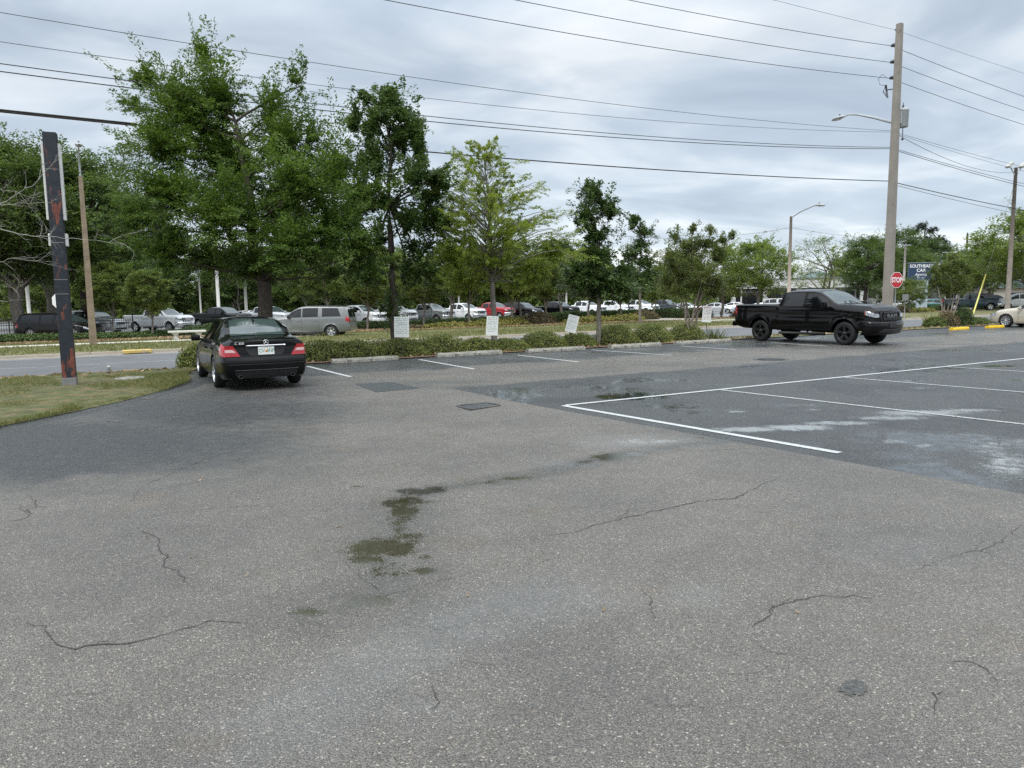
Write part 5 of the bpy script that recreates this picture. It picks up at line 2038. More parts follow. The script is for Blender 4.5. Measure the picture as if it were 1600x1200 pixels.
def lamp_head(parent, p, d, name='lamp_head'):
    """cobra head lamp: p the end of the arm, d the horizontal direction"""
    mb = MB()
    d = Vector((d[0], d[1], 0)).normalized()
    l = Vector((-d[1], d[0], 0))
    P0 = Vector(p)
    rows = []
    for (t, w, hh, dz) in ((-.05, .05, .05, 0), (.1, .1, .09, .0), (.35, .17, .11, -.02), (.6, .15, .08, -.05), (.72, .05, .03, -.07)):
        c = P0 + d * t + Vector((0, 0, dz))
        rows.append([c + l * (w * math.cos(a)) + Vector((0, 0, hh * math.sin(a))) for a in np.linspace(0, 2 * math.pi, 11)])
    mb.grid(rows, 0, True)
    h = mb.build(name, M_GALV, parent)
    mb = MB()
    c = P0 + d * .4 + Vector((0, 0, -.11))
    mb.box(c, (.34, .2, .03), rz=math.atan2(d[1], d[0]), bev=.01)
    mb.build('lens', pmat('lamp lens', (.6, .6, .55), rough=.2), h)
    mb = MB()
    mb.lathe([(.04, 0), (.04, .09), (.001, .1)], 8, Matrix.Translation(P0 + d * .25 + Vector((0, 0, .08))))
    mb.build('photocell', M_INS, h)


lamp_head(la_, (0, 3.0, ztip), (0, 1, 0))


def cat(a, b, sag, k=40, t0=0.0, t1=1.0):
    t = np.linspace(t0, t1, k)[:, None]
    a, b = np.asarray(a, float), np.asarray(b, float)
    p = a + (b - a) * t
    p[:, 2:3] -= 4 * sag * t * (1 - t)
    return p


def wire(name, label, segs, r, mat=M_WIRE, cat_='cable'):
    mb = MB()
    for sgm in segs:
        mb.tube(sgm, r, 5, caps=False)
    return tag(mb.build(name, mat), label, cat_, 'overhead lines along the street')


SPAN = 66.0
u3 = np.array([U2[0], U2[1], 0])
n3 = np.array([N2[0], N2[1], 0])


def top(z, off=0.0):
    return np.array([PP[0], PP[1], PP[2] + z]) + n3 * off


names = ['thin static wire from the very top of the concrete pole', 'highest thick power line, on the upper insulator of the concrete pole', 'power line on the middle insulator of the concrete pole', 'power line on the lowest insulator above the fused cutout']
for (z, off), sag, lb, r in zip(ATT, (.5, 1.25, 1.25, 1.3), names, (.008, .013, .013, .013)):
    c = top(z, off)
    wire('power_line', lb, [cat(c, c - u3 * SPAN, sag), cat(c, c + u3 * SPAN, sag)], r, M_WIREL if r < .01 else M_WIRE)
zc2 = zat(203)
c = top(zc2, .25)
wire('power_line', 'grey neutral wire just under the lamp arm, the upper of two crossing wires', [cat(c, c - u3 * SPAN + np.array([0, 0, .35]), 1.15), cat(c, c + u3 * SPAN, 1.15)], .010, M_WIREL)
wire('power_line', 'twisted secondary wire sagging just below the grey neutral wire', [cat(c - np.array([0, 0, .06]), c - u3 * SPAN - np.array([0, 0, .1]) + n3 * .6, 1.5), cat(c - np.array([0, 0, .06]), c + u3 * SPAN - np.array([0, 0, .3]), 1.35)], .009, M_WIREL)
zc3 = zat(229)
c = top(zc3, .22)
wire('telephone_cable', 'upper of the close pair of cables at mid height of the concrete pole', [cat(c, c - u3 * SPAN, 1.40), cat(c, c + u3 * SPAN, 1.40)], .013)
wire('telephone_cable', 'lower of the close pair of cables at mid height of the concrete pole', [cat(c - np.array([0, 0, .07]), c - u3 * SPAN - np.array([0, 0, .2]), 1.45), cat(c - np.array([0, 0, .07]), c + u3 * SPAN - np.array([0, 0, .3]), 1.45)], .015)
zc4 = zat(282)
c = top(zc4, .22)
wire('telephone_cable', 'thick black cable, lowest line across the picture', [cat(c, c - u3 * SPAN, .85), cat(c, c + u3 * SPAN, 1.2)], .022)
wire('telephone_cable', 'thin cable hanging just under the thick black cable right of the pole', [cat(c - np.array([0, 0, .12]), c + u3 * SPAN - np.array([0, 0, .6]), 1.3)], .012)
# the bundled length at the left with three service lines dropping into the elm
path = cat(c, c - u3 * SPAN, .85, 200)
pxs = np.array([proj(p)[0] for p in path])
sel = path[(pxs > -60) & (pxs < 232)]
mb = MB()
mb.tube(sel - np.array([0, 0, .03]), .026, 7)
mb.tube(sel + np.array([.02, 0, .02]), .016, 6)
tag(mb.build('cable_bundle', pmat('weathered cable', (0.035, 0.028, 0.024), rough=.8, var=.4, scale=3)), 'thick brown black cable bundle at the upper left, ending by the elm crown', 'cable', 'overhead lines along the street')
e0 = sel[0] if proj(sel[0])[0] > 100 else sel[-1]
for k, (px, py, lb) in enumerate(((262, 236, 'left service line drooping from the cable bundle end'), (268, 240, 'middle service line drooping from the cable bundle end'), (276, 243, 'right service line drooping from the cable bundle end'))):
    e1 = AT(px, py, e0[1] + 1.2)
    m_ = (e0 + e1) / 2 + np.array([.10, 0, .10 + .05 * k])
    tt = np.linspace(0, 1, 12)[:, None]
    wire('service_line', lb, [e0 * (1 - tt) ** 2 + 2 * m_ * tt * (1 - tt) + e1 * tt ** 2], .014)

# ------------------------------------------------------------------ other poles and lamps
M_WOODP = pmat('weathered pole wood', (0.27, 0.21, 0.15), rough=.9, var=.25, scale=3, bump=.3, bscale=18)
M_WOODG = pmat('grey pole wood', (0.2, 0.175, 0.15), rough=.9, var=.25, scale=3)
M_WPOLE = pmat('pale light pole', (0.62, 0.61, 0.58), rough=.6, var=.08, scale=.8)
M_GPOLE = pmat('grey light pole', (0.40, 0.39, 0.36), rough=.6, var=.08, scale=.8)

p = along(141.5, 43.3)
h = AT(125, 275, p[1])[2] - p[2]
sl_ = thing('street_lamp', 'brown wooden street lamp post at the far kerb left of the elm', 'street lamp', p, A0)
mb = MB()
mb.add([(sx * q, sy * q, z) for (q, z) in ((.17, -.2), (.09, h)) for (sx, sy) in ((-1, -1), (1, -1), (1, 1), (-1, 1))], [[0, 1, 5, 4], [1, 2, 6, 5], [2, 3, 7, 6], [3, 0, 4, 7], [4, 5, 6, 7]])
mb.build('post', M_WOODP, sl_)
mb = MB()
mb.tube([(0, 0, h - .6), (0, -.05, h + .5), (.0, -.35, h + 1.1), (0, -.9, h + 1.3)], [.05, .045, .04, .035], 7)
ar = mb.build('lamp_arm', M_GALV, sl_)
lamp_head(ar, (0, -.9, h + 1.3), (0, -1, 0))

p = along(1232, 38.3)
h = AT(1234, 338, p[1])[2] - p[2]
sl_ = thing('street_lamp', 'tan street lamp pole with a long rising arm, beyond the black pickup cab', 'street lamp', p, A0)
mb = MB()
mb.tube([(0, 0, -.1), (0, 0, h)], [.16, .10], 10)
mb.build('post', pmat('tan pole', (0.40, 0.34, 0.28), rough=.8, var=.12), sl_)
mb = MB()
ze = AT(1270, 320, p[1] - 2.2)[2] - p[2]
mb.tube([(0, 0, h - .1), (0, -.8, h + (ze - h) * .42), (0, -1.8, h + (ze - h) * .9), (0, -2.2, ze)], [.05, .045, .04, .035], 7)
ar = mb.build('lamp_arm', M_GALV, sl_)
lamp_head(ar, (0, -2.2, ze), (0, -1, 0))

FP = along(1574, 38.4)
h = AT(1577, 262, FP[1])[2] - FP[2]
fl = thing('floodlight_pole', 'grey wooden pole near the right edge carrying two floodlights', 'light pole', FP, A0)
mb = MB()
mb.tube([(0, 0, -.2), (0, 0, h)], [.25, .15], 10)
mb.build('post', M_WOODG, fl)
for sd in (-1, 1):
    mb = MB()
    mb.tube([(0, 0, h - .9), (sd * .35, -sd * .15, h - .3), (sd * .5, -sd * .25, h)], .05, 6)
    br = mb.build('bracket', M_GALV, fl)
    mb = MB()
    mb.box((sd * .62, -sd * .3, h + .25), (.62, .6, .25), rz=R(-25), ry=R(-50 if sd > 0 else -48), bev=.05)
    mb.build('floodlight', pmat('floodlight shell', (.5, .5, .47), rough=.4, var=.1), br)
mb = MB()
ga = along(1521, 38.4)
gt = np.array([FP[0], FP[1], FP[2] + h * .9])
tt = np.linspace(0, 1, 8)[:, None]
mb.tube(ga + (gt - ga) * tt, .014, 5)
gw = thing('guy_wire', 'guy wire with a leaning yellow guard below the floodlight pole', 'guy wire', (0, 0, 0))
mb.build('wire', M_WIREL, gw)
mb = MB()
yg = ga + (gt - ga) * .005
ye = ga + (gt - ga) * .30
mb.tube([yg, ye], .07, 7)
mb.build('yellow_guard', pmat('yellow guard plastic', (0.62, 0.58, 0.16), rough=.5, var=.1), gw)
c = top(zat(206), .1)
e = np.array([FP[0], FP[1], FP[2] + h * .97])
wire('service_line', 'service line slanting from the transformer to the floodlight pole', [cat(c, e, .7)], .013)
wire('service_line', 'faint line running from the tan street lamp to the left', [cat(along(1232, 38.3) + np.array([0, 0, 7.2]), along(900, 40) + np.array([0, 0, 6.4]), .6), cat(along(1232, 38.3) + np.array([0, 0, 7.2]), along(1480, 40) + np.array([0, 0, 7.4]), .5)], .012, M_WIREL)

# plain light poles of the far lot
for (px, ytop, D, mat_, w, lb) in ((44, 416, 66, M_WPOLE, .28, 'short pale light pole at the far left beside the split oak trunk'), (313, 420, 92, M_GPOLE, .2, 'thin grey light pole left of the tall white one'),
                                   (341, 330, 74, M_WPOLE, .30, 'tall white light pole rising behind the black sedan'), (384, 438, 80, M_GPOLE, .30, 'grey light pole just left of the elm trunk'),
                                   (604, 462, 66, M_WPOLE, .25, 'white post left of the dark oak trunk'), (717, 454, 96, M_WPOLE, .2, 'white light pole above the white pickup in the middle of the row'),
                                   (885, 450, 105, M_WPOLE, .24, 'pale light pole behind the black pickup of the far row'), (988, 396, 108, M_WPOLE, .24, 'white light pole above the pickups left of the crape myrtle'),
                                   (1158, 395, 112, M_GPOLE, .2, 'thin grey light pole in front of the dealership'), (1302, 405, 118, M_WOODG, .22, 'thin dark pole behind the tan street lamp')):
    q = AT(px, 470, D)
    zg = gzxy(q[0], q[1])
    hh = AT(px, ytop, D)[2] - zg
    t = thing('light_pole', lb, 'light pole', (q[0], q[1], zg), 0, 'light poles across the street')
    mb = MB()
    mb.tube([(0, 0, -.1), (0, 0, hh)], [w / 2 * 1.2, w / 2], 8)
    mb.build('post', mat_, t)
    mb = MB()
    mb.box((0, -.25, hh + .05), (.3, .7, .14), bev=.04)
    mb.build('lamp_head', M_GALV, t)
for (px, ytop, D, mat_, w, lb) in ((1411, 384, 90, M_WPOLE, .26, 'white light pole with a flat head right of the stop sign'), (1477, 395, 120, M_WPOLE, .26, 'pale light pole rising behind the bush at the right')):
    q = AT(px, 470, D)
    zg = gzxy(q[0], q[1])
    hh = AT(px, ytop, D)[2] - zg
    t = thing('light_pole', lb, 'light pole', (q[0], q[1], zg), 0, 'light poles across the street')
    mb = MB()
    mb.tube([(0, 0, -.1), (0, 0, hh)], [w / 2 * 1.2, w / 2], 8)
    mb.build('post', mat_, t)
    mb = MB()
    mb.box((-.45, 0, hh + .05), (.8, .35, .12), bev=.04)
    mb.box((.35, 0, hh + .05), (.5, .3, .12), bev=.04)
    mb.build('lamp_head', M_GALV, t)
q = AT(1506, 470, 125)
zg = gzxy(q[0], q[1])
t = thing('wooden_pole', 'grey wooden utility pole rising behind the trees at the right', 'utility pole', (q[0], q[1], zg))
hh = AT(1506, 365, 125)[2] - zg
mb = MB()
mb.tube([(0, 0, -.1), (0, 0, hh)], [.2, .15], 8)
mb.build('post', M_WOODG, t)
mb = MB()
mb.lathe([(.03, 0), (.08, .1), (.03, .2), (.001, .3)], 8, Matrix.Translation((0, 0, hh)))
mb.build('insulator', M_INS, t)

# ------------------------------------------------------------------ stop sign
c = AT(1400, 437.5, 36.0)
g = gzxy(c[0], c[1])
M_STOPR = pmat('stop sign red', (0.50, 0.022, 0.03), rough=.4, var=.04)
st = thing('stop_sign', 'red octagonal STOP sign beside the concrete utility pole', 'stop sign', (c[0], c[1], g), R(289 + 90))
zz = c[2] - g
Ms = Matrix.Translation((0, -.04, zz)) @ Matrix.Rotation(R(90), 4, 'X')
def octg(r):
    return [(r * math.cos(R(22.5 + 45 * k)), r * math.sin(R(22.5 + 45 * k))) for k in range(8)]
mb = MB()
mb.tube([(0, 0, -.3), (0, 0, zz + .4)], .03, 6)
mb.build('post', M_GALV, st)
mb = MB()
mb.prism(octg(.40), .006, Ms)
pl = mb.build('sign_plate', M_WHT, st)
mb = MB()
mb.prism(octg(.376), .004, Ms @ Matrix.Translation((0, 0, .006)))
mb.build('sign_face', M_STOPR, pl)
text_obj('lettering', 'STOP', .335, M_WHT, pl, Ms @ Matrix.Translation((0, -.01, .012)), .002, .80, bold=.012)

# small black tilted street name / no entry sign post near the lot entrance
q = AT(1112, 478, 80)
t = thing('sign_stake', 'thin grey sign pole in front of the silver sedan', 'sign', (q[0] + 1.2, q[1], gzxy(q[0], q[1])))
mb = MB()
mb.tube([(0, 0, -.1), (0, 0, 2.3)], .04, 6)
mb.build('pole', M_STEELG, t)
mb = MB()
mb.box((0, -.05, 2.15), (.45, .02, .5))
mb.build('sign_plate', M_STEELG, t)
q = AT(1414, 470, 62)
t = thing('sign_stake', 'thin grey roadside post between the stop sign and the blue sign pillar', 'sign', (q[0], q[1], gzxy(q[0], q[1])))
mb = MB()
mb.tube([(0, 0, -.1), (0, 0, 2.1)], .045, 6)
mb.build('pole', M_STEELG, t)
mb = MB()
mb.box((0, -.05, 1.9), (.5, .02, .5))
mb.build('sign_plate', M_STEELG, t)

# ------------------------------------------------------------------ pillar sign of the car dealer
c = AT(1440, 424, 85)
g = gzxy(c[0], c[1])
ps = thing('pillar_sign', 'dark blue SOUTHEAST CAR Agency sign on a pale blue pillar', 'sign', (c[0], c[1], g), R(-14))
zc_ = c[2] - g
mb = MB()
mb.box((0, 0, zc_), (2.75, .55, 1.85), bev=.03)
cab = mb.build('cabinet', pmat('sign blue', (0.022, 0.05, 0.11), rough=.4, var=.1, scale=1), ps)
mb = MB()
mb.box((0, 0, zc_ + .96), (2.85, .62, .08))
mb.build('cabinet_frame', pmat('sign frame', (.22, .27, .32), rough=.5), cab)
mb = MB()
mb.box((0, 0, zc_ - .96), (2.85, .62, .08))
mb.build('cabinet_frame', pmat('sign frame', (.22, .27, .32), rough=.5), cab)
mb = MB()
mb.box((.15, 0, (zc_ - 1) / 2), (1.05, .5, zc_ - 1.0))
mb.build('pillar', pmat('pale blue stucco', (0.40, 0.48, 0.55), rough=.8, var=.06), ps)


def sgn(x, z):
    return Matrix.Translation((x, -.28, z)) @ Matrix.Rotation(R(90), 4, 'X')


M_WHB = pmat('bright white letters', (0.85, 0.86, 0.87), rough=.5, var=.02)
text_obj('lettering', 'SOUTHEAST', .50, M_WHB, cab, sgn(-.12, zc_ + .58), .01, .86, bold=.012)
text_obj('lettering', 'CAR', .50, M_WHB, cab, sgn(-.12, zc_ + .10), .01, .95, bold=.012)
text_obj('lettering', 'Agency', .46, M_WHB, cab, sgn(-.15, zc_ - .35), .01, .95, shear=.35)
text_obj('lettering', 'EST. 1967', .2, M_WHB, cab, sgn(-.12, zc_ - .74), .01, .9)

# ------------------------------------------------------------------ fence, bench and small things
M_IRON = pmat('black iron', (0.012, 0.012, 0.012), rough=.5, var=.2)
s0 = toSN(*along(-60, 53.6)[:2])[0]
s1 = toSN(*along(206, 53.6)[:2])[0]
fn = thing('iron_fence', 'black iron picket fence in front of the minivan at the left', 'fence', SN(s0, 53.6, float(gz(53.6))), A0)
L_ = s1 - s0
npan = int(round(L_ / 2.4))
pw = L_ / npan
for i in range(npan + 1):
    mb = MB()
    mb.box((i * pw, 0, .68), (.07, .07, 1.5))
    mb.lathe([(.05, 0), (.05, .03), (.001, .07)], 6, Matrix.Translation((i * pw, 0, 1.43)))
    mb.build('fence_post', M_IRON, fn)
for i in range(npan):
    mb = MB()
    k = 17
    for j in range(1, k):
        mb.box((i * pw + pw * j / k, 0, .70), (.022, .022, 1.3))
    for z in (.2, 1.02, 1.18):
        mb.box((i * pw + pw / 2, 0, z), (pw - .07, .034, .04))
    mb.build('picket_panel', M_IRON, fn)

p = along(290, 46.6)
bn = thing('garden_bench', 'white concrete bench without a back on the grass left of the black sedan', 'bench', p, A0)
M_BEN = pmat('white concrete', (0.70, 0.68, 0.62), rough=.8, var=.08, scale=4)
mb = MB()
mb.box((0, 0, .46), (2.0, .45, .11), bev=.02)
mb.build('seat', M_BEN, bn)
for x in (-.62, .62):
    mb = MB()
    mb.lathe([(.22, 0), (.22, .06), (.12, .12), (.11, .25), (.2, .36), (.22, .405)], 12, Matrix.Translation((x, 0, 0)) @ Matrix.Diagonal((1, .9, 1, 1)))
    mb.build('leg', M_BEN, bn)

p = along(210, 36.75)
st_ = thing('storm_drain_inlet', 'worn yellow painted concrete storm drain inlet in the far kerb', 'storm drain', (p[0], p[1], -.45), A0)
mb = MB()
mb.box((0, .22, .10), (1.15, .62, .14), bev=.02)
mb.build('inlet_top', M_YELW, st_)
mb = MB()
mb.box((0, -.12, .012), (1.0, .05, .03))
mb.build('inlet_mouth', M_TRIM, st_)

q = G(171, 588, -.1)
mk = thing('marker_post', 'small grey utility marker with a white cap at the grass edge', 'marker post', q, R(20))
mb = MB()
mb.box((0, 0, .10), (.07, .05, .26), bev=.008)
mb.build('post', M_STEELG, mk)
mb = MB()
mb.box((0, 0, .255), (.075, .06, .04), bev=.008)
mb.build('cap', M_STEELW, mk)
q = G(203, 593.5, 0)
mc = thing('meter_box', 'round grey meter box lid lying in the grass right of the sign post', 'meter box', (q[0], q[1], gzxy(q[0], q[1]) + .03), 0)
mb = MB()
mb.lathe([(.001, .035), (.21, .035), (.23, .02), (.24, 0)], 20)
mb.build('lid', M_STOP, mc)
mb = MB()
mb.lathe([(.25, .0), (.26, .03), (.31, .025), (.33, -.02)], 20)
mb.build('collar', M_STOP, mc)

# ------------------------------------------------------------------ buildings
M_WALLW = pmat('white stucco', (0.62, 0.62, 0.60), rough=.85, var=.05, scale=.7)
M_WALLB = pmat('beige wall', (0.50, 0.47, 0.40), rough=.85, var=.06, scale=.7)
M_ROOFG = pmat('blue grey roof shingles', (0.14, 0.19, 0.20), rough=.8, var=.15, scale=1.5)
M_GLZ = pmat('dark shop glass', (0.03, 0.035, 0.04), rough=.1, var=.3, scale=.4)
M_AWN = pmat('slate blue awning', (0.08, 0.085, 0.13), rough=.7, var=.1)


def place(px, D, rz=0.0):
    q = AT(px, 470, D)
    return (q[0], q[1], gzxy(q[0], q[1])), rz - math.atan2(q[0], q[1])


loc, rz = place(1222, 130, R(6))
bd = thing('dealership_building', 'long white dealership with square columns and dark glass behind the black pickup', 'building', loc, rz)
mb = MB()
mb.box((0, 4, 1.9), (24, 7, 3.8))
mb.build('wall', M_WALLW, bd)
mb = MB()
mb.box((0, 0, 4.25), (25, 15.6, 1.5))
fa = mb.build('fascia', M_WALLW, bd)
mb = MB()
mb.box((0, 0, 5.05), (25.4, 16, .16))
mb.build('coping', M_STEELG, fa)
for x in (-11.2, -8.5, -3.4, 1.8, 7, 11.5):
    mb = MB()
    mb.box((x, -7, 1.75), (.75, .75, 3.5))
    mb.build('column', M_WALLW, bd)
for x in (-9.8, -6, -2, 2, 6, 10):
    mb = MB()
    mb.box((x, .47, 1.5), (3.4, .06, 2.8))
    w_ = mb.build('window', M_GLZ, bd)
    mb = MB()
    for dx in (-1.7, 0, 1.7):
        mb.box((x + dx, .42, 1.5), (.09, .05, 2.8))
    mb.build('frame', M_STEELG, w_)
mb = MB()
mb.add([(-10.8, -7.5, 3.0), (-4.2, -7.5, 3.0), (-4.2, -6.6, 3.55), (-10.8, -6.6, 3.55), (-10.8, -7.5, 2.75), (-4.2, -7.5, 2.75)], [[0, 1, 2, 3], [4, 5, 1, 0]])
mb.build('awning', M_AWN, bd)


def house(px, D, w, dpt, hw, hr, wallm, name, label, rz0=0.0):
    loc, rz = place(px, D, rz0)
    t = thing(name, label, 'building', loc, rz)
    mb = MB()
    mb.box((0, 0, hw / 2), (w, dpt, hw))
    mb.build('wall', wallm, t)
    mb = MB()
    W2, D2, r2 = w / 2 + .6, dpt / 2 + .6, max(.3, w / 2 - dpt / 2)
    V = [(-W2, -D2, hw), (W2, -D2, hw), (W2, D2, hw), (-W2, D2, hw), (-r2, 0, hw + hr), (r2, 0, hw + hr)]
    mb.add(V, [[0, 1, 5, 4], [1, 2, 5], [2, 3, 4, 5], [3, 0, 4], [3, 2, 1, 0]])
    mb.build('roof', M_ROOFG, t)
    for k in range(3):
        mb = MB()
        x = (k - 1) * w * .3
        mb.box((x, -dpt / 2 - .02, hw * .55), (w * .15, .06, hw * .4))
        wi = mb.build('window', M_GLZ, t)
        mb = MB()
        for dx in (-1, 1):
            mb.box((x + dx * w * .077, -dpt / 2 - .05, hw * .55), (.1, .08, hw * .44))
        mb.build('frame', M_WALLW, wi)
    return t


house(1275, 150, 11, 9, 4.6, 2.4, M_WALLB, 'house', 'beige house with a blue grey hip roof above the dealership')
house(1362, 150, 9, 8, 4.8, 2.2, M_WALLW, 'house', 'white house with a blue grey roof left of the concrete pole')
house(1445, 140, 13, 8, 3.2, .9, M_WALLW, 'showroom', 'low white building behind the blue sign pillar')
house(1590, 120, 14, 8, 3.0, 1.2, M_WALLB, 'showroom', 'low beige building with dark windows at the right edge')
# ------------------------------------------------------------------ shrubs of the planting bed
SH = [(300, 22.3, .48, .62, 'small round shrub left of the black sedan'),
      (505, 22.3, 1.05, .62, 'low sprawling shrub touching the right side of the black sedan'),
      (560, 22.3, 1.15, .60, 'low sprawling shrub behind the wheel stop nearest the sedan'),
      (622, 22.2, 1.10, .56, 'low shrub around the foot of the leftmost notice board'),
      (686, 22.3, 1.00, .62, 'rounded shrub right of the leftmost notice board'),
      (748, 22.1, .75, .48, 'low shrub at the foot of the airy tree'),
      (792, 22.1, .70, .42, 'lowest shrub right of the airy tree trunk'),
      (848, 22.0, .84, .62, 'dome shaped shrub left of the tilted notice board'),
      (902, 22.2, .70, .50, 'greyish shrub under the tilted notice board'),
      (962, 22.1, .86, .74, 'big clipped round shrub right of the magnolia trunk'),
      (1018, 22.1, .84, .72, 'clipped round shrub between two other round ones'),
      (1072, 22.1, .78, .66, 'clipped round shrub at the foot of the crape myrtle')]
for i, (px, n, rx, h, lb) in enumerate(SH):
    p = along(px, n)
    big = px > 930 or px == 848
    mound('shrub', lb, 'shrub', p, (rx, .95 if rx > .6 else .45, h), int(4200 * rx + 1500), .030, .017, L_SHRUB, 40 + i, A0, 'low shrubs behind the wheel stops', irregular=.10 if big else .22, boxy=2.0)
# spiky plant by the right wheel stop
p = along(1119, 21.6)
t = thing('spiky_plant', 'spiky grey green plant beside the last grey wheel stop', 'plant', p)
rng = np.random.default_rng(8)
P = np.zeros((90, 3))
P[:, :2] = rng.normal(0, .16, (90, 2))
V = blades(rng, P, .5, .02, .75)
link('leaves', mesh_np('leaves', V, np.arange(len(V)).reshape(-1, 4), [L_MYRT]), t)

# hedges and plants across the street
HD = [(20, 53.0, 3.4, .6, .45, L_HEDGE, 'dark green hedge in front of the fence at the left edge'), (95, 53.0, 3.2, .6, .42, L_HEDGE, 'dark green hedge by the fence left of the lamp post'), (175, 53.0, 2.2, .6, .38, L_HEDGE, 'dark low plants by the fence right of the lamp post'),
      (275, 55.5, 2.6, .7, .45, L_HEDGE, 'bright clipped hedge in front of the white heavy pickup'), (345, 56.5, 2.6, .7, .75, L_HEDGE, 'clipped hedge in front of the black pickup across the street'), (575, 57.5, 2.6, .7, .62, L_HEDGE, 'hedge under the first white pickup of the far row'),
      (625, 57.5, 2.6, .7, .6, L_HEDGE, 'hedge behind the leftmost notice board'), (675, 57.8, 2.8, .7, .62, L_HEDGE, 'hedge below the grey green pickup'), (730, 57.8, 3.0, .7, .65, L_HEDGE, 'hedge below the white pickup in the middle of the far row'),
      (785, 57.8, 3.2, .7, .7, L_HEDGE, 'hedge below the red pickup'), (840, 57.8, 3.2, .7, .75, L_HEDGE, 'hedge below the black SUV of the far row'), (892, 57.8, 3.3, .7, 1.0, L_HEDGE, 'hedge behind the tilted notice board'),
      (942, 57.8, 3.4, .7, 1.0, L_HEDGE, 'hedge behind the magnolia trunk'), (990, 57.8, 3.4, .7, 1.0, L_HEDGE, 'hedge below the white pickup near the row end'), (1038, 57.8, 3.5, .7, 1.05, L_HEDGE, 'hedge below the dark grey pickup'), (1080, 57.8, 3.0, .7, 1.0, L_HEDGE, 'hedge behind the crape myrtle trunks'),
      (700, 52.5, 2.2, .8, .4, L_YELL, 'yellow plants in the mulch below the white pickup'), (765, 52.5, 2.4, .8, .5, L_YELL, 'yellow plants beside the second notice board'), (798, 53.2, 2.0, .8, .6, L_YELL, 'bright yellow plants right of the airy tree trunk'), (925, 52.8, 2.8, .8, .55, L_YELL, 'yellow plants right of the tilted notice board'),
      (975, 53, 2.6, .8, .6, L_YELL, 'yellow plants behind the clipped round shrubs'), (840, 53.5, 1.8, .8, .95, L_BROWN, 'brown ornamental grass between yellow plants'), (1010, 54, 1.6, .8, .9, L_BROWN, 'brown ornamental grass near the row end'), (640, 52.8, 1.6, .6, .3, L_BROWN, 'low brown plants behind the leftmost notice board'),
      (1432, 52.5, 4.0, .9, .95, L_HEDGE, 'dark hedge in front of the blue sign pillar'), (1475, 51, 3.0, .9, .8, L_HEDGE, 'hedge behind the bush at the right'), (1545, 50, 3.0, .9, .9, L_HEDGE, 'hedge left of the floodlight pole'), (1600, 50, 3.0, .9, .8, L_HEDGE, 'hedge right of the floodlight pole'),
      (1165, 56.5, 2.2, .9, .9, L_BROWN, 'rusty brown shrub behind the bed of the black pickup'), (1405, 49, 1.8, .9, .7, L_BROWN, 'rusty brown shrub right of the utility pole'), (1440, 48, 2.2, .8, .45, L_YELL, 'yellow green plants near the kerb right of the stop sign')]
for i, (px, n, rx, ry, h, leaf, lb) in enumerate(HD):
    p = along(px, n)
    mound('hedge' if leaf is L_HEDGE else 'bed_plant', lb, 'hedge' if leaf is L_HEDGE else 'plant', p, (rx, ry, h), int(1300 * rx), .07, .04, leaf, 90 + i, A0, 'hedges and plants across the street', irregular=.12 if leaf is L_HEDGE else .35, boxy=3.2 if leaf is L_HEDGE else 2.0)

# ------------------------------------------------------------------ street trees on this side
# the big elm
B = along(414, 22.6)
D = B[1]
T = Tree(11)
fork = AT(412, 440, D) - B
p0 = T.curve((0.05, 0, -.2), fork, 0, 6, .05)
T.limb(p0, .26, .20, 10)
lead = T.curve(fork, AT(368, 190, D) - B, 0.0, 10, .12)
T.limb(lead, .18, .05, 8)
LB = [(290, 170, 80, 62, .3, 95), (318, 82, 26, 42, .2, 26), (222, 118, 45, 26, -.2, 26), (208, 158, 36, 20, .6, 18), (262, 225, 70, 50, -.6, 60), (345, 150, 36, 55, .2, 40), (345, 240, 60, 60, .7, 55), (440, 215, 48, 75, .2, 70), (466, 122, 18, 34, .2, 18), (425, 165, 28, 40, .2, 25), (488, 215, 26, 40, .1, 22),
      (265, 300, 75, 50, -.9, 60), (215, 335, 55, 42, .3, 45), (345, 330, 90, 62, -1.3, 90), (440, 320, 75, 62, 1.2, 75), (520, 270, 46, 62, .3, 55), (565, 300, 42, 46, .6, 36), (520, 350, 60, 50, -.9, 55), (460, 380, 85, 48, -1.6, 70), (330, 400, 80, 40, 1.0, 55),
      (262, 392, 60, 36, -.5, 36), (565, 390, 46, 42, .4, 36), (520, 425, 50, 26, .7, 28), (400, 420, 70, 30, .1, 40), (372, 270, 60, 45, 1.8, 45), (470, 285, 60, 50, -1.9, 45)]
for (px, py, rx, ry, dy, tw) in LB:
    c, a, b = pxlobe(B, D, px, py, rx, ry, dy)
    hz = max(0, min(.95, (c[2] - 1.2 - fork[2]) / (lead[-1][2] - fork[2])))
    st = lead[int(round(hz * (len(lead) - 1)))]
    tw = max(7, rx * ry / 50)
    T.lobe(st, c, (a * 1.08, max(a, b) * .8 + .3, b * 1.08), int(tw * 2.2), 88 if rx * ry > 1500 else 38, .047, .020, .26 if rx * ry > 1500 else .2, .04, wood_twigs=.3, shell=.1, up=.3, flat=.7, lift=.06, rough=.40)
T.put('elm_tree', 'big broad elm with feathery light tips rising behind the black sedan', 'tree', B, M_BARK, L_ELM)

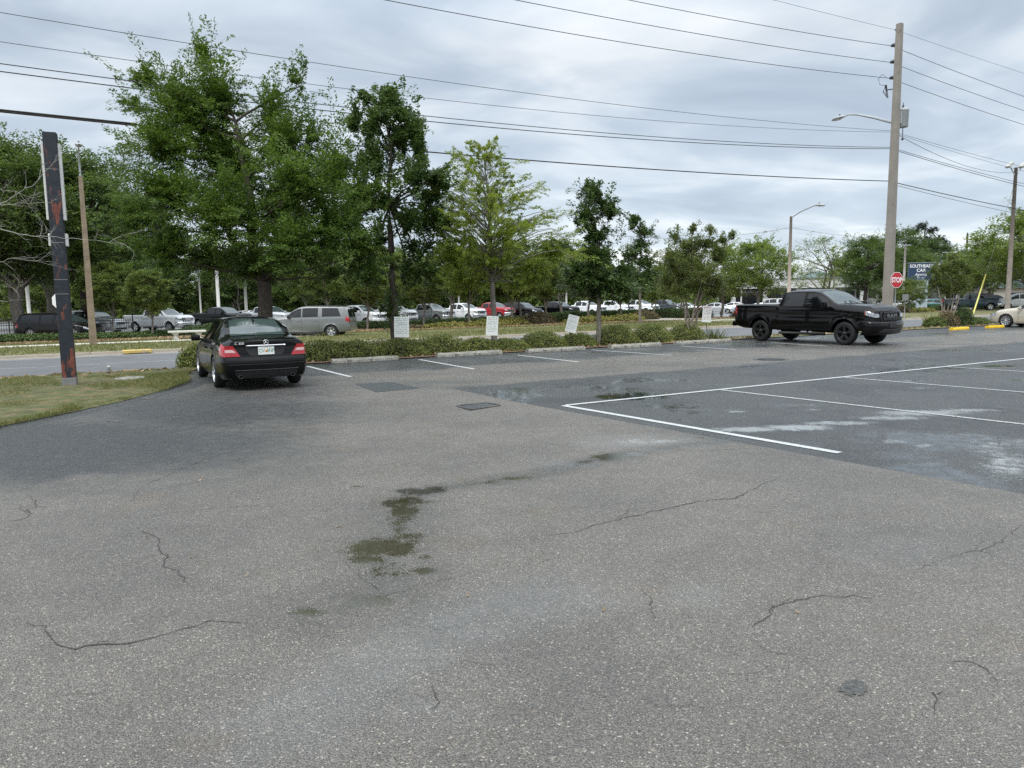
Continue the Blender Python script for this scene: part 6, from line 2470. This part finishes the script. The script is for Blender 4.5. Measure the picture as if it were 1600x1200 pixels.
# dark oak
B = along(616, 22.6)
D = B[1]
T = Tree(12)
topp = AT(608, 200, D) - B
fork = AT(612, 430, D) - B
T.limb(T.curve((0.02, 0, -.2), fork, 0, 5, .04), .17, .13, 9)
T.limb(T.curve(fork, topp, 0, 7, .12), .12, .03, 8)
LB = [(602, 170, 40, 34, .0, 40), (580, 192, 34, 30, -.3, 26), (632, 180, 22, 30, .2, 22), (625, 220, 42, 36, .3, 36), (585, 250, 36, 40, -.3, 34), (655, 235, 20, 30, .2, 20), (680, 275, 24, 18, .1, 18), (645, 275, 42, 36, -.4, 34), (668, 312, 34, 26, .3, 24), (600, 320, 40, 36, .4, 30), (640, 345, 40, 34, -.3, 28), (590, 375, 34, 30, .3, 22), (650, 385, 34, 28, .2, 20), (570, 425, 36, 30, -.3, 24), (640, 425, 26, 30, .4, 16), (612, 480, 20, 36, .0, 18), (688, 345, 24, 18, .2, 12), (690, 285, 26, 22, .3, 22), (672, 345, 34, 24, .2, 24), (556, 330, 24, 26, .1, 18), (552, 190, 24, 30, .1, 18), (652, 205, 24, 30, .1, 20), (560, 260, 26, 26, .2, 18), (665, 420, 36, 26, .3, 22), (568, 150, 18, 16, .1, 10), (612, 145, 14, 16, .1, 10)]
for (px, py, rx, ry, dy, tw) in LB:
    c, a, b = pxlobe(B, D, px, py, rx, ry, dy)
    hz = max(.6, min(.97, (c[2] - .4 - fork[2]) / (topp[2] - fork[2])))
    st = fork + (topp - fork) * max(0, hz - .12) if c[2] > fork[2] else fork
    T.lobe(st, c, (a, a * .9 + .15, b), int(tw * 1.5), 58, .056, .028, .20, .035, wood_twigs=.4, shell=.1, up=.2, flat=.3, rough=.42)
T.put('oak_tree', 'tall narrow dark green oak behind the leftmost notice board', 'tree', B, M_BARK, L_DARK)

# airy conical tree
B = along(772, 22.2)
D = B[1]
T = Tree(13)
topp = AT(757, 235, D) - B
fork = AT(769, 440, D) - B
T.limb(T.curve((0.0, 0, -.2), fork, 0, 5, .03), .11, .085, 9)
T.limb(T.curve(fork, topp, 0, 8, .08), .08, .012, 7)
rng = T.rng
for i in range(170):
    f = rng.uniform(0, 1) ** 1.0
    st = fork + (topp - fork) * f
    ang = rng.uniform(0, 6.283)
    ln = (2.75 * (1 - f) ** .8 + .35) * rng.uniform(.5, 1.1)
    d = np.array([math.cos(ang), math.sin(ang) * .9, rng.uniform(.15, .55) + .5 * f])
    E = st + d * ln
    q = T.curve(st, E, .22, 6, .05)
    q[-1][2] -= .12 * ln
    T.limb(q, .022 * (1.2 - f), .005, 4)
    k = 3 + int(7 * (1 - f))
    S_, E_ = [], []
    for j in range(k):
        tt = rng.uniform(.3, 1.0)
        a0 = q[0] + (q[-1] - q[0]) * tt + np.array([0, 0, .22 * ln * .5 * 4 * tt * (1 - tt)])
        e0_ = a0 + d * ln * rng.uniform(.12, .3) + rng.normal(0, .14, 3) * (1.1 - f * .5) + np.array([0, 0, -.02])
        S_.append(a0)
        E_.append(e0_)
        if rng.uniform() < .5:
            T.wood.tube([a0, e0_], [.006, .003], 3, caps=False)
    T.spray(np.array(S_), np.array(E_), int(64 - 36 * f), .040, .016, .12, .12, .6)
for (px, py, rx, ry, dy, tw) in [(770, 410, 75, 34, .2, 50), (705, 395, 46, 34, -.4, 34), (835, 415, 46, 30, .2, 30), (730, 440, 46, 20, .3, 24), (790, 365, 50, 36, -.4, 34), (868, 395, 36, 22, .2, 16), (815, 440, 46, 16, .4, 18), (690, 350, 30, 24, 0, 16)]:
    c, a, b = pxlobe(B, D, px, py, rx, ry, dy)
    T.lobe(fork, c, (a, a * .9, b), tw * 2, 70, .042, .018, .18, .03, wood_twigs=.5, shell=.1, droop=.12)
T.put('cedar_elm_tree', 'airy yellow green conical tree with drooping twigs right of the dark oak', 'tree', B, M_BARKG, L_AIRY)

# magnolia
B = along(936, 21.9)
D = B[1]
T = Tree(14)
topp = AT(930, 300, D) - B
fork = AT(936, 470, D) - B
T.limb(T.curve((0, 0, -.2), fork, 0, 5, .03), .10, .08, 9)
T.limb(T.curve(fork, topp, 0, 6, .1), .08, .02, 7)
LB = [(926, 300, 26, 22, 0, 30), (945, 320, 28, 22, .2, 30), (915, 335, 26, 24, -.2, 28), (952, 330, 22, 16, .1, 20), (930, 365, 34, 26, .1, 40), (940, 395, 36, 24, -.2, 40), (925, 420, 46, 22, .2, 44), (955, 440, 46, 20, -.2, 40), (900, 425, 28, 18, .1, 24), (930, 455, 50, 18, .3, 44), (905, 440, 34, 18, -.3, 30), (968, 450, 34, 16, .1, 28), (975, 425, 26, 18, .2, 20)]
for (px, py, rx, ry, dy, tw) in LB:
    c, a, b = pxlobe(B, D, px, py, rx, ry, dy)
    hz = (c[2] - .35 - fork[2]) / (topp[2] - fork[2])
    T.lobe(fork + (topp - fork) * max(0, min(.95, hz)), c, (a, a * .9, b), int(tw * 1.8), 46, .056, .027, .17, .026, wood_twigs=.3, shell=.05, flat=.2, rough=.36)
T.put('magnolia_tree', 'young narrow glossy dark green tree right of the tilted notice board', 'tree', B, M_BARKG, L_MAG)

# crape myrtle with many stems
B = along(1078, 21.9)
D = B[1]
T = Tree(15)
for i, (px, py, rx, ry, dy, tw) in enumerate([(1045, 405, 28, 24, -.3, 26), (1075, 385, 30, 20, .2, 28), (1105, 380, 28, 20, .3, 24), (1125, 400, 22, 20, -.2, 20), (1060, 430, 36, 22, .4, 32), (1100, 425, 36, 24, -.4, 34), (1120, 440, 24, 16, .2, 18), (1040, 440, 26, 18, .1, 20), (1085, 450, 36, 16, .1, 26), (1080, 410, 40, 24, .3, 36), (1062, 455, 34, 16, -.3, 26), (1112, 455, 30, 16, .2, 24), (1130, 375, 16, 12, 0, 8), (1055, 370, 18, 14, 0, 10), (1082, 357, 12, 10, 0, 7), (1112, 358, 14, 8, 0, 6), (1142, 368, 10, 8, 0, 5)]):
    c, a, b = pxlobe(B, D, px, py, rx, ry, dy)
    foot = np.array([(-1) ** i * .14 + (i % 3) * .04 - .04, .12 * ((i % 4) - 1.5), -.15])
    if i < 6:
        T.limb(T.curve(foot, foot + (c - foot) * .55 + np.array([0, 0, .25]), .02, 5, .05), .055, .032, 7)
    T.lobe(foot + (c - foot) * .5 + np.array([0, 0, .2]), c, (a, a, b), int(tw * 2.2), 46, .040, .020, .18, .022, wood_twigs=.6, shell=.1, up=.5, flat=.3, rough=.36)
T.put('crape_myrtle', 'crape myrtle with several tan stems behind the red lettered notice board', 'tree', B, M_BARKT, L_MYRT)

# bush at the right
B = along(1481, 22.3)
D = B[1]
T = Tree(16)
for i, (px, py, rx, ry, dy, tw) in enumerate([(1465, 440, 20, 18, 0, 22), (1490, 430, 24, 20, .3, 26), (1505, 445, 18, 18, -.2, 18), (1475, 418, 20, 14, .2, 16), (1500, 415, 16, 12, 0, 12), (1482, 455, 28, 16, .2, 24), (1460, 425, 12, 14, 0, 9), (1512, 425, 10, 12, 0, 7), (1488, 404, 12, 8, 0, 6)]):
    c, a, b = pxlobe(B, D, px, py, rx, ry, dy)
    foot = np.array([.1 * ((i % 3) - 1), .1 * ((i % 2) - .5), -.1])
    if i < 5:
        T.limb(T.curve(foot, foot + (c - foot) * .5, .02, 4, .05), .06, .035, 6)
    T.lobe(foot + (c - foot) * .45, c, (a, a, b), int(tw * 2.2), 40, .05, .024, .16, .03, wood_twigs=.5, shell=.1, up=.5, flat=.3)
T.put('crape_myrtle', 'bushy crape myrtle right of the stop sign with shrubs at its foot', 'tree', B, M_BARKT, L_MYRT)
for (dx, rx, h, lf, lb) in ((-.6, .75, .75, L_BROWN, 'brownish rounded shrub at the foot of the right crape myrtle'), (.9, .6, .95, L_HEDGE, 'green shrub right of the right crape myrtle stems'), (-1.7, .4, .5, L_MYRT, 'small tufted plant left of the brownish shrub'), (2.6, .9, .4, L_MYRT, 'low weeds beside the yellow wheel stop')):
    p = B + u3 * dx - n3 * .3
    mound('shrub', lb, 'shrub', (p[0], p[1], gzxy(p[0], p[1])), (rx, .6, h), 2600, .045, .022, lf, int(200 + dx * 10), A0, 'shrubs at the right end of the bed', irregular=.3)
# spikes left of it
p = B - u3 * 1.5
t = thing('spiky_plant', 'pale spiky plant left of the right crape myrtle', 'plant', (p[0], p[1], gzxy(p[0], p[1])))
P = np.zeros((110, 3))
P[:, :2] = rng.normal(0, .15, (110, 2))
V = blades(rng, P, .75, .02, .7)
link('leaves', mesh_np('leaves', V, np.arange(len(V)).reshape(-1, 4), [L_YELL]), t)

# bare branches reaching in from the left
bt = thing('bare_tree', 'bare pale tree reaching in from the left edge in front of the sign post', 'tree', AT(-260, 590, 13.5))
o0 = np.array(bt.location)
rng = np.random.default_rng(77)
mb = MB()


def px3(px, py, Y):
    return AT(px, py, Y) - o0


mb.tube([(0, 0, -.3), px3(-240, 430, 13.5), px3(-200, 300, 13.5), px3(-190, 180, 13.6)], [.10, .085, .06, .02], 8)


def twigs(p, d, ln, r, depth):
    q = [p]
    k = 5
    for i in range(k):
        d = d + rng.normal(0, .16, 3)
        d = d / np.linalg.norm(d)
        q.append(q[-1] + d * ln / k)
    mb.tube(q, [.72 * r * (1 - .75 * i / k) for i in range(k + 1)], 5 if depth < 2 else 4, caps=False)
    if depth < 3:
        for j in range(4 if depth == 0 else 3):
            i = rng.integers(1, k + 1)
            dd = d + rng.normal(0, .55, 3)
            twigs(q[i], dd / np.linalg.norm(dd), ln * rng.uniform(.3, .55), r * .45, depth + 1)


for (pts, r) in (([(-200, 330), (0, 318), (50, 290), (95, 245)], .020), ([(-230, 380), (0, 320), (78, 317)], .016), ([(-230, 400), (-20, 352), (40, 368), (100, 372), (187, 380)], .020), ([(-230, 430), (-20, 415), (20, 402), (65, 410)], .014), ([(-200, 300), (0, 295), (30, 300), (95, 388)], .010), ([(-230, 470), (0, 470), (28, 470), (30, 440)], .009), ([(-220, 300), (0, 320), (30, 320), (62, 300)], .010)):
    P = [px3(x, y, 13.2 + .2 * (i % 2)) for i, (x, y) in enumerate(pts)]
    q = []
    for a, b in zip(P[:-1], P[1:]):
        for t_ in np.linspace(0, 1, 6)[:-1]:
            q.append(a * (1 - t_) + b * t_ + rng.normal(0, .012, 3))
    q.append(P[-1])
    n_ = len(q)
    mb.tube(q, [.72 * r * (1 - .8 * i / n_) for i in range(n_)], 5, caps=False)
    for i in range(4, n_):
        if rng.uniform() < .5:
            d = q[i] - q[i - 1]
            d = d / max(1e-6, np.linalg.norm(d)) + rng.normal(0, .6, 3) * np.array([1, .5, 1])
            twigs(q[i], d / np.linalg.norm(d), rng.uniform(.2, .55), r * .42, 1)
mb.build('trunk', M_DEAD, bt)

# ------------------------------------------------------------------ trees across the street
def copy_tree(src, loc, rz, sc, label, leaf=None, group=None):
    c = src.copy()
    COL.objects.link(c)
    c.location = [float(q) for q in loc]
    c.rotation_euler = (0, 0, rz)
    c.scale = (sc, sc, sc)
    c['label'] = label
    if group:
        c['group'] = group
    for ch in src.children:
        d = ch.copy()
        COL.objects.link(d)
        d.parent = c
        if leaf is not None and d.name.startswith('crown'):
            d.material_slots[0].link = 'OBJECT'
            d.material_slots[0].material = leaf
    return c


def at_px(px, D):
    q = AT(px, 470, D)
    return (q[0], q[1], gzxy(q[0], q[1]) - .05)


GO = 'large oaks at the left'
T = generic_tree(21, 14.5, 6.2, 10.0, 4.2, .42, 24, 62, 34, .12, .055, .55, .03)
oak0 = T.put('oak_tree', 'large oak with a split trunk at the left edge behind the fence', 'tree', at_px(30, 53), M_BARKG, L_FAR, GO)
# torn pale limb of the split trunk
mb = MB()
mb.tube([(-.1, -.2, 1.6), (-.35, -.3, 3.0), (-.4, -.35, 5.2)], [.22, .18, .08], 7)
mb.tube([(.25, -.3, 1.4), (.2, -.35, 2.6), (-.15, -.4, 3.6)], [.10, .08, .03], 6)
mb.build('broken_limb', M_BARKG, oak0)
T = generic_tree(22, 14, 6.0, 10.0, 3.6, .40, 24, 62, 34, .12, .055, .55, .03)
oak1 = T.put('oak_tree', 'large oak right behind the wooden lamp post', 'tree', at_px(132, 56), M_BARK, L_FAR, GO)
copy_tree(oak0, at_px(-110, 50), 2.0, 1.0, 'large oak standing just outside the left edge')
copy_tree(oak1, at_px(205, 74), 1.3, 1.0, 'large oak behind the white heavy pickup, its crown left of the elm')
copy_tree(oak0, at_px(80, 76), 4.0, 1.12, 'tall oak farther back between the split trunk and the lamp post')
copy_tree(oak1, at_px(-20, 70), 3.3, 1.1, 'tall oak farther back at the left edge')

# thin young trees of the far bed
T = generic_tree(31, 5.5, 2.3, 3.6, 2.1, .085, 12, 60, 40, .075, .034, .32, .04, sparse=True)
y0 = T.put('young_tree', 'thin young tree just right of the pewter SUV', 'tree', along(572, 55), M_BARKG, L_OLIVE, 'young trees across the street')
T = generic_tree(32, 6, 2.5, 4.1, 2.2, .10, 13, 60, 40, .075, .034, .32, .05, multi=2, sparse=True)
y1 = T.put('young_tree', 'two stemmed young tree right of the airy tree trunk', 'tree', along(796, 53.5), M_BARKT, L_OLIVE, 'young trees across the street')
YT = [(y0, 660, 55, 1.0, 'thin young tree in front of the grey green pickup', None), (y0, 733, 54, 1.15, 'young tree in front of the white pickup left of the airy tree', L_FRESH), (y0, 815, 54, 1.2, 'young tree with a straight grey stem in front of the black SUV', L_OLIVE), (y1, 848, 54.5, 1.0, 'two stemmed young tree in front of the black pickup of the far row', None),
      (y0, 918, 55, 1.2, 'young tree just left of the magnolia', L_FRESH), (y1, 974, 56, .82, 'two stemmed young tree right of the magnolia', L_HEDGE), (y1, 1022, 56.5, .84, 'two stemmed young tree left of the crape myrtle', None), (y0, 235, 55, .8, 'thin young tree in front of the white heavy pickup', None), (y0, 172, 60, .95, 'pale stemmed young tree right of the wooden lamp post', None),
      (y1, 520, 62, 1.15, 'young tree whose crown hangs over the pewter SUV', None), (y0, 480, 75, 1.3, 'young tree behind the pewter SUV', None), (y1, 700, 62, 1.2, 'young tree behind the white pickup with a green crown', L_FRESH), (y1, 880, 62, 1.3, 'young tree with a green crown above the black pickup', L_HEDGE), (y0, 985, 62, .92, 'young tree with a dense green crown above the white pickups', L_HEDGE),
      (y1, 1060, 64, 1.2, 'young tree behind the crape myrtle', L_FRESH), (y1, 600, 68, 1.2, 'young tree behind the dark oak', L_OLIVE)]
for k, (src, px, n, sc, lb, lf) in enumerate(YT):
    copy_tree(src, along(px, n), k * 1.7, sc, lb, lf)
# dark slim tree seen right of the magnolia
B = along(1000, 44.5)
D = B[1]
T = Tree(34)
fork = AT(1000, 460, D) - B
T.limb(T.curve((0, 0, -.2), fork, 0, 4, .03), .12, .1, 8)
T.limb(T.curve(fork, AT(1001, 345, D) - B, 0, 5, .05), .09, .02, 6)
for (px, py, rx, ry, dy, tw) in [(990, 345, 14, 16, 0, 18), (1008, 360, 20, 18, .2, 26), (1000, 385, 26, 16, .1, 28), (985, 400, 26, 18, .2, 26), (1010, 410, 26, 18, .1, 26), (1000, 435, 34, 16, .2, 30), (978, 440, 40, 20, .4, 34), (1020, 440, 34, 18, .3, 30)]:
    c, a, b = pxlobe(B, D, px, py, rx, ry, dy)
    T.lobe(c - np.array([c[0] * .8, 0, .5]), c, (a, a, b), int(tw * 1.8), 40, .085, .045, .22, .03, wood_twigs=.4, shell=.15, flat=.2)
T.put('magnolia_tree', 'slim dark tree between the magnolia and the crape myrtle, across the street', 'tree', B, M_BARKG, L_MAG)

# right of the middle
T = generic_tree(41, 7.5, 4.3, 5.2, 2.3, .15, 14, 50, 34, .09, .05, .4, .05, sparse=True)
m0 = T.put('maple_tree', 'fresh green open maple behind the bed of the black pickup', 'tree', along(1183, 50), M_BARKG, L_FRESH)
T = generic_tree(42, 8.5, 3.9, 6.2, 2.4, .16, 14, 34, 9, .085, .05, .4, .08, multi=2, sparse=True)
m1 = T.put('sparse_tree', 'nearly leafless spring tree right of the tan street lamp', 'tree', along(1277, 52), M_BARK, L_FRESH)
RT = [(m0, 1128, 78, 1.0, 'maple behind the crape myrtle in front of the dealership', None), (oak1, 1352, 106, .78, 'dark oak left of the concrete utility pole', L_FAR), (oak0, 1395, 130, .95, 'oak behind the concrete utility pole', L_FAR), (oak0, 1452, 135, .86, 'oak below the tall pine', L_HEDGE), (oak1, 1415, 118, .72, 'oak left of the blue sign', L_FAR), (oak1, 1500, 120, .68, 'oak right of the blue sign', L_HEDGE),
      (m0, 1545, 92, 1.15, 'fresh green maple left of the floodlight pole', None), (m0, 1604, 84, 1.5, 'tall fresh green tree at the right edge', L_FRESH), (oak1, 1555, 125, .75, 'dark oak behind the floodlight pole', L_FAR), (m0, 1388, 92, .55, 'small round tree left of the utility pole foot', L_HEDGE), (m0, 1422, 80, .5, 'small tree in front of the blue sign pillar', L_OLIVE), (oak0, 1325, 145, .72, 'oak farther back above the black pickup windscreen', L_OLIVE), (oak0, 1640, 115, .9, 'oak just outside the right edge', L_FAR)]
for k, (src, px, D, sc, lb, lf) in enumerate(RT):
    copy_tree(src, at_px(px, D), k * 2.1 + .4, sc, lb, lf, 'trees at the right across the street')
# tall pine
B = np.array(at_px(1450, 140))
D = B[1]
T = Tree(45)
tp = AT(1446, 355, D) - B
T.limb(T.curve((0, 0, -.2), tp, 0, 7, .1), .28, .08, 8)
for (px, py, rx, ry, dy, tw) in [(1440, 352, 12, 7, 0, 26), (1428, 362, 12, 6, .5, 24), (1456, 360, 12, 6, -.5, 24), (1425, 375, 12, 5, .3, 20), (1448, 374, 16, 7, .3, 30), (1468, 374, 9, 8, 0, 22), (1460, 388, 12, 6, .4, 22), (1478, 380, 8, 6, 0, 14), (1442, 386, 14, 4, .3, 18), (1481, 395, 6, 5, 0, 10)]:
    c, a, b = pxlobe(B, D, px, py, rx, ry, dy)
    T.lobe(tp * .9 + (c * .1), c, (a, a, b), tw, 30, .20, .05, .35, .07, wood_twigs=.5, shell=.1, flat=.1)
T.put('pine_tree', 'tall dark pine with a flat crown above the blue sign', 'tree', B, M_BARK, L_PINE)

# the wood behind the far lot, tree by tree
T = generic_tree(51, 9, 4.6, 8.2, 1.6, .2, 16, 44, 24, .17, .10, .7, .04)
w0 = T.put('woodland_tree', 'olive green tree of the wood at the far left', 'tree', at_px(-30, 100), M_BARKG, L_OLIVE, 'trees of the wood behind the far lot')
T = generic_tree(52, 10, 4.2, 9.0, 1.2, .2, 16, 44, 24, .17, .10, .7, .06, multi=2)
w1 = T.put('woodland_tree', 'dark green tree of the wood left of the white heavy pickup', 'tree', at_px(180, 104), M_BARKG, L_FAR, 'trees of the wood behind the far lot')
rnd = random.Random(4)
WD = [(60, 98), (110, 116), (150, 96), (235, 98), (262, 118), (300, 100), (345, 112), (372, 98), (420, 108), (452, 100), (500, 112), (540, 100), (585, 112), (622, 104), (660, 118), (700, 110), (742, 122), (780, 114), (825, 126), (868, 120), (905, 130), (945, 124), (985, 134), (1028, 128), (1075, 138)]
near_of = ['far left edge', 'minivan', 'silver car by the fence', 'white heavy pickup', 'gap right of the white heavy pickup', 'tall white light pole', 'black pickup over the sedan', 'grey light pole by the elm', 'elm trunk', 'pewter SUV hood', 'pewter SUV roof', 'first white pickup', 'white post by the oak', 'dark oak', 'grey green pickup', 'white pickup beside the grey green one', 'airy tree', 'red pickup', 'black SUV', 'black pickup in the middle', 'tilted notice board', 'magnolia', 'slim dark tree', 'dark grey pickup', 'crape myrtle']
for k, ((px, D), nr) in enumerate(zip(WD, near_of)):
    lf = [L_OLIVE, L_FAR, L_OLIVE, L_HEDGE][k % 4]
    word = ['olive', 'dark green', 'pale olive', 'green'][k % 4]
    copy_tree((w0, w1)[k % 2], at_px(px, D), rnd.uniform(0, 6), rnd.uniform(.82, 1.0) * (1.0 if px < 650 else .92), '%s woodland tree behind the %s' % (word, nr), lf)


def understory():
    rng = np.random.default_rng(61)
    n = 42000
    px = rng.uniform(-150, 1120, n)
    D = rng.uniform(112, 135, n) + np.clip((px - 700) / 40, 0, 12)
    X = (px - 800) / F * D
    hh = 3.5 + 2.5 * fbm(px / 60, D / 20, 5, 3)
    Z = -.6 + hh * rng.uniform(0, 1, n) ** .8
    P = np.stack([X, D, Z], 1)
    V = leaf_quads(rng, P, rng.normal(0, 1, P.shape), rng.normal(0, .6, P.shape) + np.array([0, -.6, .7]), .42, .24)
    o = link('woodland_undergrowth', mesh_np('woodland_undergrowth', V, np.arange(len(V)).reshape(-1, 4), [L_OLIVE]))
    tag(o, 'dense olive undergrowth filling the wood behind the far lot', 'undergrowth', kind='stuff')


understory()
